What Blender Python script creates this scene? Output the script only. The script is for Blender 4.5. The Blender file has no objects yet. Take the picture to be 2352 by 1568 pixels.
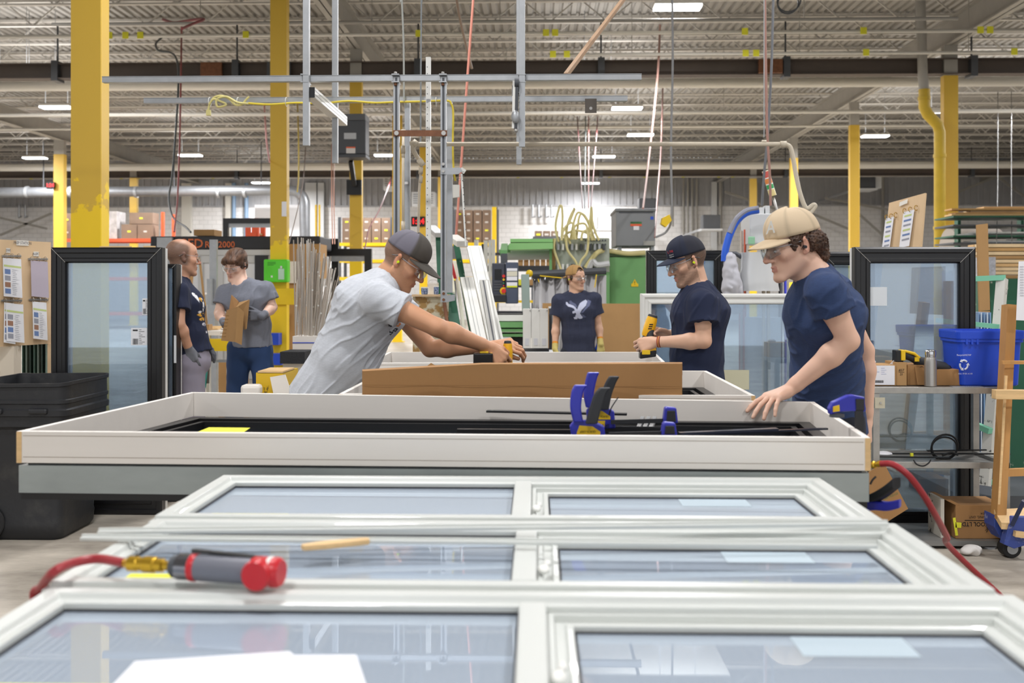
import bpy, bmesh, math, random
import numpy as np
from mathutils import Vector, Matrix

random.seed(7)
rng = np.random.RandomState(11)
SC = bpy.context.scene
COL = SC.collection
PI = math.pi

# ------------------------------------------------------------------ camera, world, light, exposure
F, CX, HY, CH = 2286.67, 1176.0, 665.0, 1.45      # focal length in pixels, image centre, horizon row, camera height
YAW = math.atan(56 / F)
cd = bpy.data.cameras.new('camera')
cam = bpy.data.objects.new('camera', cd); COL.objects.link(cam)
cd.sensor_fit = 'HORIZONTAL'; cd.sensor_width = 36; cd.lens = F * 36 / 2352
cd.shift_y = -(784 - HY) / 2352
cd.clip_start = 0.05; cd.clip_end = 200
cam.location = (0, 0, CH); cam.rotation_euler = (PI / 2, 0, YAW)
cd.dof.use_dof = True; cd.dof.focus_distance = 5.2; cd.dof.aperture_fstop = 3.4
SC.camera = cam

W = bpy.data.worlds.new('world'); SC.world = W; W.use_nodes = True
W.node_tree.nodes['Background'].inputs[0].default_value = (0.93, 0.96, 1.0, 1)
W.node_tree.nodes['Background'].inputs[1].default_value = 1.0
SC.view_settings.view_transform = 'Standard'; SC.view_settings.look = 'None'
SC.view_settings.exposure = 0.28; SC.view_settings.gamma = 1.0
SC.view_settings.use_curve_mapping = False
LAMP_W = 280.0
SC.cycles.max_bounces = 7; SC.cycles.diffuse_bounces = 3; SC.cycles.glossy_bounces = 3
SC.cycles.transparent_max_bounces = 12; SC.cycles.transmission_bounces = 4
SC.cycles.caustics_reflective = False; SC.cycles.caustics_refractive = False
SC.cycles.sample_clamp_indirect = 4.0
SC.cycles.use_denoising = True

def area_light(loc, sx, sy, power, rot=(0, 0, 0), color=(1, 0.99, 1.0)):
    l = bpy.data.lights.new('area_light', 'AREA'); l.shape = 'RECTANGLE'; l.size = sx; l.size_y = sy
    l.energy = power; l.color = color
    o = bpy.data.objects.new('area_light', l); COL.objects.link(o); o.location = loc; o.rotation_euler = rot
    return o
# one lamp under every light fixture of the hall, plus an unseen added fill lamp above it facing the deck (the fixtures themselves are built further down)
LAMPS = [(x, y) for y in (-2.5, 3.2, 8.2, 17.1, 22.3, 26.8, 31.6, 36.3, 45) for x in (-18.5, -11.2, -1.5, 4.6, 13.5)]
LIGHT_Z = 6.3

# ------------------------------------------------------------------ points measured in the photograph -> the place
RIGHT = Vector((math.cos(YAW), math.sin(YAW), 0)); FWD = Vector((-math.sin(YAW), math.cos(YAW), 0)); UP = Vector((0, 0, 1))
def PC(px, py, d):              # at depth d along the view
    return Vector((0, 0, CH)) + FWD * d + RIGHT * ((px - CX) * d / F) + UP * ((HY - py) * d / F)
def P(px, py, y):               # on the upright plane y metres into the hall
    r = FWD + RIGHT * ((px - CX) / F) + UP * ((HY - py) / F); return Vector((0, 0, CH)) + r * (y / r.y)
def PH(px, py, h):              # on the level h metres up
    return PC(px, py, (CH - h) * F / (py - HY))
def S(d):                       # metres per pixel at distance d
    return d / F

# ------------------------------------------------------------------ materials
MATS = {}
def srgb(c):
    if isinstance(c, str):
        c = tuple(int(c[i:i + 2], 16) / 255 for i in (0, 2, 4))
    return tuple((x / 12.92 if x <= .04045 else ((x + .055) / 1.055) ** 2.4) for x in c)
def mat(name, col, rough=.6, metal=0.0, var=0.0, vscale=3.0, bump=0.0, bscale=60.0, emit=0.0, spec=.5, stretch=(1, 1, 1), col2=None, thr=None, coat=0.0):
    if name in MATS: return MATS[name]
    m = bpy.data.materials.new(name); MATS[name] = m; m.use_nodes = True
    nt = m.node_tree; N = nt.nodes; L = nt.links; b = N['Principled BSDF']
    c = srgb(col); b.inputs['Base Color'].default_value = (*c, 1)
    b.inputs['Roughness'].default_value = rough; b.inputs['Metallic'].default_value = metal
    b.inputs['Specular IOR Level'].default_value = spec
    b.inputs['Coat Weight'].default_value = coat
    if emit:
        b.inputs['Emission Color'].default_value = (*c, 1); b.inputs['Emission Strength'].default_value = emit
    m.diffuse_color = (*c, 1)
    if var or col2 or bump:
        tc = N.new('ShaderNodeTexCoord'); mp = N.new('ShaderNodeMapping'); mp.inputs['Scale'].default_value = stretch
        L.new(tc.outputs['Object'], mp.inputs['Vector'])
    if var or col2:
        n = N.new('ShaderNodeTexNoise'); n.inputs['Scale'].default_value = vscale; n.inputs['Detail'].default_value = 5; n.inputs['Roughness'].default_value = .6
        L.new(mp.outputs[0], n.inputs['Vector'])
        r = N.new('ShaderNodeValToRGB'); L.new(n.outputs['Fac'], r.inputs[0]); L.new(r.outputs[0], b.inputs['Base Color'])
        e = r.color_ramp.elements
        if col2:
            c2 = srgb(col2); t = thr or (.45, .6)
            e[0].position, e[1].position = t; e[0].color = (*c, 1); e[1].color = (*c2, 1)
        else:
            e[0].position, e[1].position = .3, .7
            e[0].color = (*[x * (1 - var) for x in c], 1); e[1].color = (*[min(1, x * (1 + var)) for x in c], 1)
    if bump:
        n2 = N.new('ShaderNodeTexNoise'); n2.inputs['Scale'].default_value = bscale; n2.inputs['Detail'].default_value = 3
        L.new(mp.outputs[0], n2.inputs['Vector'])
        bp = N.new('ShaderNodeBump'); bp.inputs['Strength'].default_value = bump; bp.inputs['Distance'].default_value = .01
        L.new(n2.outputs['Fac'], bp.inputs['Height']); L.new(bp.outputs[0], b.inputs['Normal'])
    return m
def glass(name, tint=(.62, .74, .80), ior=1.55, haze=.06, hazecol=(.55, .65, .8)):
    if name in MATS: return MATS[name]
    m = bpy.data.materials.new(name); MATS[name] = m; m.use_nodes = True
    nt = m.node_tree; N = nt.nodes; L = nt.links; N.clear()
    out = N.new('ShaderNodeOutputMaterial'); tr = N.new('ShaderNodeBsdfTransparent'); tr.inputs[0].default_value = (*tint, 1)
    gl = N.new('ShaderNodeBsdfGlossy'); gl.inputs['Roughness'].default_value = .015; gl.inputs['Color'].default_value = (.85, .92, 1, 1)
    df = N.new('ShaderNodeBsdfDiffuse'); df.inputs[0].default_value = (*hazecol, 1)
    lw = N.new('ShaderNodeLayerWeight'); lw.inputs[0].default_value = .5
    pw = N.new('ShaderNodeMath'); pw.operation = 'POWER'; pw.inputs[1].default_value = 3.5; L.new(lw.outputs['Facing'], pw.inputs[0])
    fr = N.new('ShaderNodeMath'); fr.operation = 'MULTIPLY_ADD'; r0 = ((ior - 1) / (ior + 1)) ** 2; fr.inputs[1].default_value = .75; fr.inputs[2].default_value = r0 * 1.6; L.new(pw.outputs[0], fr.inputs[0])
    m1 = N.new('ShaderNodeMixShader'); m1.inputs[0].default_value = haze
    L.new(tr.outputs[0], m1.inputs[1]); L.new(df.outputs[0], m1.inputs[2])
    m2 = N.new('ShaderNodeMixShader'); L.new(fr.outputs[0], m2.inputs[0]); L.new(m1.outputs[0], m2.inputs[1]); L.new(gl.outputs[0], m2.inputs[2])
    L.new(m2.outputs[0], out.inputs[0])
    return m
def vcol_mat(name, rough=.55, bump=0., bscale=200, sss=0.0, metal=0.0, bdist=.002):
    if name in MATS: return MATS[name]
    m = bpy.data.materials.new(name); MATS[name] = m; m.use_nodes = True
    nt = m.node_tree; N = nt.nodes; L = nt.links; b = N['Principled BSDF']
    a = N.new('ShaderNodeAttribute'); a.attribute_name = 'Col'
    L.new(a.outputs['Color'], b.inputs['Base Color']); b.inputs['Roughness'].default_value = rough; b.inputs['Metallic'].default_value = metal
    if sss:
        b.inputs['Subsurface Weight'].default_value = sss; b.inputs['Subsurface Radius'].default_value = (1, .35, .2); b.inputs['Subsurface Scale'].default_value = .006
    if bump:
        tc = N.new('ShaderNodeTexCoord'); n2 = N.new('ShaderNodeTexNoise'); n2.inputs['Scale'].default_value = bscale; n2.inputs['Detail'].default_value = 3
        L.new(tc.outputs['Object'], n2.inputs['Vector'])
        bp = N.new('ShaderNodeBump'); bp.inputs['Strength'].default_value = bump; bp.inputs['Distance'].default_value = bdist
        L.new(n2.outputs['Fac'], bp.inputs['Height']); L.new(bp.outputs[0], b.inputs['Normal'])
    return m

# ------------------------------------------------------------------ object helpers
def wl(o):
    v = Vector((0, 0, 0))
    while o is not None: v += o.location; o = o.parent
    return v
def put(name, me, m, parent=None):
    o = bpy.data.objects.new(name, me); COL.objects.link(o)
    if m is not None:
        for mm in (m if isinstance(m, (list, tuple)) else [m]): me.materials.append(mm)
    if parent is not None:
        off = wl(parent); me.transform(Matrix.Translation(-off)); o.parent = parent
    return o
def tag(o, label, cat, group=None, kind=None):
    o['label'] = label; o['category'] = cat
    if group: o['group'] = group
    if kind: o['kind'] = kind
    return o
def thing(name, label, cat, loc=(0, 0, 0), group=None):
    o = bpy.data.objects.new(name, None); COL.objects.link(o); o.location = loc; o.empty_display_size = .1
    return tag(o, label, cat, group)
def lab(o, s): o['label'] = s; return o
def struct(name, mb, m):
    o = mb.build(name, m); o['kind'] = 'structure'; return o
def copy_tree(o, parent=None):
    c = o.copy(); COL.objects.link(c); c.parent = parent
    for ch in o.children: copy_tree(ch, c)
    return c
def dup(o, loc, label=None, rotz=None):
    c = copy_tree(o); c.location = loc
    if rotz is not None: c.rotation_euler = (0, 0, rotz)
    if label: c['label'] = label
    return c
def frame_of(d, ref=None):
    d = Vector(d).normalized(); ref = Vector(ref) if ref is not None else Vector((0, 0, 1))
    if abs(d.dot(ref.normalized())) > .98: ref = Vector((1, 0, 0)) if abs(d.x) < .9 else Vector((0, 1, 0))
    s = d.cross(ref).normalized(); u = s.cross(d).normalized()
    return s, d, u

class MB:
    def __init__(s): s.v = []; s.f = []; s.mi = []; s.cur = 0; s.sm = []
    def add(s, vs, fs, smooth=False):
        b = len(s.v); s.v += [tuple(x) for x in vs]
        for f in fs: s.f.append([b + i for i in f]); s.mi.append(s.cur); s.sm.append(smooth)
        return s
    def mat(s, i): s.cur = i; return s
    def box(s, a, b):
        x0, x1 = sorted((a[0], b[0])); y0, y1 = sorted((a[1], b[1])); z0, z1 = sorted((a[2], b[2]))
        vs = [(x, y, z) for x in (x0, x1) for y in (y0, y1) for z in (z0, z1)]
        return s.add(vs, [(0, 1, 3, 2), (4, 6, 7, 5), (0, 4, 5, 1), (2, 3, 7, 6), (0, 2, 6, 4), (1, 5, 7, 3)])
    def cbox(s, c, sz): return s.box([c[i] - sz[i] / 2 for i in range(3)], [c[i] + sz[i] / 2 for i in range(3)])
    def obox(s, c, ax, ay, az):        # centre and three half-extent vectors
        c, ax, ay, az = map(Vector, (c, ax, ay, az))
        vs = [c + i * ax + j * ay + k * az for i in (-1, 1) for j in (-1, 1) for k in (-1, 1)]
        return s.add(vs, [(0, 1, 3, 2), (4, 6, 7, 5), (0, 4, 5, 1), (2, 3, 7, 6), (0, 2, 6, 4), (1, 5, 7, 3)])
    def beam(s, a, b, w, h, ref=None):
        a, b = Vector(a), Vector(b); sd, d, u = frame_of(b - a, ref)
        return s.obox((a + b) / 2, sd * w / 2, (b - a) / 2, u * h / 2)
    def cyl(s, a, b, r, r2=None, n=14, caps=True):
        a, b = Vector(a), Vector(b); r2 = r if r2 is None else r2; sd, d, u = frame_of(b - a)
        vs = []
        for p, rr in ((a, r), (b, r2)):
            for i in range(n):
                t = 2 * PI * i / n; vs.append(p + sd * math.cos(t) * rr + u * math.sin(t) * rr)
        s.add(vs, [(i, (i + 1) % n, n + (i + 1) % n, n + i) for i in range(n)], True)
        if caps: s.add(vs, [tuple(range(n))[::-1], tuple(range(n, 2 * n))])
        return s
    def tube(s, pts, r, n=8, caps=True):
        pts = [Vector(p) for p in pts]; vs = []; m = len(pts)
        sd = None
        for k, p in enumerate(pts):
            d = (pts[min(k + 1, m - 1)] - pts[max(k - 1, 0)])
            if d.length < 1e-9: d = Vector((0, 0, 1))
            d.normalize()
            if sd is None: sd, _, u = frame_of(d)
            else:
                sd = (sd - d * sd.dot(d)).normalized(); u = sd.cross(d)
            rr = r[k] if isinstance(r, (list, tuple)) else r
            for i in range(n):
                t = 2 * PI * i / n; vs.append(p + sd * math.cos(t) * rr + u * math.sin(t) * rr)
        fs = [(k * n + i, k * n + (i + 1) % n, (k + 1) * n + (i + 1) % n, (k + 1) * n + i) for k in range(m - 1) for i in range(n)]
        s.add(vs, fs, True)
        if caps: s.add(vs, [tuple(range(n)), tuple(range((m - 1) * n, m * n))])
        return s
    def lathe(s, prof, c, ax=(0, 0, 1), n=24):     # prof: (radius, height)
        c = Vector(c); sd, d, u = frame_of(ax); m = len(prof); vs = []
        for r, h in prof:
            for i in range(n):
                t = 2 * PI * i / n; vs.append(c + d * h + sd * math.cos(t) * r + u * math.sin(t) * r)
        fs = [(k * n + i, k * n + (i + 1) % n, (k + 1) * n + (i + 1) % n, (k + 1) * n + i) for k in range(m - 1) for i in range(n)]
        s.add(vs, fs, True); return s.add(vs, [tuple(range(n)), tuple(range((m - 1) * n, m * n))])
    def ball(s, c, r, n=12, m=8):
        c = Vector(c); r = Vector(r) if hasattr(r, '__len__') else Vector((r, r, r)); vs = []; 
        for j in range(m + 1):
            ph = PI * j / m
            for i in range(n):
                t = 2 * PI * i / n; vs.append((c.x + r.x * math.sin(ph) * math.cos(t), c.y + r.y * math.sin(ph) * math.sin(t), c.z + r.z * math.cos(ph)))
        return s.add(vs, [(j * n + i, j * n + (i + 1) % n, (j + 1) * n + (i + 1) % n, (j + 1) * n + i) for j in range(m) for i in range(n)], True)
    def prism(s, poly, th):             # poly: 3-D points of a planar outline, th: thickness vector
        poly = [Vector(p) for p in poly]; th = Vector(th); n = len(poly)
        return s.add(poly + [p + th for p in poly], [tuple(range(n))[::-1], tuple(range(n, 2 * n))] + [(i, (i + 1) % n, n + (i + 1) % n, n + i) for i in range(n)])
    def ring(s, c, n_ax, R, r, n=20, k=6, a0=0, a1=2 * PI, ref=None):
        sd, d, u = frame_of(n_ax, ref); c = Vector(c)
        return s.tube([c + sd * R * math.cos(a0 + (a1 - a0) * i / n) + u * R * math.sin(a0 + (a1 - a0) * i / n) for i in range(n + 1)], r, k)
    def build(s, name, m=None, parent=None, bevel=0, seg=2):
        me = bpy.data.meshes.new(name); me.from_pydata(s.v, [], s.f); 
        me.polygons.foreach_set('material_index', s.mi); me.polygons.foreach_set('use_smooth', s.sm)
        me.validate(); me.update()
        bm = bmesh.new(); bm.from_mesh(me); bmesh.ops.remove_doubles(bm, verts=bm.verts, dist=1e-6); bmesh.ops.recalc_face_normals(bm, faces=bm.faces)
        for e in bm.edges:
            if len(e.link_faces) == 2 and e.calc_face_angle(0) > .6: e.smooth = False
        bm.to_mesh(me); bm.free()
        o = put(name, me, m, parent)
        if bevel:
            b = o.modifiers.new('bevel', 'BEVEL'); b.width = bevel; b.segments = seg; b.limit_method = 'ANGLE'
        return o
def spl(pts, n=8):                      # Catmull-Rom through points
    pts = [Vector(p) for p in pts]; q = [2 * pts[0] - pts[1]] + pts + [2 * pts[-1] - pts[-2]]; out = []
    for i in range(1, len(q) - 2):
        for k in range(n):
            t = k / n; out.append(.5 * ((2 * q[i]) + (q[i + 1] - q[i - 1]) * t + (2 * q[i - 1] - 5 * q[i] + 4 * q[i + 1] - q[i + 2]) * t * t + (3 * q[i] - q[i - 1] - 3 * q[i + 1] + q[i + 2]) * t ** 3))
    return out + [pts[-1]]
def text(name, s, c, right, up, h, m, parent, depth=.0008, align='CENTER', ext=0, shear=0, squash=1.0):
    cu = bpy.data.curves.new(name, 'FONT'); cu.body = s; cu.size = 1; cu.align_x = align; cu.align_y = 'CENTER'; cu.extrude = 0; cu.shear = shear; cu.offset = ext
    cu.resolution_u = 2
    o = bpy.data.objects.new(name, cu); COL.objects.link(o); dg = bpy.context.evaluated_depsgraph_get()
    me = bpy.data.meshes.new_from_object(o.evaluated_get(dg)); bpy.data.objects.remove(o); bpy.data.curves.remove(cu)
    right = Vector(right).normalized(); up = Vector(up).normalized(); nrm = right.cross(up)
    k = h / .7
    M = Matrix((( *(right * k * squash), 0), (*(up * k), 0), (*nrm, 0), (*(Vector(c) + nrm * depth), 1))).transposed()
    me.transform(M); me.name = name
    return put(name, me, m, parent)
# ------------------------------------------------------------------ common materials
def yellow_paint():               # columns repainted bright at the bottom, dull old coat above, ragged edge between
    m = bpy.data.materials.new('yellow_column_paint'); m.use_nodes = True; nt = m.node_tree; N = nt.nodes; L = nt.links; b = N['Principled BSDF']; b.inputs['Roughness'].default_value = .45
    tc = N.new('ShaderNodeTexCoord'); sp = N.new('ShaderNodeSeparateXYZ'); L.new(tc.outputs['Object'], sp.inputs[0])
    n = N.new('ShaderNodeTexNoise'); n.inputs['Scale'].default_value = 7; n.inputs['Detail'].default_value = 5; L.new(tc.outputs['Object'], n.inputs[0])
    a = N.new('ShaderNodeMath'); a.operation = 'MULTIPLY_ADD'; a.inputs[1].default_value = 1.3; L.new(n.outputs['Fac'], a.inputs[0]); L.new(sp.outputs['Z'], a.inputs[2])
    r = N.new('ShaderNodeValToRGB'); mr = N.new('ShaderNodeMath'); mr.operation = 'MULTIPLY'; mr.inputs[1].default_value = .2; L.new(a.outputs[0], mr.inputs[0]); L.new(mr.outputs[0], r.inputs[0])
    e = r.color_ramp.elements; e[0].position = .575; e[0].color = (*srgb('F2CC18'), 1); e[1].position = .585; e[1].color = (*srgb('D2AC3A'), 1); L.new(r.outputs[0], b.inputs['Base Color']); return m
M_yel = yellow_paint()
M_yel2 = mat('yellow_paint', 'EDC713', .45, var=.06)
M_beam = mat('brown_beam_paint', '5A5049', .6, var=.18, vscale=1.3, stretch=(.4, 1, 1))
M_deck = mat('roof_deck_white', '94918B', .8, var=.06, vscale=.4)
M_joist = mat('joist_grey_white', 'C0BCB4', .7, var=.08, vscale=.6)
M_gird = mat('girder_grey', 'A29F98', .7, var=.06)
M_pipe = mat('white_pipe', 'D8D5CC', .5)
M_galv = mat('galvanised_steel', 'A9ACAF', .42, .55, var=.08, vscale=12)
M_steel = mat('brushed_steel', 'B4B2AE', .35, .8, var=.05, vscale=5)
M_white = mat('white_vinyl', 'E6E6E1', .35, var=.01)
M_blk = mat('black_vinyl', '141416', .32)
M_rub = mat('black_rubber', '1B1B1D', .6)
M_dgrey = mat('dark_grey_paint', '4A4D52', .5)
M_grey = mat('grey_enclosure_paint', '84878A', .5, var=.03)
M_card = mat('cardboard', 'A67C4E', .85, var=.025, vscale=5, bump=.05, bscale=40)
M_card2 = mat('kraft_cardboard', 'B58E5E', .85, var=.06, vscale=3)
M_wood = mat('bare_pine', 'E3BF8A', .6, var=.12, vscale=5, stretch=(1, 9, 9))
M_pwood = mat('primed_wood', 'EEE8E0', .55, var=.025, vscale=4, stretch=(.2, 3, 3))
M_brass = mat('brass', 'C9A33C', .3, .9)
M_rhose = mat('red_air_hose', '9E2830', .4)
M_paper = mat('white_paper', 'EDEDF2', .7)
M_blue = mat('blue_plastic', '1747C4', .4)
M_red = mat('red_plastic', 'C4262A', .4)
M_ink = mat('black_ink', '17171A', .7)
M_green = mat('machine_green', '6FA567', .5, var=.06, vscale=3)
M_orange = mat('orange_rack_paint', 'D5522A', .5)
M_rust = mat('rusty_steel', '7A5138', .6, .3, var=.2, vscale=20)
M_conc = mat('concrete', '9A9184', .75, var=.12, vscale=.9, bump=.15, bscale=14)
M_led = mat('led_white', 'F4F8FF', .5, emit=6.0)
M_ledred = mat('clock_led_red', 'FF1A1E', .5, emit=2.5)
M_ylabel = mat('yellow_label', 'EDEA3A', .6)
M_dkgreen = mat('dark_green_paint', '1E5A41', .5, col2='B9BFAF', thr=(.64, .68), vscale=6)

# floor with dusty stains and trowel marks
def floor_mat():
    m = bpy.data.materials.new('worn_concrete_floor'); m.use_nodes = True; nt = m.node_tree; N = nt.nodes; L = nt.links; b = N['Principled BSDF']
    tc = N.new('ShaderNodeTexCoord'); mp = N.new('ShaderNodeMapping'); mp.inputs['Scale'].default_value = (.7, 1.6, 1); L.new(tc.outputs['Object'], mp.inputs[0])
    n = N.new('ShaderNodeTexNoise'); n.inputs['Scale'].default_value = 1.6; n.inputs['Detail'].default_value = 9; n.inputs['Roughness'].default_value = .65; L.new(mp.outputs[0], n.inputs[0])
    r = N.new('ShaderNodeValToRGB'); e = r.color_ramp.elements; e[0].position = .33; e[0].color = (*srgb('857D72'), 1); e[1].position = .66; e[1].color = (*srgb('C4BBAD'), 1)
    L.new(n.outputs['Fac'], r.inputs[0]); L.new(r.outputs[0], b.inputs['Base Color']); b.inputs['Roughness'].default_value = .55
    return m
HX, HY0, HY1 = 27.0, -12.0, 48.0
ROOF = 7.75
struct('floor', MB().box((-HX, HY0, -.2), (HX, HY1, 0)), floor_mat())

# back wall: white block below, ribbed grey metal above
def block_mat():
    m = bpy.data.materials.new('painted_block_wall'); m.use_nodes = True; nt = m.node_tree; N = nt.nodes; L = nt.links; b = N['Principled BSDF']
    tc = N.new('ShaderNodeTexCoord'); mp = N.new('ShaderNodeMapping'); mp.inputs['Rotation'].default_value = (PI / 2, 0, 0); L.new(tc.outputs['Object'], mp.inputs[0])
    br = N.new('ShaderNodeTexBrick'); br.inputs['Scale'].default_value = 1; br.inputs['Brick Width'].default_value = .42; br.inputs['Row Height'].default_value = .21; br.inputs['Mortar Size'].default_value = .012
    br.inputs['Color1'].default_value = (*srgb('EBEAE9'), 1); br.inputs['Color2'].default_value = (*srgb('E4E3E2'), 1); br.inputs['Mortar'].default_value = (*srgb('CFCECC'), 1)
    L.new(mp.outputs[0], br.inputs[0]); L.new(br.outputs[0], b.inputs['Base Color']); b.inputs['Roughness'].default_value = .7
    return m
M_block = block_mat(); M_clad = mat('grey_wall_cladding', 'ADAEB1', .6, var=.05)
mb = MB().mat(0).box((-HX, HY1, 0), (HX, HY1 + .3, 5.5)).mat(1)
mb.box((-HX, HY1 + .02, 5.5), (HX, HY1 + .3, ROOF))
for i in range(int(2 * HX / .3)): mb.box((-HX + i * .3, HY1 - .03, 5.5), (-HX + i * .3 + .12, HY1 + .03, ROOF))
mb.box((-HX, HY1 - .06, 5.45), (HX, HY1 + .02, 5.53))
struct('wall_back', mb, [M_block, M_clad])
for nm, x0, x1 in (('wall_left', -HX - .3, -HX), ('wall_right', HX, HX + .3)):
    mb = MB().mat(0).box((x0, HY0, 0), (x1, HY1, 4.2)).mat(1).box((x0, HY0, 4.2), (x1, HY1, ROOF)); struct(nm, mb, [M_block, M_clad])
struct('wall_front', MB().box((-HX, HY0 - .3, 5.6), (HX, HY0, ROOF)).box((-HX, HY0 - .3, 0), (-16, HY0, 5.6)).box((16, HY0 - .3, 0), (HX, HY0, 5.6)), M_block)  # wide unseen opening behind the camera, left to let world fill light in

# roof deck with ribs that run away from the camera
mb = MB(); w = .2
xs = [-HX + i * w for i in range(int(2 * HX / w) + 1)]
vs = []; fs = []
for x in xs:
    for dx, dz in ((0, 0), (.10, 0), (.125, .05), (.175, .05)):
        vs += [(x + dx, HY0, ROOF + dz), (x + dx, HY1, ROOF + dz)]
for i in range(len(vs) // 2 - 1): fs.append((2 * i, 2 * i + 1, 2 * i + 3, 2 * i + 2))
mb.add(vs, fs); mb.box((-HX, HY0, ROOF + .12), (HX, HY1, ROOF + .3)); struct('ceiling', mb, M_deck)

# bar joists across the hall: top chord, bottom chord and zigzag web
def joist():
    mb = MB(); z0, z1 = 7.13, 7.7
    mb.box((-HX, -.05, z1 - .05), (HX, .05, z1)); mb.box((-HX, -.05, z0), (HX, .05, z0 + .035))
    x = -HX; k = 0
    while x < HX - .1:
        a = (x, 0, z0 + .02 if k % 2 == 0 else z1 - .03); b = (x + .62, 0, z1 - .03 if k % 2 == 0 else z0 + .02)
        mb.beam(a, b, .028, .028); x += .62; k += 1
    return mb
ys = [2.3 + 1.58 * i for i in range(29)]
j0 = joist().build('ceiling_joist', M_joist)
tag(j0, 'white painted open web steel joist spanning across the hall under the roof', 'joist', 'roof joists')
j0.location = (0, ys[0], 0)
for y in ys[1:]:
    c = j0.copy(); COL.objects.link(c); c.location = (0, y, 0)

# girders over the column rows, deep I sections running away from the camera
COLX = [-16.4, -3.85, 8.7, 21.2]
glab = ['grey roof girder running back over the far left row of yellow columns', 'grey roof girder running back over the nearest row of yellow columns',
        'grey roof girder running back over the right hand row of yellow columns', 'grey roof girder running back at the far right edge of the hall']
for x, gl in zip(COLX, glab):
    mb = MB(); mb.box((x - .12, HY0 + .1, 6.58), (x + .12, HY1 - .1, 6.61)); mb.box((x - .012, HY0 + .1, 6.58), (x + .012, HY1 - .1, 7.1)); mb.box((x - .12, HY0 + .1, 7.1), (x + .12, HY1 - .1, 7.13))
    tag(mb.build('roof_girder', M_gird), gl, 'girder')

# yellow I-section columns
def column(x, y, top, label, w=.26, base=True, label_plate=False):
    t = thing('steel_column', label, 'column', (x, y, 0), 'yellow steel columns')
    d = w * .62
    MB().box((x - w / 2, y - d / 2, 0), (x + w / 2, y + d / 2, top)).build('column_shaft', M_yel, t, bevel=.006)
    MB().box((x - w / 2 - .06, y - d / 2 - .06, 0), (x + w / 2 + .06, y + d / 2 + .06, .025)).build('base_plate', M_yel2, t)
    if top < 6.57:
        lab(MB().box((x - w / 2 + .01, y - d / 2 + .01, top), (x + w / 2 - .01, y + d / 2 - .01, 6.58)).build('cap_stub', M_gird, t), 'grey unpainted column head')
    return t
G = .02
c1 = column(-3.85, 8.5, 6.57, 'nearest and widest yellow column, left of the frame, with peeling paint', .265)
c2 = column(-3.85, 14.85, 6.57, 'yellow column with the bright green first aid box hung on it', .25)
column(-3.85, 21.2, 5.95, 'yellow column behind the dark grey electrical box, carrying the brown beam')
column(-3.85, 27.5, 6.3, 'yellow column seen behind the left post of the hanging steel frame')
column(-3.85, 33.9, 6.3, 'yellow column behind the red clock')
column(-3.85, 40.2, 6.0, 'farthest yellow column of the nearest row, by the brown cartons')
column(-16.4, 33.9, 6.1, 'yellow column at the far left beside the small red display', .36)
column(-16.4, 40.2, 6.0, 'thin yellow column between the two stacks of cartons at left', .3)
column(8.7, 21.2, 5.95, 'thick yellow column at right with a pipe running down its side', .3)
column(8.7, 27.5, 5.95, 'yellow column behind the cap of the young man at right')
column(8.7, 33.9, 5.9, 'yellow column behind the drooping beige hose')
column(8.7, 40.2, 5.9, 'farthest yellow column of the right hand row', .27)
# pipe down the thick right column
cp = P(2143, 300, 21.0)
t = thing('drain_pipe', 'yellow painted drain pipe with an elbow clamped to the thick right column', 'pipe', (cp.x, cp.y, 0))
M_ypipe = mat('yellow_pipe_paint', 'C3A426', .5, var=.1, vscale=4)
MB().tube([(8.40, 20.95, 0.0), (8.40, 20.95, 4.72), (8.36, 20.95, 4.88), (8.15, 20.95, 5.1), (8.08, 20.95, 5.25), (8.08, 20.95, 5.62)], .115, 12).build('pipe_body', M_ypipe, t)
for z, xx in ((1.2, 8.4), (2.7, 8.4), (4.2, 8.4), (5.4, 8.08)): MB().cyl((xx, 20.95, z), (xx, 20.95, z + .07), .13, n=12).build('clamp', M_ypipe, t)
lab(MB().tube([(8.08, 20.95, 5.6), (8.05, 20.95, 5.9), (8.0, 20.95, 7.5)], .1, 12).build('upper_pipe', M_gird, t), 'grey upper length of pipe')

# brown beams across the hall
def xbeam(y, z0, z1, name, label, m=M_beam):
    mb = MB(); mb.box((-HX, y - .14, z0), (HX, y + .14, z0 + .02)); mb.box((-HX, y - .01, z0), (HX, y + .01, z1)); mb.box((-HX, y - .14, z1 - .02), (HX, y + .14, z1)); 
    t = thing(name, label, 'beam', (0, y, z0)); mb.build('beam_body', m, t)
    for px in range(120, 2300, 420):
        x = (px - 1232) / F * y
        MB().box((x - .07, y - .16, z0 - .05), (x + .07, y + .16, z1 + .05)).build('clamp', M_dgrey, t)
        MB().cyl((x, y, z1), (x, y, 7.13), .02, n=6).build('hanger_rod', M_dgrey, t)
    return t
xbeam(21.2, 5.97, 6.3, 'crane_beam', 'nearer dark brown steel beam running across the whole hall')
xbeam(40.2, 6.0, 6.32, 'crane_beam', 'farther dark brown steel beam across the hall in front of the back wall')
# patches on the nearer beam
for px, w_ in ((485, .45), (640, .5), (1770, .5)):
    p = P(px, 148, 21.0); tag(MB().box((p.x - w_ / 2, 20.98, 5.99), (p.x + w_ / 2, 21.05, 6.28)).build('splice_plate', M_rust if px != 640 else M_dgrey), {485: 'riveted splice plate on the nearer brown beam, left of the second yellow column', 640: 'dark bracket plate on the nearer brown beam at the second yellow column', 1770: 'brown splice plate on the beam behind the hanging red and grey hoses'}[px], 'plate')

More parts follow.
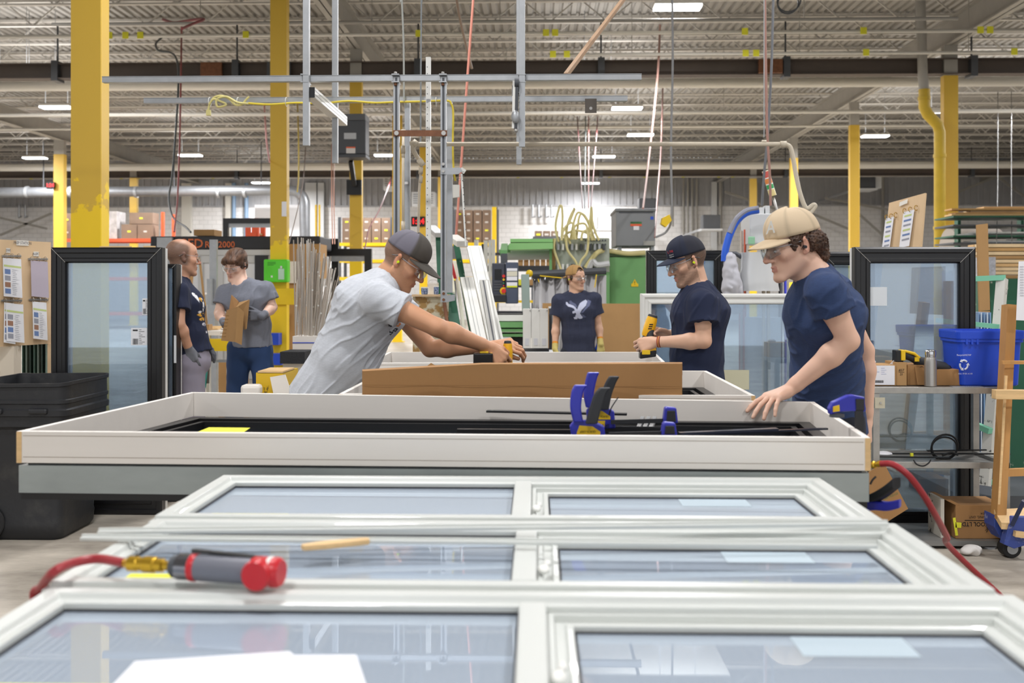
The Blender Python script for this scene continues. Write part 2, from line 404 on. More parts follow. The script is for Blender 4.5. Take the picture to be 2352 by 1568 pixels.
# pipes under the joists
def pipe(py, d, r, label, px0=-60, px1=2420, m=M_pipe, flags=()):
    a = P(px0, py, d); b = P(px1, py, d); z = a.z
    b.z = z; b.y = a.y
    t = thing('overhead_pipe', label, 'pipe', ((a.x + b.x) / 2, a.y, z)); MB().cyl(a, b, r, n=10).build('pipe_run', m, t)
    n = max(3, int((b.x - a.x) / 5)); 
    for i in range(n):
        x = a.x + (b.x - a.x) * (i + .5) / n
        MB().beam((x, a.y, z + r * .5), (x, a.y, 7.3), .012, .012).build('hanger_rod', M_gird, t)
    for f in flags:
        q = P(f, py, d); MB().box((q.x - .06, a.y - r - .012, z - .06), (q.x + .06, a.y - r - .002, z + .07)).build('flag_tag', M_ylabel, t)
pipe(85, 19.3, .035, 'thin white sprinkler pipe with yellow tags high across the hall', flags=(253, 290, 324, 566, 962, 1254, 1275, 1710, 1982, 2250, 2272))
pipe(126, 19.8, .03, 'thin white pipe just above the nearer brown beam', 1260, 2420, flags=(1270, 1302, 1712, 1736, 1988, 2328))
pipe(199, 24.0, .115, 'thick white pipe just below the nearer brown beam')
pipe(265, 25.0, .045, 'white pipe below the thick pipe, behind the hanging rails')
pipe(385, 38.6, .15, 'long white duct pipe in front of the farther brown beam')
pipe(409, 41.5, .05, 'white pipe with tags under the farther brown beam', flags=(73, 165, 280, 320, 490, 820, 1190, 1290, 1400, 1480, 1568, 1650, 1682))
pipe(56, 16.8, .03, 'thin grey conduit near the top of the view', 120, 2200, M_gird)
pipe(297, 30.0, .04, 'thin white pipe crossing between the far lights')

# long grey round duct with elbow on the far left wall area
t = thing('round_duct', 'long grey round duct ending in an elbow that drops behind the second yellow column', 'duct', P(340, 440, 38))
pts = [P(-80, 443, 38), P(640, 437, 38)] + spl([P(640, 437, 38), P(680, 440, 38), P(698, 458, 38), P(700, 490, 38)], 5)[1:] + [P(701, 620, 38)]
M_duct = mat('duct_steel', '8B8E92', .4, .6, var=.08, vscale=6); MB().tube(pts, .2, 14).build('duct_run', M_duct, t)
for x in (60, 160, 310, 500, 560): MB().cyl(P(x, 441, 38), P(x + 6, 441, 38), .225, n=14).build('duct_band', M_galv, t)
for x in (100, 400, 600): q = P(x, 441, 38); MB().cyl(q, (q.x, q.y, 7.13), .02, n=6).build('hanger_rod', M_dgrey, t)

# light fixtures: only those the photograph shows plus the rest of the grid, all of one kind
def fixture():
    t = thing('high_bay_light', 'x', 'light', (0, 0, LIGHT_Z), 'high bay lights')
    MB().box((-.41, -.17, LIGHT_Z + .02), (.41, .17, LIGHT_Z + .07)).build('housing', M_pipe, t, bevel=.01)
    MB().box((-.40, -.16, LIGHT_Z - .02), (.40, .16, LIGHT_Z + .018)).build('diffuser', M_led, t)
    for x in (-.3, .3): MB().cyl((x, 0, LIGHT_Z + .06), (x, 0, ROOF + .02), .006, n=5).build('hanging_wire', M_galv, t)
    return t
SEEN = [(1556, 17, 'high bay light nearest the camera at the top of the view'), (30, 160, 'high bay light cut by the left edge, above the white pipe'), (130, 247, 'high bay light left of the nearest yellow column'),
        (1373, 172, 'high bay light just below the brown beam, over the hanging rail end'), (1440, 249, 'high bay light beside the end of the lower hanging rail'), (1471, 310, 'high bay light above the beige pipe, right of centre'),
        (1387, 360, 'high bay light under the beige pipe, right of centre'), (1356, 421, 'farthest high bay light, against the grey back wall'), (437, 357, 'high bay light right of the nearest yellow column'),
        (886, 357, 'high bay light behind the left post of the hanging frame'), (600, 420, 'small far high bay light beside the green box column'), (2010, 313, 'high bay light right of the third right column'), (2165, 256, 'high bay light half hidden by the thick right column')]
f0 = None; seen_xy = []
for px, py, lb in SEEN:
    d = (LIGHT_Z - CH) * F / (HY - py); p = PC(px, py, d); seen_xy.append((p.x, p.y))
    if f0 is None: f0 = fixture(); f0['label'] = lb; f0.location = p
    else: dup(f0, p, lb)
for x, y in seen_xy: area_light((x, y, LIGHT_Z - .04), .8, .32, LAMP_W * (1.5 if y > 24 else 1)); area_light((x, y, LIGHT_Z + .12), 2.2, 1.6, LAMP_W * .09, (PI, 0, 0))  # second lamp faces up: added fill that brightens the roof deck
for x, y in LAMPS:
    if y > 16 and abs(math.degrees(math.atan2(x, y))) < 26: continue
    if y > 3 and y < 16:
        py = HY - (LIGHT_Z - CH) * F / y
        if py > -20: continue
    c = dup(f0, (x, y, LIGHT_Z), 'high bay light of the rows outside the picture')
    area_light((x, y, LIGHT_Z - .04), .8, .32, LAMP_W * (.52 if y < 16 else 1.5 if y > 24 else 1)); area_light((x, y, LIGHT_Z + .12), 2.2, 1.6, LAMP_W * .09, (PI, 0, 0))  # again with an added up-facing fill lamp over each fixture
# translucent roof panels near the light at the top
for px0, px1, py0, py1, lb in ((1338, 1450, 10, 52, 'white translucent panel hung near the top light, left one'), (1462, 1640, 6, 48, 'white translucent panel hung near the top light, right one')):
    d = 17.6; a = P(px0, py1, d); b = P(px1, py0, d + 1.6)
    tag(MB().box((a.x, a.y, 7.09), (b.x, b.y, 7.12)).build('roof_panel', M_pipe), lb, 'panel')
# ------------------------------------------------------------------ work tables
def work_table(name, label, x0, x1, y0, y1, z, m_top, m_leg=None):
    t = thing(name, label, 'table', ((x0 + x1) / 2, (y0 + y1) / 2, 0))
    MB().box((x0, y0, z - .035), (x1, y1, z)).build('table_top', m_top, t, bevel=.003)
    for x in (x0 + .06, x1 - .06):
        for y in (y0 + .06, y1 - .06): MB().box((x - .025, y - .025, 0), (x + .025, y + .025, z - .035)).build('leg', m_leg or M_steel, t)
    MB().box((x0 + .06, y0 + .05, .25), (x1 - .06, y1 - .05, .27)).build('lower_shelf', m_top, t)
    return t
M_board = mat('grey_blue_felt', '8FA0AD', .9)
work_table('work_table', 'work table under the three white window frames in the foreground', -.78, .66, 1.22, 2.78, .862, M_board)
work_table('work_table', 'work table under the big white framed window unit the young man touches', -.98, .88, 3.03, 3.68, .832, M_board)
work_table('work_table', 'work table under the two white framed units at the back', -.62, .72, 4.12, 6.6, .832, M_board)

# ------------------------------------------------------------------ window units lying face up (boxes with primed wooden jambs)
G_dark = glass('dark_unit_glass', (.10, .12, .15), 1.5, .12, (.05, .06, .07))
def quad_ring(mb, q, inset, wdt, z0, z1):
    # ring inside the quad q (four xy points), shifted in by inset, wdt wide
    c = sum((Vector((p.x, p.y, 0)) for p in q), Vector()) / 4
    def shr(k):
        out = []
        for i in range(4):
            p, a, b = q[i], q[i - 1], q[(i + 1) % 4]
            da = (Vector((a.x, a.y, 0)) - Vector((p.x, p.y, 0))).normalized(); db = (Vector((b.x, b.y, 0)) - Vector((p.x, p.y, 0))).normalized()
            out.append(Vector((p.x, p.y, 0)) + (da + db) * k)
        return out
    A, B = shr(inset), shr(inset + wdt)
    for i in range(4):
        j = (i + 1) % 4; p = [A[i], A[j], B[j], B[i]]
        mb.add([Vector((v.x, v.y, z)) for z in (z0, z1) for v in p], [(3, 2, 1, 0), (4, 5, 6, 7), (0, 1, 5, 4), (1, 2, 6, 5), (2, 3, 7, 6), (3, 0, 4, 7)])
    return B
def unit(label, pts, wood_h, grey_h, lip_h, black_z, group=None):
    q = pts                                     # FL, FR, BR, BL at the top edge
    cz = min(p.z for p in q); t = thing('window_unit', label, 'window unit', (sum(p.x for p in q) / 4, sum(p.y for p in q) / 4, cz - wood_h - grey_h - lip_h), 'window units on tables')
    th = .019; cen = sum(q, Vector()) / 4
    for i in range(4):
        a, b = q[i], q[(i + 1) % 4]; d = (b - a); d.z = 0; d.normalize(); inn = Vector((-d.y, d.x, 0)) * th
        o = (inn if (cen - a).dot(inn) > 0 else -inn)
        a2, b2 = (a + d * .0, b) if i % 2 == 0 else (a + d * th, b - d * th)
        dn = Vector((0, 0, -wood_h))
        mb = MB().add([a2, b2, b2 + o, a2 + o, a2 + dn, b2 + dn, b2 + o + dn, a2 + o + dn], [(0, 1, 2, 3), (7, 6, 5, 4), (0, 4, 5, 1), (1, 5, 6, 2), (2, 6, 7, 3), (3, 7, 4, 0)])
        if i == 0:                               # grooves machined in the front board
            pass
        bo = mb.build('jamb_board', M_pwood, t, bevel=.0015)
        if i in (0, 2):
            for e, s in ((a2, 1), (b2, -1)):
                n = -o.normalized() * .0007 if i == 0 else -o.normalized() * .0007
                w_ = .016 if i == 0 else .004
                lab(MB().add([e + n + Vector((0, 0, -.001)), e + n + d * s * w_ + Vector((0, 0, -.001)), e + n + d * s * w_ + dn, e + n + dn], [(0, 1, 2, 3)]).build('bare_corner', M_wood, bo), 'bare unpainted corner strip')
        if i == 0:
            for k in (.13, .80):
                n = -o.normalized() * .0006; z = Vector((0, 0, -wood_h * k))
                MB().add([a2 + n + z + d * .02, b2 + n + z - d * .02, b2 + n + z - d * .02 + Vector((0, 0, -.0016)), a2 + n + z + d * .02 + Vector((0, 0, -.0016))], [(0, 1, 2, 3)]).build('groove_line', mat('groove_shadow_brown', '9F917F', .8), bo)
    z = cz - wood_h
    mb = MB(); quad_ring(mb, q, .004, .03, z - grey_h, z - .001); mb.build('metal_flashing', mat('zinc_flashing', 'A3AAA8', .42, .25, var=.22, vscale=2.2, stretch=(.6, 2, 2)), t)
    mb = MB(); quad_ring(mb, q, .008, .05, z - grey_h - lip_h, z - grey_h - .001); mb.build('bottom_lip', M_blk, t)
    mb = MB(); B = quad_ring(mb, q, .021, .045, z - .03, black_z); B2 = quad_ring(mb, q, .068, .012, z - .03, black_z - .02); B3 = quad_ring(mb, q, .082, .02, z - .03, black_z - .008); mb.build('black_frame', M_blk, t)
    MB().add([Vector((v.x, v.y, zz)) for zz in (black_z - .04, black_z - .034) for v in B3], [(3, 2, 1, 0), (4, 5, 6, 7), (0, 1, 5, 4), (1, 2, 6, 5), (2, 3, 7, 6), (3, 0, 4, 7)]).build('pane', G_dark, t)
    return t, q
dz = lambda px, py, d: PC(px, py, d)
u1, q1 = unit('big white wooden framed window unit lying flat in front, clamps inside it', [dz(38, 990, 2.955), dz(2000, 1005, 2.825), dz(1870, 922, 3.80), dz(440, 900, 3.95)], .094, .082, .02, .948)
u2, q2 = unit('white framed window unit behind the brown cardboard strip', [dz(778, 904, 4.02), dz(1735, 908, 3.95), dz(1623, 851, 5.12), dz(884, 850, 5.2)], .094, .082, .02, .95)
u3, q3 = unit('farthest white framed window unit, under the gloved young man', [dz(845, 833, 5.8), dz(1528, 831, 5.8), dz(1503, 808, 6.7), dz(893, 808, 6.7)], .094, .082, .02, .95)
# yellow label inside the big unit
tag(MB().add([PC(480, 981, 3.2), PC(575, 982, 3.2), PC(560, 992, 3.08), PC(455, 991, 3.08)], [(0, 1, 2, 3)]).build('yellow_label', M_ylabel), 'yellow paper label on the dark glass inside the big unit', 'label')

# things lying in the big unit
def strip(px0, py0, px1, py1, d0, d1, w, h, m, name, label, cat='strip'):
    a, b = PC(px0, py0, d0), PC(px1, py1, d1); return tag(MB().beam(a, b, w, h).build(name, m, None, bevel=.001), label, cat)
z_in = .951
def PZ(px, py, z): return PH(px, py, z)
a = PZ(1118, 944, .985); b = PZ(1440, 951, .985)
t = thing('steel_strip', 'black flat strip with a round hole lying across the big unit behind the blue clamps', 'strip', (a + b) / 2)
MB().beam(a, b, .026, .008).build('bar', M_blk, t, bevel=.001); c = a + (b - a) * .04; MB().cyl(c + Vector((0, -.0, .0042)), c + Vector((0, 0, .0048)), .005, n=10).build('hole_rim', M_steel, t)
a = PZ(1050, 988, .96); b = PZ(1330, 990, .96); tag(MB().beam(a, b, .02, .012).build('steel_strip', M_blk, None, bevel=.001), 'black strip lying just behind the front board, left of the blue clamps', 'strip')
M_shiny = mat('dark_glossy_strip', '3A3F4E', .18, .6)
a = PZ(1560, 994, .975); b = PZ(1785, 984, .985); tag(MB().beam(a, b, .03, .004).build('trim_strip', M_shiny), 'shorter shiny dark strip slanting in the right end of the big unit', 'strip')
a = PZ(1565, 999, .97); b = PZ(1900, 984, .985); tag(MB().beam(a, b, .016, .006).build('trim_strip', M_shiny), 'longer shiny dark strip slanting in the right end of the big unit', 'strip')
for i, (x, lb) in enumerate(((1474, 'left'), (1488, 'middle'), (1502, 'right'))):
    a = PZ(x - 8, 985, .965); b = PZ(x + 2, 960, .965); tag(MB().beam(a, b, .014, .014).build('aluminium_profile', M_galv, None, bevel=.001), '%s one of three short pale profiles lying between the blue clamps in the big unit' % lb, 'profile', 'short pale profiles')

# brown cardboard strip standing between the units
t = thing('cardboard_strip', 'long brown cardboard strip standing on edge behind the big unit', 'cardboard', PC(1200, 900, 3.97))
n_ = 24; vs = []
for k in range(n_ + 1):
    px = 832 + (1567 - 832) * k / n_; top = 852 - 15 * min(1, k / 9) - 2 * (k / n_); d = 3.97 + .004 * math.sin(k * .9)
    p = PC(px, top, d); b = PC(px, top, d + .012); f = PC(px, top, d + .06); vs += [(p.x, p.y, .836), tuple(p), (f.x, f.y, p.z + .002), (f.x, f.y, p.z - .05)]
mbc = MB().add(vs, [(k * 4 + j, (k + 1) * 4 + j, (k + 1) * 4 + j + 1, k * 4 + j + 1) for k in range(n_) for j in range(3)])
o = mbc.build('sheet', M_card, t); s = o.modifiers.new('solid', 'SOLIDIFY'); s.thickness = .005
a = PC(835, 884, 3.962); b = PC(1565, 888, 3.962); MB().beam(a, b, .0012, .0014).build('fold_line', mat('cardboard_fold', '8A6439', .9), t)
tag(MB().add([PC(975, 845, 4.05), PC(990, 833, 4.05), PC(1005, 842, 4.05), PC(990, 847, 4.02)], [(0, 1, 2), (0, 2, 3)]).build('cardboard_scrap', M_card2), 'small folded scrap of brown card behind the cardboard strip', 'scrap')

# ------------------------------------------------------------------ three white window frames lying in the foreground
G_fore = glass('window_glass_foreground', (.80, .86, .92), 1.8, .6, (.62, .71, .82))
M_gask = mat('dark_gasket', '2B2D33', .5)
M_vin = mat('off_white_vinyl', 'D3D6D2', .35, coat=.1)
def rect_ring(mb, x0, y0, x1, y1, w, z0, z1):
    mb.box((x0, y0, z0), (x1, y0 + w, z1)); mb.box((x0, y1 - w, z0), (x1, y1, z1)); mb.box((x0, y0 + w, z0), (x0 + w, y1 - w, z1)); mb.box((x1 - w, y0 + w, z0), (x1, y1 - w, z1))
def rect_ring_m(x0, y0, x1, y1, prof):
    # mitred ring from a profile list (inset, z)
    vs = []; n = len(prof)
    for ins, z in prof: vs += [(x0 + ins, y0 + ins, z), (x1 - ins, y0 + ins, z), (x1 - ins, y1 - ins, z), (x0 + ins, y1 - ins, z)]
    fs = [(k * 4 + i, k * 4 + (i + 1) % 4, ((k + 1) % n) * 4 + (i + 1) % 4, ((k + 1) % n) * 4 + i) for k in range(n) for i in range(4)]
    return MB().add(vs, fs)
def fore_window(label, cx, y0, y1, z, rot=0.0, wx=1.70):
    t = thing('sash_window', label, 'window frame', (0, 0, 0), 'white window frames on the near table')
    W2 = wx / 2; D = y1 - y0; h = .062; xm = .012; mw = .046
    rect_ring_m(-W2, 0, W2, D, [(0, 0), (0, h - .012), (.010, h - .012), (.012, h), (.040, h), (.046, h - .010), (.060, h - .012), (.062, .01), (.06, 0)]).build('outer_frame', M_vin, t, bevel=.002)
    MB().box((xm - mw / 2, .058, .006), (xm + mw / 2, D - .058, h - .004)).build('mullion', M_vin, t, bevel=.004)
    g1 = rect_ring_m(-W2 + .06, .06, xm - mw / 2, D - .06, [(0, .02), (0, h - .022), (.004, h - .022), (.004, .02)]); g1.build('gasket', M_gask, t)
    MB().box((-W2 + .062, .062, h - .032), (xm - mw / 2 - .002, D - .062, h - .026)).build('pane', G_fore, t)
    s = rect_ring_m(xm + mw / 2, .06, W2 - .06, D - .06, [(0, .004), (0, h - .022), (.012, h - .022), (.013, h - .034), (.030, h - .034), (.033, h - .028), (.044, h - .030), (.046, .004)]).build('inner_sash', M_vin, t, bevel=.0015)
    g2 = rect_ring_m(xm + mw / 2 + .046, .106, W2 - .106, D - .106, [(0, .006), (0, h - .038), (.003, h - .038), (.003, .006)]); g2.build('gasket', M_gask, t)
    MB().box((xm + mw / 2 + .047, .107, h - .046), (W2 - .107, D - .107, h - .041)).build('pane', G_fore, t)
    MB().box((-W2 + .062, .062, .002), (W2 - .062, D - .062, .006)).build('backing_sheet', mat('pale_foam_sheet', 'C9D7E6', .8), t)
    lk = MB(); lk.ball((xm + mw / 2 + .014, D * .30, h - .012), (.012, .02, .008)); lk.ball((xm + mw / 2 + .02, D * .36, h - .01), (.008, .014, .007)); lk.build('latch', M_white, t)
    # yellow sticker by the left edge and a blank pale one on the right pane
    MB().box((-W2 + .10, .118, h - .0259), (-W2 + .29, .150, h - .0250)).build('sticker', M_ylabel, t)
    MB().box((W2 - .42, D * .62, h - .0409), (W2 - .24, D * .78, h - .0405)).build('pale_sticker', mat('pale_sticker', 'B4C4CE', .5), t)
    t.location = (cx, y0, z); t.rotation_euler = (0, 0, rot)
    return t
fore_window('farthest of the three white window frames, just in front of the big unit', -.048, 2.28, 2.81, .864, .0)
fore_window('middle white window frame with the air tool lying on its glass', -.035, 1.755, 2.27, .864, -.004)
fore_window('nearest white window frame, with papers on its left pane', -.018, 1.22, 1.745, .864, .0)
# two thin white trim sticks across the middle frame
ZT = .932
for (a, b, lb) in ((PH(186, 1236, .935), PH(2015, 1254, .935), 'front one of two thin white trim sticks lying across the middle frame'), (PH(225, 1222, .945), PH(2040, 1203, .935), 'rear one of two thin white trim sticks lying across the middle frame')):
    t = thing('trim_stick', lb, 'trim', (a + b) / 2, 'white trim sticks'); MB().beam(a, b, .012, .008).build('web', M_vin, t, bevel=.002); MB().beam(a + Vector((0, .005, .005)), b + Vector((0, .005, .005)), .004, .006).build('ridge', M_vin, t)
# splinter of wood
a = PH(690, 1262, .93); b = PH(850, 1250, .93)
tag(MB().prism([a, a + (b - a) * .3 + Vector((0, .014, .0)), b + Vector((-.005, .016, 0)), b + Vector((0, -.004, 0)), a + (b - a) * .4 + Vector((0, -.016, 0)), a + Vector((.01, -.012, 0))], (0, 0, .012)).build('wood_shim', M_wood, None, bevel=.003), 'short pale wooden shim lying beside the air tool', 'wood')
# air tool
ax0 = PH(405, 1300, .958); ax1 = PH(600, 1312, .958); dr = (ax1 - ax0).normalized()
t = thing('air_tool', 'grey and red straight air tool lying on the middle white frame', 'tool', ax0)
M_tg = mat('tool_grey_grip', '70727C', .45); M_tr = mat('tool_red', 'C8222B', .35)
R_ = .023
MB().lathe([(.0, 0), (.015, 0), (.02, .006), (.02, .014)], ax0 - dr * .010, dr, 20).build('rear_cap', M_dgrey, t)
MB().lathe([(.021, .004), (.023, .006), (.023, .034), (.021, .036)], ax0, dr, 20).build('chrome_band', mat('chrome_dark', '8A8A90', .2, .9), t)
MB().lathe([(.0235, .030), (.0245, .032), (.0245, .040), (.0235, .042)], ax0, dr, 20).build('red_band', M_tr, t)
MB().lathe([(.023, .042), (.0235, .05), (.0235, .150), (.022, .158)], ax0, dr, 20).build('grip', M_tg, t)
l = PH(455, 1278, .985); MB().beam(ax0 + dr * .03 + Vector((0, .004, .029)), ax0 + dr * .16 + Vector((0, .004, .023)), .012, .005).build('throttle_lever', M_blk, t, bevel=.001)
h0 = ax0 + dr * .165; side = Vector((dr.y, -dr.x, 0))
MB().lathe([(.024, -.018), (.026, -.014), (.026, .03), (.022, .036), (.0, .036)], h0, dr, 20).build('gear_head', M_tr, t)
MB().lathe([(.0, 0), (.024, 0), (.0265, .004), (.0265, .03), (.024, .034)], h0 + side * .032 + dr * .0, -side, 24).build('head_disc', M_tr, t)
MB().lathe([(.0265, 0), (.0268, .001), (.0268, .006), (.026, .007)], h0 + dr * .012, dr, 20).build('white_band', M_white, t)
hz0 = ax0 - dr * .012
M_br = mat('brass_coupling', 'D9AE3A', .28, .85)
MB().lathe([(.008, .0), (.008, .012), (.012, .014), (.012, .028), (.0145, .030), (.0145, .050), (.012, .052), (.012, .062), (.0135, .064), (.0135, .080), (.010, .084), (.007, .092)], hz0, -dr, 16).build('brass_coupler', M_br, t)
hp = [hz0 - dr * .09, PH(225, 1283, .955), PH(170, 1292, .953), PH(125, 1312, .953), PC(95, 1348, 1.84), PC(82, 1385, 1.86), Vector((-.87, 1.84, .70)), Vector((-.90, 1.80, .3)), Vector((-.95, 1.9, .012)), Vector((-1.1, 2.3, .012)), Vector((-.9, 2.9, .012))]
tag(MB().tube(spl(hp, 8), .0085, 10).build('air_hose', M_rhose), 'red air hose running from the air tool over the left edge of the frame', 'hose')
# papers on the nearest frame
zp = .9005
def paper(pts, z, label, txt=True, curl=None):
    q = [PH(x, y, z) for x, y in pts]; t = thing('paper_sheet', label, 'paper', q[0]); 
    MB().prism(q, (0, 0, .0012)).build('sheet', M_paper, t)
    a, b, c, d = q[:4]
    for k in range(7):
        u = .14 + .1 * k; s = a + (d - a) * u + Vector((0, 0, .0015)); e = b + (c - b) * u + Vector((0, 0, .0015))
        x0 = s + (e - s) * .08; x1 = s + (e - s) * (.35 + .5 * ((k * 37) % 10) / 10); w_ = (d - a) * .012
        MB().add([x0, x1, x1 + w_, x0 + w_], [(0, 1, 2, 3)]).build('print_line', mat('grey_print', 'A9A9B5', .8), t)
    return t
paper([(310, 1520), (665, 1497), (830, 1640), (150, 1690)], .903, 'crumpled white printed sheet on the nearest frame, left one', True)
paper([(640, 1506), (818, 1505), (880, 1690), (700, 1700)], .9005, 'white printed sheet on the nearest frame, right one under the other')

# ------------------------------------------------------------------ bar clamps with blue and black levers
M_cb = mat('clamp_blue', '2A2FA8', .38); M_ck = mat('clamp_black_grip', '2A2B2E', .65); M_cy = mat('clamp_yellow', 'E9C01C', .5)
def lever(mb, pts, w0, w1, th, side):       # tapering curved lever
    c = spl(pts, 6); n = len(c); sd = Vector(side).normalized()
    for k in range(n - 1):
        pass
    vs = []
    for k, p in enumerate(c):
        d = (c[min(k + 1, n - 1)] - c[max(k - 1, 0)]).normalized(); nr = d.cross(sd).normalized(); w = w0 + (w1 - w0) * k / (n - 1)
        for a, b in ((-1, -.6), (-.8, -1), (.8, -1), (1, -.6), (1, .6), (.8, 1), (-.8, 1), (-1, .6)): vs.append(p + sd * a * w / 2 + nr * b * th / 2)
    fs = [(k * 8 + i, k * 8 + (i + 1) % 8, (k + 1) * 8 + (i + 1) % 8, (k + 1) * 8 + i) for k in range(n - 1) for i in range(8)]
    return mb.add(vs, fs).add(vs, [tuple(range(8)), tuple(range((n - 1) * 8, n * 8))])
def standing_clamp(label, d, body, blue, black):
    t = thing('bar_clamp', label, 'clamp', PC(body[0], body[3], d), 'quick bar clamps')
    x0, y0, x1, y1 = body; q = lambda x, y, dd=0: PC(x, y, d + dd)
    out = [(x0 + 4, y1), (x0, y0 + 14), (x0 + 12, y0), (x1 - 30, y0 + 2), (x1 - 3, y0 + 14), (x1, y1)]
    MB().prism([q(x, y, -.0) for x, y in out], FWD * .03).build('clamp_body', M_cb, t, bevel=.004)
    yp = [(x0 + 16, y0 + 28), (x0 + 22, y0 + 12), (x1 - 30, y0 + 14), (x1 - 12, y0 + 26), (x1 - 12, y0 + 33), (x0 + 16, y0 + 33)]
    pl = MB().prism([q(x, y, -.002) for x, y in yp], FWD * .004).build('yellow_plate', M_cy, t)
    yq = [(x0 + 26, y0 + 36), (x1 - 24, y0 + 36), (x1 - 26, y1 - 1), (x0 + 28, y1 - 1)]
    MB().prism([q(x, y, -.002) for x, y in yq], FWD * .004).build('yellow_plate', M_cy, t)
    text('maker_word', 'IRWIN', q((x0 + x1) / 2, y0 + 47, -.0045), -RIGHT, -UP, .013, M_ink, t)
    text('product_word', 'QUICK-GRIP', q((x0 + x1) / 2, y0 + 26, -.0045), -RIGHT, -UP, .006, M_ink, t)
    lever(MB(), [q(*p) for p in blue], .030, .038, .03, RIGHT).build('blue_lever', M_cb, t, bevel=.003)
    lever(MB(), [q(x, y, -.02) for x, y in black], .036, .032, .028, RIGHT).build('black_grip', M_ck, t, bevel=.003)
    MB().beam(q((x0 + x1) / 2, y1, .012), q((x0 + x1) / 2 + 150, y1 + 1, .03), .006, .016).build('steel_bar', M_ck, t)
    return t
standing_clamp('rear blue bar clamp standing upside down in the big unit, its lever straight up', 3.25, (1347, 930, 1414, 984), [(1356, 935), (1352, 905), (1358, 870), (1363, 855)], [(1385, 940), (1392, 908), (1402, 880), (1411, 864)])
standing_clamp('front blue bar clamp standing upside down in the big unit beside a black grip', 3.0, (1309, 965, 1391, 1003), [(1328, 968), (1322, 935), (1326, 900), (1334, 884)], [(1358, 972), (1368, 935), (1378, 905), (1390, 890)])
for (x0, y0, x1, y1, d, lb) in ((1523, 935, 1558, 972, 3.22, 'rear blue clamp jaw with a black pad lying in the big unit'), (1519, 970, 1556, 1001, 3.0, 'front blue clamp jaw with a black pad just behind the front board')):
    t = thing('clamp_jaw', lb, 'clamp', PC(x0, y1, d)); MB().prism([PC(x0, y1, d), PC(x0 + 5, y0 + 2, d), PC(x0 + 10, y0, d), PC(x1 - 4, y0 + 2, d), PC(x1, y1, d)], FWD * .035).build('jaw', M_cb, t, bevel=.004)
    MB().prism([PC(x0 + 8, y1 - 4, d - .004), PC(x0 + 10, y0 + 8, d - .004), PC(x1 - 7, y0 + 8, d - .004), PC(x1 - 5, y1 - 4, d - .004)], FWD * .01).build('rubber_pad', M_ck, t, bevel=.002)
    MB().beam(PC(x0 - 120, y1 - 3, d + .01), PC(x0, y1 - 6, d + .012), .006, .014).build('steel_bar', M_ck, t)
tag(MB().tube(spl([PC(1398, 955, 3.25), PC(1405, 935, 3.25), PC(1420, 912, 3.25)], 5), .002, 6).build('wire', M_ck), 'thin bent wire sticking up behind the blue clamps', 'wire')
# clamp on the right-hand board
d = 3.02
t = thing('bar_clamp', 'blue bar clamp gripping the right end of the big unit, its levers below', 'clamp', PC(1978, 1060, d), 'quick bar clamps')
MB().prism([PC(x, y, d) for x, y in ((1906, 938), (1914, 924), (1950, 908), (1962, 907), (1986, 912), (1989, 944), (1984, 946), (1958, 944), (1930, 946), (1908, 952))], FWD * .03).build('top_jaw', M_cb, t, bevel=.003)
MB().prism([PC(x, y, d - .004) for x, y in ((1966, 916), (1985, 916), (1986, 942), (1967, 940))], FWD * .01).build('black_plate', M_ck, t)
MB().prism([PC(x, y, d - .004) for x, y in ((1914, 934), (1928, 930), (1929, 944), (1914, 946))], FWD * .01).build('yellow_plate', M_cy, t)
c = PC(1922, 955, d + .01); MB().cyl(c - Vector((0, 0, .003)), c + Vector((0, 0, .006)), .022, n=18).build('round_pad', M_dgrey, t)
MB().box((PC(1965, 944, d).x, PC(1965, 944, d).y, .80), (PC(1983, 944, d).x, PC(1965, 944, d).y + .008, PC(1965, 940, d).z)).build('steel_bar', M_ck, t)
lever(MB(), [PC(1985, 1150, d), PC(2010, 1142, d - .05), PC(2035, 1128, d - .1), PC(2060, 1108, d - .14)], .026, .032, .032, UP).build('black_grip', M_ck, t, bevel=.003)
lever(MB(), [PC(1975, 1165, d), PC(2010, 1160, d - .05), PC(2040, 1162, d - .08), PC(2068, 1156, d - .1)], .03, .024, .03, UP).build('blue_lever', M_cb, t, bevel=.003)
MB().prism([PC(x, y, d) for x, y in ((1955, 1135), (1990, 1135), (1994, 1175), (1952, 1175))], FWD * .03).build('lower_head', M_cb, t, bevel=.004)
tag(MB().tube(spl([PC(1999, 1112, 2.9), PC(2004, 1102, 2.9), PC(2012, 1094, 2.9)], 4), .003, 6).build('wire', M_ck), 'thin dark wire end at the right corner of the big unit', 'wire')
# red hose from the brass coupling at the right end
t = thing('air_hose', 'red air hose drooping to the floor from the right end of the big unit', 'hose', PC(2003, 1068, 2.95))
a = PC(1996, 1069, 2.97); b = PC(2026, 1064, 2.93); dd = (b - a).normalized()
MB().lathe([(.008, 0), (.008, .01), (.011, .012), (.011, .022), (.008, .024), (.008, .034), (.010, .036), (.010, .046)], a, dd, 12).build('brass_coupler', M_br, t)
MB().tube(spl([a + dd * .04, PC(2050, 1066, 2.9), PC(2085, 1090, 2.88), PC(2120, 1135, 2.9), PC(2150, 1185, 2.95), PC(2175, 1232, 3.1), PC(2193, 1268, 3.3), (1.75, 3.45, .25), (1.95, 3.4, .03), (2.3, 3.1, .012)], 8), .0095, 10).build('hose', M_rhose, t)
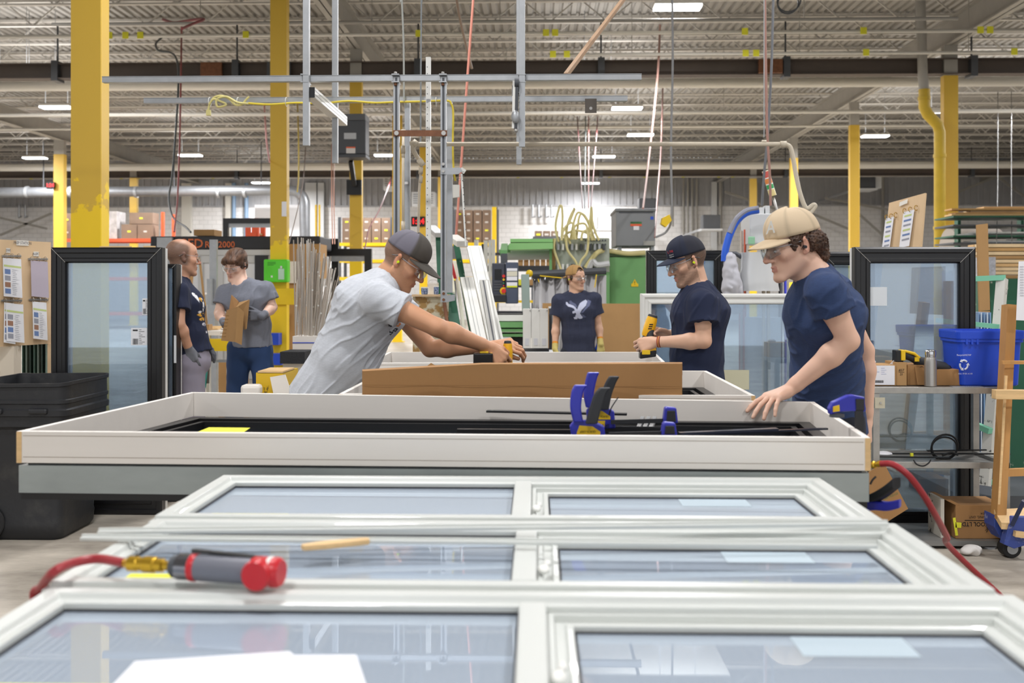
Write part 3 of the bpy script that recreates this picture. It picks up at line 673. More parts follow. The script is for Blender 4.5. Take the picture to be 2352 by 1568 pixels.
# ------------------------------------------------------------------ organic shapes: smooth-blended solids turned into one continuous mesh
def V(*a): return np.array(a[0] if len(a) == 1 else a, dtype=float)
def nrm(v): v = np.asarray(v, float); return v / (np.linalg.norm(v) + 1e-12)
class Shape:
    def __init__(s): s.p = []
    def cone(s, a, b, ra, rb=None, k=.02, op=0):
        a, b = V(a), V(b); rb = ra if rb is None else rb
        s.p.append(('c', a, b, ra, rb, k, op, (a + b) / 2, np.linalg.norm(a - b) / 2 + max(ra, rb))); return s
    def econe(s, a, b, side, ra, rb, k=.03, op=0, flat=False):       # elliptical cone, ra = (half width along side, half depth)
        a, b = V(a), V(b); w = nrm(b - a); sd = V(side); sd = nrm(sd - w * np.dot(sd, w)); fr = np.cross(w, sd)
        s.p.append(('e', a, b, (sd, fr, w, ra, rb), flat, k, op, (a + b) / 2, np.linalg.norm(a - b) / 2 + max(*ra, *rb))); return s
    def ell(s, c, axes, r, k=.02, op=0):
        c = V(c); A = np.array([nrm(x) for x in axes]); s.p.append(('l', c, A, V(r), None, k, op, c, max(r))); return s
    def plane(s, pt, n):                                 # keeps the side n points away from
        s.p.append(('p', V(pt), nrm(n), 0, 0, 0, 2, None, None)); return s
    def ev(s, X, rough=False):
        D = np.full(len(X), 1.0)
        for t, a, b, r1, r2, k, op, cc, R in s.p:
            if t == 'p':
                D = np.maximum(D, (X - a) @ b); continue
            m = np.where(((X - cc) ** 2).sum(1) < (R + k + .07) ** 2)[0]
            if len(m) == 0: continue
            Y = X[m]
            if t == 'c':
                ba = b - a; h = np.clip((Y - a) @ ba / (ba @ ba + 1e-12), 0, 1)
                d = np.sqrt(((Y - a - h[:, None] * ba) ** 2).sum(1)) - (r1 + (r2 - r1) * h)
            elif t == 'e':
                sd, fr, w, ra, rb = r1; L = np.linalg.norm(b - a); z = (Y - a) @ w; h = np.clip(z / L, 0, 1); ov = z - h * L
                W = ra[0] + (rb[0] - ra[0]) * h; T = ra[1] + (rb[1] - ra[1]) * h; mn = np.minimum(W, T)
                x = (Y - a) @ sd; y = (Y - a) @ fr
                ov2 = np.minimum(ov, 0) if r2 else ov
                d = (np.sqrt((x / W) ** 2 + (y / T) ** 2 + (ov2 / (mn * .8)) ** 2) - 1) * mn
                if r2: d = np.maximum(d, z - L)
            else:
                q = (Y - a) @ b.T; k0 = np.sqrt(((q / r1) ** 2).sum(1)); k1 = np.sqrt(((q / r1 ** 2) ** 2).sum(1)) + 1e-9; d = k0 * (k0 - 1) / k1
            o = D[m]
            if op == 0:
                hh = np.clip(.5 + .5 * (o - d) / k, 0, 1); D[m] = o + (d - o) * hh - k * hh * (1 - hh)
            elif op == 1:
                d = -d; hh = np.clip(.5 - .5 * (o - d) / k, 0, 1); D[m] = o + (d - o) * hh + k * hh * (1 - hh)
        return D
def surface(shape, h, disp=None, col=None, name='m', margin=.03, smooth=1):
    bs = [p for p in shape.p if p[0] != 'p' and p[6] == 0]
    lo = np.min([p[7] - p[8] for p in bs], 0) - margin; hi = np.max([p[7] + p[8] for p in bs], 0) + margin
    for p in shape.p:
        pass
    B = 8; n = np.ceil((hi - lo) / (h * B)).astype(int) + 1
    cen = np.stack(np.meshgrid(*[np.arange(k) for k in n], indexing='ij'), -1).reshape(-1, 3)
    cx = lo + (cen + .5) * B * h; d = shape.ev(cx); act = cen[np.abs(d) < B * h * 1.1 + .02]
    G = np.full(tuple(n * B + 1), 1.0, np.float32)
    off = np.stack(np.meshgrid(*[np.arange(B + 1)] * 3, indexing='ij'), -1).reshape(-1, 3)
    for i in range(0, len(act), 600):
        idx = (act[i:i + 600, None, :] * B + off[None]).reshape(-1, 3); X = lo + idx * h; v = shape.ev(X)
        if disp is not None:
            mk = np.abs(v) < .03; v[mk] += disp(X[mk])
        G[idx[:, 0], idx[:, 1], idx[:, 2]] = v
    S_ = G < 0
    c = [S_[a:S_.shape[0] - 1 + a, b:S_.shape[1] - 1 + b, e:S_.shape[2] - 1 + e] for a in (0, 1) for b in (0, 1) for e in (0, 1)]
    sm = np.zeros(c[0].shape, np.int8)
    for q in c: sm += q
    cells = np.argwhere((sm > 0) & (sm < 8)); ID = np.full(c[0].shape, -1, np.int32); ID[cells[:, 0], cells[:, 1], cells[:, 2]] = np.arange(len(cells))
    acc = np.zeros((len(cells), 3)); cnt = np.zeros(len(cells))
    cr = [(a, b, e) for a in (0, 1) for b in (0, 1) for e in (0, 1)]
    val = {o: G[cells[:, 0] + o[0], cells[:, 1] + o[1], cells[:, 2] + o[2]] for o in cr}
    for o in cr:
        for ax in range(3):
            if o[ax] == 0:
                o2 = list(o); o2[ax] = 1; o2 = tuple(o2); a, b = val[o], val[o2]; m = (a < 0) != (b < 0)
                t = np.where(m, a / np.where(m, a - b, 1), 0); pt = np.array(o, float)[None].repeat(len(cells), 0); pt[:, ax] += t; acc[m] += pt[m]; cnt[m] += 1
    vt = lo + (cells + acc / cnt[:, None]) * h
    quads = []
    for ax in range(3):
        u, w = [(1, 2), (2, 0), (0, 1)][ax]
        a = S_[tuple(slice(0, -1) if k == ax else slice(None) for k in range(3))]; b = S_[tuple(slice(1, None) if k == ax else slice(None) for k in range(3))]
        E = np.argwhere(a != b)
        ok = (E[:, u] > 0) & (E[:, w] > 0) & (E[:, u] < S_.shape[u] - 1) & (E[:, w] < S_.shape[w] - 1); E = E[ok]
        def idv(du, dw):
            q = E.copy(); q[:, u] -= du; q[:, w] -= dw; return ID[q[:, 0], q[:, 1], q[:, 2]]
        q = np.stack([idv(1, 1), idv(0, 1), idv(0, 0), idv(1, 0)], 1); fl = ~S_[E[:, 0], E[:, 1], E[:, 2]]
        q[fl] = q[fl][:, ::-1]; quads.append(q)
    Q = np.concatenate(quads); Q = Q[(Q >= 0).all(1)]
    for _ in range(smooth):                              # light relaxing of the lattice
        sv = np.zeros_like(vt); c2 = np.zeros(len(vt))
        for i in range(4): np.add.at(sv, Q[:, i], vt[Q[:, (i + 1) % 4]] + vt[Q[:, (i - 1) % 4]]); np.add.at(c2, Q[:, i], 2)
        vt = vt * .5 + .5 * sv / np.maximum(c2, 1)[:, None]
    me = bpy.data.meshes.new(name); me.vertices.add(len(vt)); me.vertices.foreach_set('co', vt.ravel()); me.loops.add(len(Q) * 4); me.loops.foreach_set('vertex_index', Q.ravel().astype(np.int32))
    me.polygons.add(len(Q)); me.polygons.foreach_set('loop_start', np.arange(0, len(Q) * 4, 4, dtype=np.int32)); me.polygons.foreach_set('use_smooth', np.ones(len(Q), bool)); me.update(); me.validate()
    if col is not None:
        C_ = col(vt); ca = me.color_attributes.new('Col', 'FLOAT_COLOR', 'POINT'); A = np.ones((len(vt), 4), np.float32); A[:, :3] = C_; ca.data.foreach_set('color', A.ravel())
    return me
def noise3(X, f, seed=0):
    r = np.random.RandomState(seed); out = np.zeros(len(X))
    for k in range(5):
        D = r.randn(3); D /= np.linalg.norm(D); E = r.randn(3); E /= np.linalg.norm(E)
        out += np.sin(X @ D * f * (.7 + .25 * k) + r.rand() * 6.28 + 1.3 * np.sin(X @ E * f * .6 + r.rand() * 6))
    return out / 5
def lin(c): return np.array(srgb(c))

# ------------------------------------------------------------------ the human figure
M_skin = vcol_mat('skin', .5, sss=.06, bump=.06, bscale=260)
M_cloth = vcol_mat('cloth_knit', .9, bump=.25, bscale=420, bdist=.001)
M_hair = vcol_mat('hair', .55, bump=.6, bscale=150, bdist=.004)
M_cap = vcol_mat('cap_twill', .8, bump=.2, bscale=500, bdist=.001)
M_eye = mat('eye_white', 'D8D2CC', .25); M_iris = mat('iris_brown', '3A2A20', .2); M_brow = mat('eyebrow_hair', '3A2A20', .8)
M_plug = mat('ear_plug_yellow', 'DDF21E', .6)
G_spec = glass('safety_lens', (.93, .95, .96), 1.5, .02, (.9, .9, .95))
M_clear = glass('clear_plastic_frame', (.75, .77, .8), 1.5, .35, (.75, .75, .78))
def hd(H, x, f, u): return H['c'] + H['R'] * x * H['s'] + H['F'] * f * H['s'] + H['U'] * u * H['s']
def head_frame(c, fwd, up, s=1.0):
    Fv = nrm(fwd); R = nrm(np.cross(Fv, nrm(up))); U = np.cross(R, Fv); return dict(c=V(c), F=Fv, R=R, U=U, s=s)
def head_shape(S_, H, nose=1.0):
    A = (H['R'], H['F'], H['U']); s = H['s']; h = lambda x, f, u: hd(H, x, f, u)
    S_.ell(h(0, -.016, .038), A, (.074 * s, .095 * s, .084 * s), .02)
    S_.ell(h(0, .026, -.028), A, (.060 * s, .064 * s, .080 * s), .03)
    S_.ell(h(0, .055, .045), A, (.055 * s, .034 * s, .045 * s), .02)
    for sg in (-1, 1):
        S_.cone(h(sg * .054, .0, -.048), h(sg * .022, .07, -.098), .017 * s, .013 * s, .025)
        S_.cone(h(sg * .046, .062, -.018), h(sg * .052, .03, -.008), .018 * s, .016 * s, .02)
    S_.ell(h(0, .082, -.099), A, (.024 * s, .017 * s, .017 * s), .02)
    S_.ell(h(0, .069, -.062), A, (.030 * s, .023 * s, .028 * s), .02)
    S_.cone(h(-.032, .082, .022), h(.032, .082, .022), .011 * s, None, .014)
    for sg in (-1, 1): S_.ell(h(sg * .031, .101, .004), A, (.019 * s, .014 * s, .013 * s), .012, 1)
    for sg in (-1, 1): S_.ell(h(sg * .031, .0775, .002), A, (.0145 * s, .0125 * s, .0118 * s), .004)
    S_.cone(h(0, .092, .014), h(0, .111 + .004 * nose, -.026), .0065 * s, .0105 * s, .010)
    S_.ell(h(0, .108 + .004 * nose, -.030), A, (.011 * s, .011 * s, .009 * s), .006)
    for sg in (-1, 1): S_.ell(h(sg * .0125, .099, -.032), A, (.0075 * s, .011 * s, .0075 * s), .005)
    S_.cone(h(-.021, .086, -.0615), h(0, .0965, -.0555), .0038 * s, .0050 * s, .004); S_.cone(h(.021, .086, -.0615), h(0, .0965, -.0555), .0038 * s, .0050 * s, .004)
    S_.cone(h(-.018, .086, -.066), h(0, .0950, -.0690), .0038 * s, .0056 * s, .004); S_.cone(h(.018, .086, -.066), h(0, .0950, -.0690), .0038 * s, .0056 * s, .004)
    S_.cone(h(-.019, .095, -.0633), h(.019, .095, -.0633), .0014 * s, None, .002, 1)
    S_.cone(h(-.02, .096, -.0633), h(0, .103, -.0622), .0014 * s, None, .002, 1); S_.cone(h(.02, .096, -.0633), h(0, .103, -.0622), .0014 * s, None, .002, 1)
    for sg in (-1, 1):
        e = nrm(H['R'] * sg * .85 - H['F'] * .55); fw = nrm(np.cross(H['U'], e)) ; 
        S_.ell(h(sg * .079, -.012, .002), (e, np.cross(H['U'], e), H['U']), (.0065 * s, .019 * s, .032 * s), .005)
        S_.ell(h(sg * .090, -.006, .004), (e, np.cross(H['U'], e), H['U']), (.009 * s, .011 * s, .020 * s), .004, 1)
        S_.ell(h(sg * .077, -.002, -.024), A, (.006 * s, .009 * s, .010 * s), .004)
def hand_shape(S_, wr, dr, back, side, curl, thumb=(.5, .5), s=1.0, spread=.08, k=.004, ft=1.0, palm_k=.012):
    """wr wrist, dr direction to the fingers, back = normal out of the back of the hand, side = direction towards the thumb"""
    dr = nrm(dr); sd = V(side); sd = nrm(sd - dr * np.dot(sd, dr)); bk = np.cross(dr, sd); bk = bk if np.dot(bk, V(back)) > 0 else -bk
    tips = []
    offs = (.030, .010, -.010, -.029); lens = ((.043, .026, .021), (.047, .030, .022), (.044, .028, .021), (.034, .021, .019))
    for i in range(4):
        o = offs[i] * s; base = wr + dr * (.088 - .004 * abs(i - 1.2) * 1.5) * s + sd * o
        S_.cone(wr + dr * .012 * s + sd * o * .55, base, .0145 * s, .0118 * s, palm_k)
        S_.cone(wr + dr * .03 * s + sd * o * .6 - bk * .006 * s, base - bk * .004 * s, .013 * s, .0105 * s, palm_k)
        a = 0; p = base; d = nrm(dr + sd * spread * (1.3 - i)); c = curl[i] if hasattr(curl[i], '__len__') else (curl[i], curl[i] * 1.1, curl[i] * .8)
        r = (.0094, .0086, .0080, .0068) if i < 3 else (.0082, .0075, .0068, .0060)
        for j in range(3):
            a += c[j]; q = p + (d * math.cos(a) - bk * math.sin(a)) * lens[i][j] * s; S_.cone(p, q, r[j] * s * ft, r[j + 1] * s * ft, k); p = q
        tips.append(p)
    # thumb from the side of the palm
    t0 = wr + dr * .022 * s + sd * .022 * s - bk * .006 * s; sp, cu = thumb
    d1 = nrm(dr * math.cos(sp) + sd * math.sin(sp) - bk * .35); t1 = t0 + d1 * .042 * s
    d2 = nrm(d1 * math.cos(cu) + (-sd * .6 - bk * .5) * math.sin(cu) + dr * .25 * math.sin(cu)); t2 = t1 + d2 * .032 * s
    d3 = nrm(d2 * math.cos(cu * .8) + (-sd * .6 - bk * .5) * math.sin(cu * .8)); t3 = t2 + d3 * .024 * s
    S_.cone(t0, t1, .0155 * s, .0118 * s, .010); S_.cone(t1, t2, .0108 * s, .0098 * s, k); S_.cone(t2, t3, .0098 * s, .0078 * s, k)
    return tips + [t3], bk
def arm_shape(S_, sh, el, wr, s=1.0, out=None):
    sh, el, wr = V(sh), V(el), V(wr)
    S_.cone(sh, sh + (el - sh) * .35, .050 * s, .047 * s, .03); S_.cone(sh + (el - sh) * .3, el, .047 * s, .037 * s, .02)
    S_.cone(el, el + (wr - el) * .28, .037 * s, .041 * s, .015); S_.cone(el + (wr - el) * .28, wr - (wr - el) * .12, .041 * s, .027 * s, .02)
    S_.cone(wr - (wr - el) * .14, wr + (wr - el) * .04, .0265 * s, .0245 * s, .01)
def smooth_step(x, a, b): t = np.clip((x - a) / (b - a), 0, 1); return t * t * (3 - 2 * t)
def skin_color(H, base, flush=1.0, stubble=0.0, lips='A8585A', hairline=None, cols=None):
    b = lin(base); lp = lin(lips); red = lin('C06A55')
    def f(X):
        C = np.tile(b, (len(X), 1)) * (1 + .06 * noise3(X, 40, 3))[:, None]
        q = (X - H['c']) / H['s']; x, y, z = q @ H['R'], q @ H['F'], q @ H['U']
        def mix(m, c): C[:] = C * (1 - m[:, None]) + c * m[:, None]
        nose = np.exp(-((x / .014) ** 2 + ((y - .112) / .02) ** 2 + ((z + .026) / .016) ** 2)); ear = smooth_step(np.abs(x), .068, .08) * (np.abs(z) < .05) * (np.abs(y + .01) < .04)
        chk = np.exp(-(((np.abs(x) - .042) / .02) ** 2 + ((z + .025) / .022) ** 2)) * (y > .03)
        mix(np.clip(.55 * nose * flush + .35 * ear * flush + .28 * chk * flush, 0, .8), red)
        lm = (np.abs(x) < .022) * (y > .081) * smooth_step(z, -.0775, -.0745) * (1 - smooth_step(z, -.0535, -.0505)) * (np.abs(x) < .024 - .8 * np.maximum(0, np.abs(z + .063) - .004))
        mix(lm * .5, lp)
        if stubble:
            st = smooth_step(z, -.125, -.10) * (1 - smooth_step(z, -.05, -.025 + 0 * z)) * (y > -.012) * (np.abs(z) < .2) * (1 - lm); st = np.maximum(st, (y > .08) * (z > -.055) * (z < -.038) * (np.abs(x) < .026)) ; 
            st = np.maximum(st, (np.abs(x) > .045) * (y > -.01) * (y < .032) * smooth_step(z, -.06, -.03) * (z < .02))
            st = st * (z > -.13)
            mix(st * stubble * (.75 + .25 * noise3(X, 500, 5)), lin('43342B'))
        if hairline is not None:
            m = hairline(x, y, z); mix(np.clip(m * (.9 + .1 * noise3(X, 400, 8)), 0, 1), lin(cols))
        dk = (np.abs(z - .0265 - .004 * (1 - (np.abs(x) - .03) ** 2 / .0004)) < .0042) * (np.abs(x) > .013) * (np.abs(x) < .05) * (y > .06)
        mix(dk * .8, lin('3B2A20'))
        lid = (np.abs(z - .0035) < .0012) * (np.abs(np.abs(x) - .031) < .013) * (y > .07); mix(lid * .6, lin('3B2A20'))
        nos = np.exp(-(((np.abs(x) - .007) / .0035) ** 2 + ((z + .0385) / .0025) ** 2)) * (y > .1); mix(nos * .8, lin('4A2620'))
        return np.clip(C, 0, 1)
    return f
def eyes(H, parent, open_=(-.1, -.5), iris=None):
    for sg in (-1, 1):
        e = MB(); c = hd(H, sg * .031, .0795, .0008); 
        vs = []; 
        n, m_ = 14, 8; gaze = nrm(H['F'] + H['R'] * open_[0] + H['U'] * open_[1])
        o = MB().ball((0, 0, 0), .0118 * H['s'], 16, 10); M_ = [Vector(H['R'] * v[0] + H['F'] * v[1] + H['U'] * v[2] * .62) + Vector(c) for v in o.v]; o.v = [tuple(v) for v in M_]
        ob = o.build('eye', M_eye, parent)
        ci = c + gaze * .0100 * H['s']; MB().lathe([(0, .0012), (.003, .001), (.0052, 0)], Vector(ci) , Vector(gaze), 14).build('iris', iris or M_iris, ob)
def glasses(H, parent, temple=None):
    g = None; lens = MB(); fr = MB()
    for sg in (-1, 1):
        rows = []
        for i in range(9):
            u = i / 8; x = sg * (.006 + .058 * u); f = .112 - .030 * u ** 2.6 + .004 * (1 - u); 
            top = .020 - .004 * u; bot = -.022 + .012 * u ** 2 + .010 * (1 - min(1, u * 4)) ** 1
            rows.append([hd(H, x, f, top), hd(H, x, f + .003, (top + bot) / 2), hd(H, x, f, bot)])
        vs = [p for r in rows for p in r]; lens.add(vs, [(k * 3 + j, (k + 1) * 3 + j, (k + 1) * 3 + j + 1, k * 3 + j + 1) for k in range(8) for j in range(2)], True)
        fr.tube([r[0] for r in rows], .0013, 6); fr.tube([r[2] for r in rows], .0007, 6)
    fr.tube([hd(H, -.006, .115, .016), hd(H, .006, .115, .016)], .0018, 6)
    for sg in (-1, 1): fr.tube([hd(H, sg * .064, .083, .015), hd(H, sg * .074, .045, .014), hd(H, sg * .079, .0, .018)], [.0022, .0018, .0016], 6)
    f = fr.build('safety_glasses', M_clear, parent); l = lens.build('lens', G_spec, f); s = l.modifiers.new('s', 'SOLIDIFY'); s.thickness = .0012
    for sg in (-1, 1): MB().tube([hd(H, sg * .079, .004, .018), hd(H, sg * .080, -.02, .018), hd(H, sg * .076, -.045, .006)], [.002, .0024, .002], 6).build('temple_tip', temple or M_blk, f)
    return f
def earplug(H, parent, m=None, sides=(-1, 1)):
    for sg in sides: MB().cyl(hd(H, sg * .077, -.003, -.004), hd(H, sg * .093, -.002, -.006), .0062 * H['s'], .0052 * H['s'], 10).build('ear_plug', m or M_plug, parent)
def cap(H, parent, crown, brim, under=None, back=False, tilt=0.0, front_h=1.0, mesh_from=None, mesh_col=None, blen=.072, zb=.030, scale=1.0, droop=.016):
    """baseball cap: crown of six panels, curved brim. back = worn backwards"""
    h = dict(H); sg = -1 if back else 1
    Fv, R, U = H['F'] * sg, H['R'] * sg, H['U']; ct, st = math.cos(tilt), math.sin(tilt); Fv, U = Fv * ct - U * st, U * ct + Fv * st
    c0 = hd(H, 0, -.012, zb); s = H['s'] * scale
    P_ = lambda x, f, u: c0 + (R * x + Fv * f + U * u) * s
    na, ne = 48, 14; vs = []; cols = []
    for j in range(ne + 1):
        e = j / ne * PI / 2
        for i in range(na):
            a = 2 * PI * i / na; ca, sa = math.cos(a), math.sin(a)              # a = 0 faces forward
            fl = max(0, ca); pe = math.sin(e); ce = math.cos(e) ** .80
            r_f = .106 if ca > 0 else .096; top = .093 + .008 * fl * front_h
            sq = 1 + .06 * fl * math.sin(2 * e) * front_h
            rr = ce * sq; seam = 1 - .006 * math.exp(-((((a / (PI / 3)) % 1) - .5) * 2 * 9) ** 2 * 0 ) 
            ds = abs(((a + PI / 6) % (PI / 3)) - PI / 6); seam = 1 - .008 * math.exp(-(ds / .03) ** 2)
            drop = -.006 * (1 - ca) * .5 * (1 if j == 0 else 1 - j / ne)
            vs.append(P_(sa * .084 * rr * seam, ca * r_f * rr * seam, top * pe ** 1.0 + drop))
            cc = lin(crown)
            if mesh_from is not None and ca < mesh_from: cc = lin(mesh_col or crown)
            if ds < .03: cc = cc * .8
            cols.append(cc)
    fs = [(j * na + i, j * na + (i + 1) % na, (j + 1) * na + (i + 1) % na, (j + 1) * na + i) for j in range(ne) for i in range(na)]
    if back:                                    # the opening over the strap shows at the forehead
        keep = []
        for j in range(ne):
            for i in range(na):
                a = 2 * PI * (i + .5) / na; da = abs(abs(a - PI)); e = (j + .5) / ne
                if da < .50 * math.sqrt(max(0, 1 - (max(0, e - .12) / .38) ** 2)) and .10 < e < .5: continue
                keep.append(j * na + i)
        fs = [fs[k] for k in keep]
    me = bpy.data.meshes.new('baseball_cap'); me.from_pydata([tuple(v) for v in vs], [], fs); me.polygons.foreach_set('use_smooth', [True] * len(fs)); me.update()
    ca_ = me.color_attributes.new('Col', 'FLOAT_COLOR', 'POINT'); A = np.ones((len(vs), 4), np.float32); A[:, :3] = np.array(cols); ca_.data.foreach_set('color', A.ravel())
    o = put('baseball_cap', me, M_cap, parent); m = o.modifiers.new('s', 'SOLIDIFY'); m.thickness = .0025; m.offset = -1
    # brim
    nu, nv = 22, 8; vs = []
    for i in range(nu + 1):
        a = -1.18 + 2.36 * i / nu
        for j in range(nv + 1):
            t = j / nv; x0, f0 = math.sin(a) * .083, math.cos(a) * .106
            ln = blen * (max(0, 1 - (abs(a) / 1.19) ** 3.2)) ** .8
            x = x0 + math.sin(a) * ln * t * .12; f = f0 + ln * t; vs.append(P_(x, f, .004 - .5 * droop * t * t * ln / .07 - droop * 1.15 * (x / .08) ** 2 - .10 * ln * t))
    n1 = nv + 1; fs = [(i * n1 + j, (i + 1) * n1 + j, (i + 1) * n1 + j + 1, i * n1 + j + 1) for i in range(nu) for j in range(nv)]
    tv = [v + U * .0022 * s for v in map(V, vs)]; bv = [v - U * .0022 * s for v in map(V, vs)]
    B_ = MB(); B_.mat(0).add(tv, fs, True); B_.mat(1).add(bv, [f[::-1] for f in fs], True); B_.mat(0)
    N_ = len(vs); edge = [i * n1 + nv for i in range(nu + 1)]
    B_.add(tv + bv, [(edge[k], edge[k + 1], N_ + edge[k + 1], N_ + edge[k]) for k in range(nu)], True)
    mb_ = mat('brim_' + brim, brim, .8); mu = mat('brim_' + (under or brim), under or brim, .85); B_.build('brim', [mb_, mu], o)
    bt = MB().ball(P_(0, 0, .0955), .006 * s, 10, 6).build('top_button', mb_, o)
    return o, P_
def in_poly(x, y, poly):
    r = np.zeros(len(x), bool); n = len(poly)
    for i in range(n):
        x1, y1 = poly[i]; x2, y2 = poly[(i + 1) % n]
        c = ((y1 > y) != (y2 > y)) & (x < (x2 - x1) * (y - y1) / (y2 - y1 + 1e-12) + x1); r ^= c
    return r
def build_person(label, K, h=.004):
    """K: measured joints (world points) and sizes of one person"""
    H = K['H']; side = nrm(K['side']); t = thing('person', label, 'person', (K['feet'][0][0], K['feet'][0][1], 0))
    pe, wa, ch, nk = [V(K[k]) for k in ('pelvis', 'waist', 'chest', 'neck')]; W = K.get('w', 1.0); Dp = K.get('dep', 1.0)
    sh, el, wr = K['sh'], K['el'], K['wr']
    fr = nrm(np.cross(side, ch - pe)); fr = fr if np.dot(fr, K.get('face', H['F'])) > 0 else -fr
    B = Shape()
    B.econe(pe, wa, side, (.155 * W, .110 * Dp), (.140 * W, .100 * Dp), .03); B.econe(wa, ch, side, (.14 * W, .10 * Dp), (.155 * W, .115 * Dp), .04)
    B.econe(ch, nk - (nk - ch) * .15, side, (.15 * W, .11 * Dp), (.085 * W, .06), .05)
    for s_ in sh: B.cone(nk - (nk - ch) * .35, s_, .06, .052, .04)
    jaw = hd(H, 0, .012, -.055); B.cone(nk - nrm(nk - ch) * .02, hd(H, 0, -.018, -.035), .063 * K.get('nw', 1), .056 * K.get('nw', 1), .025)
    B.cone(nk - nrm(nk - ch) * .03 + fr * .02, jaw, .045, .045, .02)
    head_shape(B, H, K.get('nose', 1.0))
    for i in (0, 1): arm_shape(B, sh[i], el[i], wr[i], K.get('arm', 1.0))
    hands = K.get('hands', [None, None]); glove = K.get('glove'); GS = [Shape(), Shape()]
    for i in (0, 1):
        if hands[i]:
            tgt = GS[i] if glove else B
            hand_shape(tgt, V(hands[i].get('at', wr[i])), hands[i]['dr'], hands[i]['back'], hands[i]['side'], hands[i]['curl'], hands[i].get('thumb', (.5, .4)), hands[i].get('s', 1.0), hands[i].get('spread', .08), ft=1.12 if glove else 1.0)
    kn, ft = K['knee'], K['feet']
    for i in (0, 1):
        hp = pe + side * (.085 if i == 0 else -.085) * K.get('lside', 1); B.cone(hp, kn[i], .085, .056, .03); B.cone(kn[i], V(ft[i]) + V(0, 0, .10), .056, .04, .02)
    body = surface(B, h, None, K['skin'], 'body'); body_o = put('body', body, M_skin, t); lab(body_o, 'bare skin of face, neck and arms')
    # clothes
    S_ = Shape(); q = K.get('loose', .014); 
    hem = V(K.get('hem', pe)); hw = K.get('hem_w', (.165 * W + q, .125 * Dp + q))
    S_.econe(wa, hem, side, (.143 * W + q, .105 * Dp + q), hw, .04, flat=True)
    S_.econe(wa, ch, side, (.143 * W + q, .105 * Dp + q), (.158 * W + q, .118 * Dp + q), .05)
    S_.econe(ch, nk - (nk - ch) * .12, side, (.152 * W + q, .115 * Dp + q), (.095 * W, .070), .06)
    for s_ in sh: S_.cone(nk - (nk - ch) * .33, s_, .064 + q * .3, .056 + q * .4, .05)
    sl = K.get('sleeve', .55); sr = K.get('sleeve_r', (.064, .074))
    for i in (0, 1):
        a, b = V(sh[i]), V(el[i]); e = a + (b - a) * sl; sdv = nrm(np.cross(b - a, H['F'] + 0.01)); S_.econe(a, e, sdv, (sr[0] * .92, sr[0] * .92), (sr[1], sr[1] * .92), .05, flat=True)
    # neck opening
    nd = nrm(nk - ch); S_.cone(nk + nd * .012 + fr * .010, nk + nd * .10 + fr * .03, .066, .09, .006, 1)
    g = nrm(K.get('fold', V(0, 0, 1))); fa = K.get('fold_a', .006)
    def disp(X):
        Y = X - np.outer(X @ g, g) * .90; n = noise3(Y, 48, 21); n2 = noise3(Y + .3, 95, 9); n3 = noise3(X, 18, 4)
        return -fa * 1.15 * np.exp(-(n / .15) ** 2) * (.6 + .5 * n3) - .28 * fa * n2 - .35 * fa * n3
    tee = surface(S_, h, disp, K['cloth'], 'tee_shirt', smooth=2); tee_o = put('tee_shirt', tee, M_cloth, t)
    PS = Shape()
    PS.econe(wa + (pe - wa) * .55, pe - nrm(wa - pe) * .02, side, (.150 * W, .112 * Dp), (.168 * W, .125 * Dp), .03)
    for i in (0, 1):
        hp = pe + side * (.085 if i == 0 else -.085) * K.get('lside', 1); PS.cone(hp, kn[i], .098, .075, .03); PS.econe(V(kn[i]), V(ft[i]) + V(0, 0, .05), side, (.075, .078), (.07, .072), .02, flat=True)
    pc = lin(K['pants']); pm = surface(PS, .008, lambda X: -.004 * noise3(X, 60, 2), lambda X: pc * (1 + .12 * noise3(X, 18, 4))[:, None], 'trousers'); put('trousers', pm, M_cloth, t)
    for i in (0, 1):
        f = V(ft[i]); d = nrm(K.get('toe', K['side'] * 0 + fr) * V(1, 1, 0)); Z = Shape(); Z.cone(f + V(0, 0, .045), f + V(0, 0, .09), .045, .045, .02); Z.cone(f + V(0, 0, .042) - d * .03, f + d * .15 + V(0, 0, .034), .042, .034, .02); Z.plane((0, 0, .004), (0, 0, -1)); put('work_boot', surface(Z, .008, None, None, 'work_boot'), M_rub, t)
    if glove:
        for i in (0, 1):
            if hands[i]:
                a, b = V(el[i]), V(wr[i]); d = nrm(b - a); GS[i].cone(b - d * .045, b + d * .02, .031, .030, .01)
                gc = lin(glove[0]); g2 = lin(glove[1]); pc_ = V(hands[i].get('at', wr[i])); dr = nrm(hands[i]['dr']); bkv = V(hands[i]['back'])
                def gcol(X, gc=gc, g2=g2, pc_=pc_, dr=dr, bkv=bkv, b=b, d=d, i=i):
                    C = np.tile(gc, (len(X), 1)); m = ((X - pc_) @ nrm(bkv) < -.006) & ((X - pc_) @ dr > .01); C[m] = g2
                    if len(glove) > 2: m = ((X - b) @ d < -.034); C[m] = lin(glove[2])
                    return C * (1 + .06 * noise3(X, 200, 2))[:, None]
                put('glove', surface(GS[i], min(h, .0045), None, gcol, 'glove'), M_cloth, t)
    return t, tee_o, fr
def cloth_col(base, var=.08, f=220, extra=None, melange=None):
    b = lin(base)
    def fn(X):
        n = noise3(X * V(1, 1, 2.5), f, 6) + .6 * noise3(X * V(1, 1, 3), f * 2.1, 7); C = b * (1 + var * n)[:, None]
        if extra is not None: C = extra(X, C)
        return np.clip(C, 0, 1)
    return fn
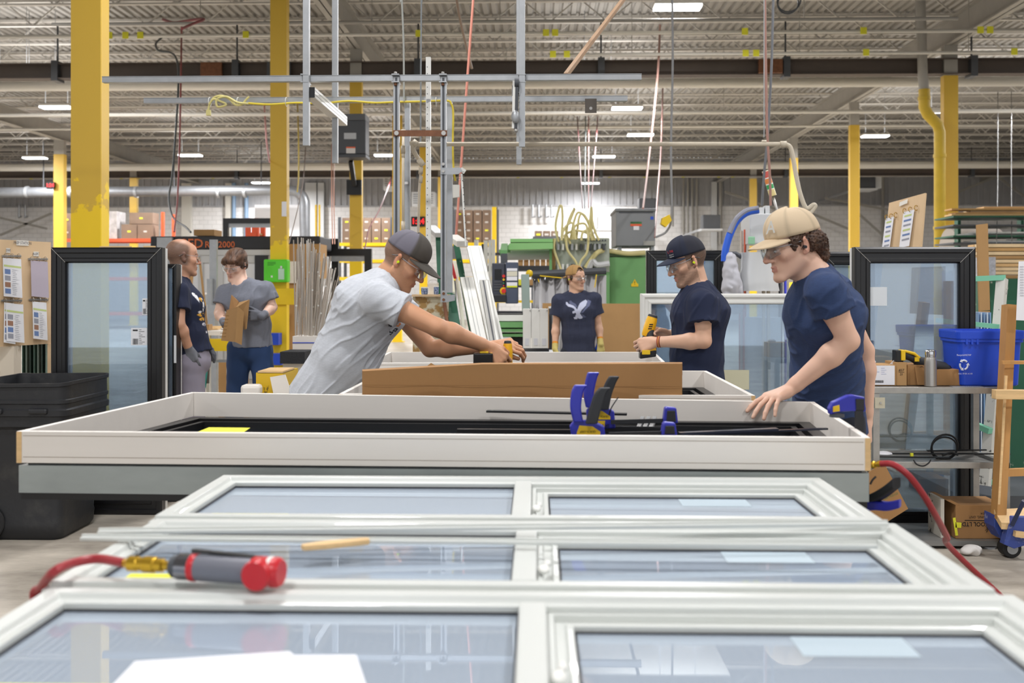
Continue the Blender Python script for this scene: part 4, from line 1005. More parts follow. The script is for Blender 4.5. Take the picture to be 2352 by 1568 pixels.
def leg_pts(pe, spread, z_floor=0.0, side=None, off=(0, 0)):
    pe = V(pe); s = nrm(side); k = [pe + s * sg * (.10 + spread * .4) + V(off[0] * .5, off[1] * .5, 0) for sg in (1, -1)]
    f = [pe + s * sg * (.11 + spread) + V(off[0], off[1], 0) for sg in (1, -1)]
    for q in k: q[2] = .50
    for q in f: q[2] = 0.0
    return k, f
R_, F_, U_ = V(RIGHT), V(FWD), V(UP)
p = lambda x, y, d: V(PC(x, y, d))

def nape(x, y, z, top=.12, front=-.02):      # short hair on the sides and back of the head, under a cap
    m = smooth_step(z, -.055, -.03) * (y < front + .0) ; m = np.maximum(m, (y < .028) * (z > .012) * (np.abs(x) > .04)); m = np.maximum(m, (z > .05)); return m * (np.abs(x) < .0785) 

# ---- A: man in the grey cap and light grey T-shirt, bending over the units
dA = 4.72
HA = head_frame(p(927, 601, dA), R_ * math.cos(.58) - U_ * math.sin(.58) - F_ * .10, U_, 1.06)
sideA = -F_ + R_ * .10
peA = p(758, 905, dA + .10)
kA, fA = leg_pts(peA, .06, side=sideA, off=(-.10, .05))
def extraA(X, C):
    a = V(p(868, 700, dA)); return C
def printA(X, C):
    o = p(912, 752, dA - .1); u = (X - o) @ (-U_ * .8 + -R_ * .45); v = (X - o) @ -F_; w = (X - o) @ R_
    front = (w > -.035)
    dark = lin('2B2F3A'); org = lin('F08A24')
    for k, (u0, v0) in enumerate(((-.035, .0), (-.012, .012), (.014, .002), (.036, .012), (-.03, .05), (.0, .055), (.03, .05))):
        m = front & (np.abs(u - u0) < .009) & (np.abs(v - v0 + .02) < .016) & ~((np.abs(u - u0) < .003) & (np.abs(v - v0 + .02) < .008)); C[m] = org if k == 1 else dark
    return C
A_ = dict(H=HA, side=sideA, face=R_ - U_, pelvis=peA, waist=p(797, 815, dA + .05), chest=p(853, 700, dA), neck=p(886, 640, dA), w=1.08, dep=1.25, nw=1.08,
          sh=[p(864, 684, dA - .19), p(884, 672, dA + .19)], el=[p(1004, 752, dA - .22), p(988, 800, dA + .20)], wr=[p(1120, 796, dA - .10), p(1128, 796, dA + .04)],
          knee=kA, feet=fA, hem=p(742, 925, dA + .1), hem_w=(.20, .175), loose=.020, fold=R_ * .72 + U_ * .62, fold_a=.0062, sleeve=.44, sleeve_r=(.074, .090), arm=1.12,
          hands=[dict(dr=R_ * .72 - U_ * .70, back=-F_ * .8 + R_ * .45 + U_ * .3, side=U_ * .55 + R_ * .75 + F_ * .25, curl=[(.75, .9, .5), (.95, 1.0, .6), (1.05, 1.1, .6), (1.15, 1.1, .6)], thumb=(.6, .5), s=1.08),
                 dict(dr=R_ * .97 + U_ * .08 - F_ * .1, back=U_ * .8 - F_ * .55, side=-F_ * .75 - U_ * .6, curl=[(.45, .75, .5), (.55, .8, .5), (.65, .85, .5), (.75, .9, .5)], thumb=(.30, .3), s=1.16)],
          skin=skin_color(HA, 'D29C78', 1.0, .15, 'A05A50', lambda x, y, z: nape(x, y, z) * .8, '50433B'), cloth=cloth_col('C6CAD1', .09, 260, printA), pants='5A5148')
tA, teeA, _ = build_person('person in a grey cap and light grey T-shirt bending over the units with a drill', A_)
eyes(HA, tA, (0, -.6)); glasses(HA, tA); earplug(HA, tA)
cap(HA, tA, '4B4640', '4A453F', mesh_from=.38, mesh_col='6E6B76', blen=.088, zb=.047, tilt=.02)

# ---- B: man in the navy cap holding a drill
dB = 5.5
HB = head_frame(p(1580, 602, dB), -R_ * math.cos(.35) - U_ * math.sin(.35) - F_ * .14, U_, 1.05)
sideB = F_ * 1 - R_ * .12
peB = p(1600, 905, dB); kB, fB = leg_pts(peB, .05, side=sideB, off=(.05, 0))
B_ = dict(H=HB, side=sideB, face=-R_, pelvis=peB, waist=p(1600, 815, dB), chest=p(1608, 712, dB), neck=p(1604, 660, dB), w=1.0, dep=1.12, nw=1.02,
          sh=[p(1614, 690, dB + .17), p(1612, 694, dB - .17)], el=[p(1600, 775, dB + .22), p(1617, 783, dB - .20)], wr=[p(1532, 768, dB + .06), p(1507, 785, dB - .10)],
          knee=kB, feet=fB, hem=p(1600, 900, dB), hem_w=(.185, .155), loose=.016, fold=U_ * .8 + R_ * .5, fold_a=.006, sleeve=.50, sleeve_r=(.070, .084), arm=1.04,
          hands=[dict(dr=-R_ * .93 + U_ * .1 - F_ * .3, back=F_ * .5 + U_ * .6, side=U_ * .8 - F_ * .5, curl=[(.6, .9, .5), (.8, 1.0, .5), (.9, 1.0, .5), (1., 1., .5)], thumb=(.4, .4)),
                 dict(dr=-R_ * .93 - U_ * .22 + F_ * .1, back=-F_ * .75 + U_ * .5, side=U_ * .85 + F_ * .3, curl=[(.75, .8, .5), (.9, .9, .5), (1.0, 1.0, .5), (1.1, 1.0, .5)], thumb=(.4, .4))],
          skin=skin_color(HB, 'DCAF93', .8, .62, 'B5605C', lambda x, y, z: nape(x, y, z) * .9, '241C18'), cloth=cloth_col('1C2540', .05), pants='22262E')
tB, teeB, _ = build_person('person in a navy cap and navy T-shirt holding a yellow drill', B_)
eyes(HB, tB, (0, -.5)); glasses(HB, tB); earplug(HB, tB)
capB, PBc = cap(HB, tB, '171E33', '1B2338', mesh_from=.15, mesh_col='20222E', blen=.070, zb=.044, tilt=-.02)
# bracelet
wv = A_ and V(B_['wr'][1]); dv = nrm(V(B_['wr'][1]) - V(B_['el'][1]))
for k, c_ in enumerate(('A8412E', 'D9A25A', '8C2F28')): MB().ring(Vector(wv - dv * (.012 + .006 * k)), Vector(dv), .0285, .0035, 16, 6).build('bracelet', mat('bracelet_' + c_, c_, .7), tB)

# ---- C: young man in the beige cap, hand on the big unit
dC = 3.86
HC = head_frame(p(1822, 566, dC), -R_ * math.cos(.24) - U_ * math.sin(.24) - F_ * .17, U_ + F_ * 0, 1.07)
sideC = F_ * .98 - R_ * .16
peC = p(1903, 960, dC + .24); kC, fC = leg_pts(peC, .05, side=sideC, off=(.06, .0))
C_ = dict(H=HC, side=sideC, face=-R_, pelvis=peC, waist=p(1898, 855, dC + .17), chest=p(1892, 715, dC + .04), neck=p(1872, 626, dC), w=.98, dep=1.08,
          sh=[p(1912, 668, dC + .20), p(1896, 668, dC - .15)], el=[p(1985, 805, dC + .33), p(1949, 782, dC - .13)], wr=[p(1990, 965, dC + .36), p(1812, 896, dC - .03)],
          knee=kC, feet=fC, hem=p(1905, 985, dC + .25), hem_w=(.17, .145), loose=.012, fold=U_ * .55 + R_ * .75, fold_a=.0062, sleeve=.40, sleeve_r=(.070, .082), arm=1.06,
          hands=[dict(dr=-U_, back=R_, side=-F_, curl=[.3, .3, .35, .4]),
                 dict(dr=-R_ * .80 - U_ * .20 - F_ * .50, back=U_ * .9 - R_ * .3, side=-R_ * .45 + F_ * .8, curl=[(.25, .2, .15), (.38, .22, .15), (.48, .25, .2), (.55, .3, .2)], thumb=(.5, .2), s=1.12, spread=.17)],
          skin=skin_color(HC, 'E6BBA3', 1.1, 0, 'B8605E', lambda x, y, z: np.maximum((z > .05), 0) * 1.0, '33231B'), cloth=cloth_col('2E4066', .16, 330), pants='20242E')
tC, teeC, _ = build_person('person in a beige cap and heather blue T-shirt resting a hand on the big unit', C_)
eyes(HC, tC, (.05, -.3)); glasses(HC, tC); earplug(HC, tC, mat('ear_bud_black', '23262E', .3))
capC, PCc = cap(HC, tC, 'CFBA9C', 'C9B394', under='1F5A3C', blen=.076, zb=.046, tilt=.04, scale=.99)
def on_cap(PX, o, H, s, az, u, hgt, m, name, shear=0, sg=1):     # embroidery on the front of a cap
    a = V(PX(math.sin(az) * .085, math.cos(az) * .1075, u)); n = nrm(H['F'] * math.cos(az) + H['R'] * math.sin(az)); return text(name, s, Vector(a + n * .001), Vector(np.cross(H['U'], n)), Vector(H['U']), hgt, m, o, .0035, shear=shear, ext=.015)
on_cap(PCc, capC, HC, 'A', -.42, .045, .046, M_white, 'embroidered_letter', .35)
on_cap(PBc, capB, HB, 'L 798', -.50, .040, .013, mat('red_thread', 'C8343A', .7), 'embroidered_number')
on_cap(PBc, capB, HB, 'House of', -.50, .024, .006, M_white, 'embroidered_words'); on_cap(PBc, capB, HB, 'Engineers', -.50, .014, .006, M_white, 'embroidered_words')
HS = Shape(); A3 = (HC['R'], HC['F'], HC['U'])
for sg in (-1, 1):
    HS.ell(hd(HC, sg * .055, -.045, .010), A3, (.033, .060, .042), .02); HS.ell(hd(HC, sg * .069, .012, .026), A3, (.014, .034, .020), .012); HS.ell(hd(HC, sg * .070, .030, .008), A3, (.010, .012, .020), .01)
HS.ell(hd(HC, 0, -.088, -.012), A3, (.062, .038, .052), .02); HS.ell(hd(HC, 0, -.092, -.058), A3, (.050, .030, .030), .02)
for sg in (-1, 1): HS.ell(hd(HC, sg * .083, -.006, -.004), A3, (.02, .026, .034), .006, 1)
hc1, hc2 = lin('2A1B14'), lin('6B4A33')
put('curly_hair', surface(HS, .003, lambda X: -.006 * noise3(X, 330, 31) - .0055 * np.abs(noise3(X, 520, 32)) - .003 * noise3(X, 900, 33), lambda X: hc1 + (hc2 - hc1) * np.clip(.35 + .5 * noise3(X, 420, 34), 0, 1)[:, None], 'curly_hair', smooth=0), M_hair, tC)

# ---- D: young man facing the camera behind the units, cap worn backwards, gloves
dD = 9.8
HD = head_frame(p(1323, 640, dD), -F_ * .80 + R_ * .58 - U_ * .04, U_ - R_ * .04, 1.0)
sideD = -R_
def eagle(X, C):
    o = p(1329, 716, dD); s = 1 / (S(dD)); x = (X - o) @ R_ * s; y = (X - o) @ U_ * s; f = ((X - o) @ -F_ > .04)
    k = 6.82; pt = lambda L: [((a - 539) / k, (859 - b) / k) for a, b in L]
    wing_l = pt([(330, 700), (350, 700), (372, 730), (395, 740), (430, 750), (470, 775), (495, 810), (505, 850), (480, 850), (450, 800), (410, 785), (370, 775), (335, 740)])
    wing_r = pt([(640, 665), (665, 690), (640, 760), (600, 800), (570, 830), (545, 880), (515, 870), (505, 810), (520, 770), (545, 720), (590, 690)])
    body = pt([(460, 830), (500, 815), (530, 860), (560, 900), (592, 935), (575, 960), (530, 962), (510, 945), (500, 900), (485, 885)])
    head_ = pt([(465, 830), (430, 850), (432, 878), (470, 872), (490, 850)]); claw = pt([(480, 890), (505, 900), (505, 968), (465, 970), (445, 932), (475, 935)])
    gh_l = pt([(380, 690), (410, 680), (440, 710), (480, 730), (510, 790), (480, 780), (430, 745), (390, 735)]); gh_r = pt([(670, 665), (728, 685), (700, 760), (640, 810), (600, 860), (560, 880), (600, 820), (650, 760)]); gh_t = pt([(560, 880), (600, 900), (645, 935), (600, 948)])
    for poly, c in ((gh_l, '5E6480'), (gh_r, '6C7292'), (gh_t, '585E7A'), (wing_l, 'C5CAE0'), (wing_r, 'C5CAE0'), (body, 'C5CAE0'), (head_, 'C5CAE0'), (claw, 'C5CAE0')):
        C[in_poly(x, y, poly) & f] = lin(c)
    return C
peD = p(1329, 815, dD); kD, fD = leg_pts(peD, .04, side=sideD)
D_ = dict(H=HD, side=sideD, face=-F_, pelvis=peD, waist=p(1329, 770, dD), chest=p(1326, 712, dD), neck=p(1322, 672, dD), w=.98, dep=1.0,
          sh=[p(1284, 690, dD), p(1364, 686, dD)], el=[p(1277, 748, dD + .02), p(1374, 746, dD + .03)], wr=[p(1275, 797, dD - .06), p(1379, 786, dD - .03)],
          knee=kD, feet=fD, hem=p(1329, 832, dD), hem_w=(.17, .13), loose=.012, fold=U_, fold_a=.005, sleeve=.58, sleeve_r=(.066, .078), arm=.98, glove=('C9B870', '2553C8', 'D98B2B'),
          hands=[dict(dr=-U_ - F_ * .1, back=-R_ * .8 - F_ * .5, side=-F_ + R_ * .2, curl=[.3, .35, .4, .4]), dict(dr=-U_ - F_ * .1 + R_ * .05, back=-F_ * .8 + R_ * .6, side=-R_ * .9 - F_ * .3, curl=[.35, .35, .4, .4], thumb=(.5, .3))],
          skin=skin_color(HD, 'D9AC90', .8, 0, 'B06A62', lambda x, y, z: (z > .06) * (y < .07) * 1.0, '3A2A1E'), cloth=cloth_col('30354A', .08, 120, eagle), pants='2A2E38')
tD, _, _ = build_person('person in a backwards tan cap and dark eagle print T-shirt standing behind the far unit', D_, .005)
eyes(HD, tD, (0, 0)); glasses(HD, tD); earplug(HD, tD); cap(HD, tD, 'B08A55', 'A07A45', back=True, blen=.065, zb=.040, tilt=.14)
HS = Shape(); A3 = (HD['R'], HD['F'], HD['U']); HS.ell(hd(HD, 0, -.07, -.02), A3, (.062, .035, .055), .02); HS.ell(hd(HD, 0, .055, .072), A3, (.036, .026, .020), .01)
for sg in (-1, 1): HS.ell(hd(HD, sg * .070, .016, .012), A3, (.010, .018, .026), .01)
put('hair', surface(HS, .004, lambda X: -.003 * noise3(X, 400, 3), lambda X: np.tile(lin('3E2B1D'), (len(X), 1)), 'hair'), M_hair, tD)

# ---- E: balding man seen from behind his right shoulder, at left
dE = 7.15
HE = head_frame(p(419, 592, dE), R_ * .82 + F_ * .55 - U_ * .05, U_, 1.10)
sideE = -F_ * .85 + R_ * .5
def printE(X, C):
    o = p(450, 700, dE); y = ((X - o) @ U_) / S(dE); z = (X - o) @ nrm(R_ + F_ * .5); u = ((X - o) @ nrm(F_ * .85 - R_ * .2)) ; f = (z > -.10)
    for (x0, y0, rx, ry, c) in ((-.05, 20, .010, 14, 'E7E7EA'), (-.02, 12, .02, 5, 'D9A33A'), (.0, 0, .012, 16, 'E7E7EA'), (-.04, -16, .018, 3, 'DCDCE0'), (-.01, -22, .05, 4, 'D9A33A'), (.0, -32, .045, 4, 'D9A33A'), (.01, -44, .03, 4, 'DCDCE4'), (.02, -62, .02, 2, 'DCDCE4'), (.05, 6, .02, 9, 'D9A33A')):
        m = f & (((u - x0 + .06) / rx) ** 2 + ((y - y0) / ry) ** 2 < 1) & (noise3(X, 160, 3) > -.25); C[m] = lin(c)
    return C
peE = p(432, 826, dE); kE, fE = leg_pts(peE, .05, side=sideE, off=(.03, 0))
E_ = dict(H=HE, side=sideE, face=R_ + F_ * .5, pelvis=peE, waist=p(424, 770, dE), chest=p(414, 700, dE), neck=p(410, 642, dE), w=1.12, dep=1.25, nw=1.15,
          sh=[p(408, 668, dE - .20), p(418, 672, dE + .2)], el=[p(411, 745, dE - .26), p(432, 752, dE + .3)], wr=[p(434, 800, dE - .16), p(462, 790, dE + .16)],
          knee=kE, feet=fE, hem=p(432, 812, dE), hem_w=(.18, .17), loose=.014, fold=U_ + R_ * .3, fold_a=.005, sleeve=.58, sleeve_r=(.072, .082), arm=1.08, glove=('6D6F76', '55575D', 'B98A84'),
          hands=[dict(dr=-U_ + R_ * .25, back=-F_, side=R_, curl=[.4, .45, .5, .5], s=1.05), dict(dr=R_ * .9 - U_ * .45 - F_ * .2, back=U_ * .8 - F_ * .4, side=-F_, curl=[.4, .45, .5, .5], s=1.05)],
          skin=skin_color(HE, 'CB9A7F', .9, .2, 'A06058', lambda x, y, z: np.clip(1.25 * smooth_step(z, -.06, -.04) * (1 - smooth_step(y, .0, .045)) * smooth_step(.122 - z - .25 * np.abs(y + .08) + 0 * x, 0, .035), 0, 1) * .8, '3F332C'), cloth=cloth_col('18203A', .06, 150, printE), pants='85808E')
tE, _, _ = build_person('balding person in a navy printed T-shirt and grey trousers at left', E_, .005)
eyes(HE, tE, (0, 0)); glasses(HE, tE)

# ---- F: young man with brown hair holding folded cardboard
dF = 8.0
HF = head_frame(p(541, 608, dF), -F_ * .86 - R_ * .30 - U_ * .38, U_ + R_ * .12, 1.02)
sideF = -R_
peF = p(574, 800, dF + .05); kF, fF = leg_pts(peF, .06, side=sideF, off=(0, .05))
F__ = dict(H=HF, side=sideF, face=-F_, pelvis=peF, waist=p(576, 748, dF + .03), chest=p(566, 690, dF), neck=p(553, 651, dF - .02), w=.98, dep=1.0,
           sh=[p(517, 671, dF), p(609, 663, dF)], el=[p(503, 718, dF - .05), p(626, 706, dF + .0)], wr=[p(515, 742, dF - .20), p(603, 725, dF - .16)],
           knee=kF, feet=fF, hem=p(577, 792, dF + .05), hem_w=(.17, .135), loose=.012, fold=U_ + R_ * .2, fold_a=.007, sleeve=.60, sleeve_r=(.060, .074), arm=1.0, glove=('6C6F78', '5A5D66', '8A8C95'),
           hands=[dict(dr=R_ * .4 - F_ * .6 - U_ * .4, back=-R_ + U_ * .3, side=U_, curl=[.5, .5, .5, .5]), dict(dr=-R_ * .95 - F_ * .25 + U_ * .05, back=-F_ * .9 + U_ * .3, side=U_ * .95 - R_ * .1, curl=[.35, .4, .45, .5], thumb=(.6, .2))],
           skin=skin_color(HF, 'E5BDA8', .8, 0, 'B56A66', lambda x, y, z: (z > .04) * (y < .07) * 1.0, '4A3326'), cloth=cloth_col('7E828E', .08, 240), pants='2C4570')
tF, _, _ = build_person('person with brown hair in a grey T-shirt and jeans holding folded cardboard', F__, .005)
eyes(HF, tF, (0, 0)); glasses(HF, tF); earplug(HF, tF, mat('ear_bud_black', '23262E', .3))
HS = Shape(); A3 = (HF['R'], HF['F'], HF['U'])
HS.ell(hd(HF, 0, -.014, .048), A3, (.086, .108, .088), .02); HS.ell(hd(HF, .0, .075, .066), A3, (.066, .036, .030), .02); HS.ell(hd(HF, .045, .068, .042), A3, (.03, .03, .026), .015); HS.ell(hd(HF, 0, -.07, -.02), A3, (.066, .040, .06), .02)
for sg in (-1, 1): HS.ell(hd(HF, sg * .072, .015, .015), A3, (.014, .03, .035), .01)
HS.ell(hd(HF, 0, .09, -.035), A3, (.05, .065, .070), .02, 1)
h1, h2 = lin('3A261B'), lin('7A5740')
put('hair', surface(HS, .004, lambda X: -.0035 * noise3(X @ np.array([HF['R'], HF['F'] * .25, HF['U'] * .4]).T, 330, 3), lambda X: h1 + (h2 - h1) * np.clip(.4 + .6 * noise3(X @ np.array([HF['R'], HF['F'] * .2, HF['U'] * .3]).T, 300, 5), 0, 1)[:, None], 'hair'), M_hair, tF)
# ------------------------------------------------------------------ hanging strut frame over the far unit
ZR = 2.92
dr1, dr2 = 7.0, 7.78
def rail_h(px0, px1, py, d, w, name, label, m=M_galv):
    a, b = P(px0, py, d), P(px1, py, d); b.z = a.z
    t = thing(name, label, 'rail', (a + b) / 2); MB().beam(a, b, .041, .041).build('channel', m, t, bevel=.002)
    MB().beam(a + Vector((0, 0, .0205)), b + Vector((0, 0, .0205)), .05, .003).build('channel_lip', m, t)
    return t
rail_h(237, 1473, 184, dr1, .041, 'strut_rail', 'nearer long grey steel rail hanging across the upper picture')
rail_h(332, 1441, 232, dr2, .041, 'strut_rail', 'farther long grey steel rail with the yellow cable along it')
def strut(px, py0, py1, d, label, w=.041, m=M_galv, top_z=None, slot=True, holes=False):
    a, b = P(px, py0, d), P(px, py1, d)
    if top_z: a.z = top_z
    b.x, b.y = a.x, a.y
    t = thing('strut_post', label, 'post', b); MB().box((a.x - w / 2, a.y - w / 2, b.z), (a.x + w / 2, a.y + w / 2, a.z)).build('channel', m, t, bevel=.002)
    if slot: MB().box((a.x - w * .2, a.y - w / 2 - .0012, b.z + .005), (a.x + w * .2, a.y - w / 2 - .0002, a.z - .005)).build('slot', M_dgrey, t)
    if holes:
        mb = MB(); z = b.z + .03
        while z < a.z - .03: mb.cyl((a.x - .006, a.y - w / 2 - .001, z), (a.x - .006, a.y - w / 2 - .0002, z), .004, n=6); z += .05
        mb.build('hole_row', M_dgrey, t)
    return t
strut(704, 0, 335, dr1 - .05, 'left grey hanger post, nearer one, cut by the top of the picture', .043, top_z=7.4, slot=False)
strut(770, 0, 375, dr2, 'left grey hanger post, farther one, beside the dark electrical box', .043, top_z=7.4, slot=False)
strut(1199, 0, 338, dr1 - .05, 'right grey hanger post, nearer one, cut by the top of the picture', .043, top_z=7.4, slot=False)
strut(1192, 0, 378, dr2, 'right grey hanger post, farther and lower one, behind the hoist', .04, top_z=7.4, slot=False)
strut(911, 178, 545, dr1 - .03, 'left slotted post of the hanging frame, ending behind the grey cap')
strut(1019, 178, 692, dr1 - .03, 'right slotted post of the hanging frame, ending in a riveted foot plate')
strut(936, 226, 560, dr2, 'plain pale grey post behind the left slotted post', .042, slot=False)
strut(1033, 226, 672, dr2, 'plain pale grey post behind the right slotted post', .042, slot=False)
strut(984, 132, 565, 7.4, 'white perforated pole between the two slotted posts', .036, M_white, slot=False, holes=True)
o = bpy.data.objects['strut_post.008']; MB().beam(P(984, 232, 7.38), P(984, 232, dr2), .03, .03).build('stand_off', M_galv, o)
# brackets, nuts and plates
for x, y in ((911, 184), (1019, 184), (1199, 184), (704, 184)):
    q = P(x, y, dr1); t = thing('rail_clamp', 'rail clamp on the nearer rail at the ' + {911: 'left slotted post', 1019: 'right slotted post', 1199: 'right hanger post', 704: 'left hanger post'}[x], 'bracket', q)
    MB().box((q.x - .026, q.y - .075, q.z - .03), (q.x + .026, q.y + .035, q.z - .022)).build('plate', M_galv, t); MB().box((q.x - .026, q.y - .075, q.z + .022), (q.x + .026, q.y + .035, q.z + .03)).build('plate', M_galv, t)
    MB().cyl((q.x, q.y - .06, q.z + .03), (q.x, q.y - .06, q.z + .045), .012, n=6).build('nut', M_steel, t); MB().cyl((q.x, q.y - .055, q.z - .05), (q.x, q.y - .055, q.z - .03), .012, n=6).build('nut', M_rust, t)
t = thing('cross_plate', 'rusty brown flat bar bolted across the two slotted posts', 'bar', P(965, 306, dr1 - .06))
a, b = P(903, 306, dr1 - .06), P(1027, 306, dr1 - .06); MB().beam(a, b, .006, .042).build('flat_bar', M_rust, t)
for x in (911, 1019): q = P(x, 306, dr1 - .064); MB().cyl(q, q - FWD * .012, .016, n=16).build('bolt_head', M_steel, t)
t = thing('foot_plate', 'riveted grey angle plate at the foot of the right slotted post', 'bracket', P(1019, 682, dr1 - .06))
MB().prism([P(x, y, dr1 - .062) for x, y in ((1012, 667), (1026, 667), (1027, 678), (1045, 676), (1045, 690), (1026, 694), (1012, 694))], FWD * .006).build('plate', M_galv, t)
for y in (674, 688): q = P(1019, y, dr1 - .064); MB().cyl(q, q - FWD * .006, .010, n=10).build('rivet', M_rust, t)
t = thing('junction_bracket', 'grey bracket with small box on the right slotted post', 'bracket', P(1040, 390, dr1 - .02))
MB().prism([P(x, y, dr1 - .062) for x, y in ((1012, 385), (1058, 385), (1062, 392), (1052, 400), (1012, 400))], FWD * .006).build('plate', M_galv, t)
MB().prism([P(x, y, dr1) for x, y in ((1040, 424), (1055, 424), (1055, 452), (1040, 454))], FWD * .04).build('box', M_pipe, t)
for y in (377, 393): q = P(1018, y, dr1 - .064); MB().cyl(q, q - FWD * .008, .011, n=8).build('bolt_head', M_steel, t)
MB().beam(P(1058, 388, dr1), P(1068, 395, dr1), .02, .03).build('arm', M_white, t)
t = thing('slotted_arm', 'pale slotted metal arm with a hook end leaning right of the posts', 'arm', P(1066, 470, dr1)); MB().beam(P(1060, 400, dr1), P(1070, 565, dr1), .035, .01).build('bar', M_white, t)
for k in range(9): q = P(1063 + k, 415 + k * 16, dr1 - .02); MB().cyl(q, q - FWD * .002, .004, n=6).build('hole', M_dgrey, t)
for k in range(5): MB().cyl(P(1052, 396 + k * 4, dr1 - .01), P(1066, 394 + k * 5, dr1 - .01), .002, n=5).build('hook_wire', M_steel, t)
# receding beams between the two rails
for x0, y0, x1, y1, lb in ((712, 192, 788, 262, 'pale grooved beam running back from the nearer rail at left'), (1187, 188, 1194, 258, 'pale grooved beam running back from the nearer rail at right, over the hoist')):
    a = P(x0, y0 + 8, 6.95); b = P(x1, y1 - 2, 8.15); b.z = a.z; t = thing('profile_beam', lb, 'beam', (a + b) / 2)
    b.x = a.x + (b.y - a.y) * 0; MB().box((a.x - .035, a.y, a.z - .075), (a.x + .035, b.y, a.z + .0)).build('profile', M_white, t, bevel=.004)
    for z in (.022, .050): MB().box((a.x + .0352, a.y, a.z - z - .003), (a.x + .0358, b.y, a.z - z)).build('groove', M_dgrey, t)
    MB().box((a.x - .034, a.y - .004, a.z - .074), (a.x + .034, a.y - .0005, a.z - .001)).build('end_cap', M_blk, t)
t = thing('chain_hoist', 'small hoist of pulley, strap and chain hanging under the right grooved beam', 'hoist', P(1186, 250, 6.98))
MB().cyl(P(1182, 190, 6.9), P(1192, 190, 6.9), .03, n=14).build('pulley', M_dgrey, t)
MB().beam(P(1181, 185, 6.9), P(1179, 295, 6.9), .01, .02).build('strap', M_white, t)
MB().tube([P(1187, 200, 6.9), P(1186, 250, 6.9), P(1184, 300, 6.9)], .012, 8).build('cylinder', M_dgrey, t)
for k in range(10): MB().ring(P(1190 - k * .3, 215 + k * 8, 6.92), (1, 0, 0) if k % 2 else (0, 1, 0), .011, .003, 10, 5).build('chain_link', M_steel, t)
MB().ball(P(1184, 268, 6.88), (.03, .02, .045)).build('pulley_block', M_galv, t); MB().ball(P(1185, 300, 6.88), (.016, .016, .016)).build('hook', M_steel, t)
# plug and yellow cable
M_ycab = mat('yellow_cable', 'E0C93C', .5); M_ccab = mat('cream_cable', 'DAD08A', .5)
t = thing('yellow_cable', 'yellow power cable tied along the farther rail with a looped end and plug', 'cable', P(800, 236, dr2 - .05)); k_ = dr2 - .06
MB().tube(spl([P(x, y, k_) for x, y in ((570, 237), (620, 240), (680, 236), (740, 237), (800, 232), (860, 236), (915, 234), (970, 233), (1025, 231), (1036, 238), (1041, 260), (1040, 330), (1042, 390), (1046, 415))], 4), .008, 8).build('cable_run', M_ycab, t)
MB().tube(spl([P(x, y, k_ - .02) for x, y in ((478, 255), (482, 238), (492, 224), (508, 220), (525, 226), (540, 240), (555, 240), (566, 228), (572, 222))], 4), .0085, 8).build('cable_loop', M_ccab, t)
MB().tube(spl([P(x, y, k_ - .03) for x, y in ((480, 240), (490, 228), (505, 232), (520, 240), (500, 245), (498, 228), (520, 222), (545, 235), (570, 238))], 4), .0085, 8).build('cable_loop', M_ccab, t)
MB().obox(P(479, 259, k_ - .02), RIGHT * .018, FWD * .012, UP * .022).build('plug', M_ccab, t, bevel=.004)
for x in (482, 547, 658, 1002): MB().ring(P(x, 234, k_ + .01), (1, 0, 0), .035, .0025, 14, 5).build('cable_tie', M_white, t)
q = P(1357, 243, dr2 - .05); t = thing('square_plate', 'small dark square plate hanging under the farther rail near its right end', 'plate', q)
MB().box((q.x - .045, q.y - .006, q.z - .055), (q.x + .045, q.y + .006, q.z + .055)).build('plate', mat('dark_bracket', '5C5650', .5, .5), t); MB().cyl(q + Vector((0, -.008, -.02)), q + Vector((0, -.004, -.02)), .012, n=12).build('washer', M_steel, t)

# beige pipe and drooping hose
M_beige = mat('beige_pipe', 'CDC2AE', .5, var=.05); dp = 7.5
t = thing('beige_pipe', 'beige round pipe running level behind the posts toward the signal tower', 'pipe', P(1300, 331, dp)); MB().tube([P(950, 331, dp), P(1800, 331, dp)], .0165, 12).build('pipe_run', M_beige, t)
MB().tube(spl([P(945, 325, dp), P(952, 350, dp), P(968, 374, dp + .05)], 4), .0165, 10).build('branch', M_beige, t)
for (x0, y0, x1, y1, r) in ((948, 325, 958, 333, .026), (962, 366, 972, 380, .024), (1792, 331, 1806, 331, .024), (1750, 325, 1760, 325, .012)): MB().cyl(P(x0, y0, dp), P(x1, y1, dp), r, n=10).build('fitting', M_beige, t)
MB().tube([P(1755, 315, dp), P(1755, 0, dp), P(1755, 0, dp) + Vector((0, 0, 3.4))], .004, 6).build('hanger_wire', M_galv, t)
t = thing('air_dropper', 'beige vertical air line with brass fittings left of the white perforated pole', 'pipe', P(926, 430, dp)); MB().tube([P(926, 300, dp), P(926, 545, dp)], .010, 8).build('pipe_run', M_beige, t)
MB().beam(P(926, 420, dp), P(936, 420, dr2 - .02), .02, .02).build('stand_off', M_galv, t)
for y0, y1, r in ((298, 312, .020), (335, 352, .017), (352, 362, .013), (508, 532, .015)): MB().cyl(P(926, y0, dp), P(926, y1, dp), r, n=10).build('fitting', M_beige, t)
t = thing('air_dropper', 'beige air line with couplings hanging from the short pipe branch', 'pipe', P(964, 470, dp)); MB().tube([P(968, 378, dp), P(966, 400, dp), P(963, 440, dp), P(960, 565, dp)], .010, 8).build('pipe_run', M_beige, t)
for y0, y1, r in ((384, 400, .017), (404, 420, .014)): MB().cyl(P(967, y0, dp), P(966, y1, dp), r, n=10).build('fitting', M_beige, t)
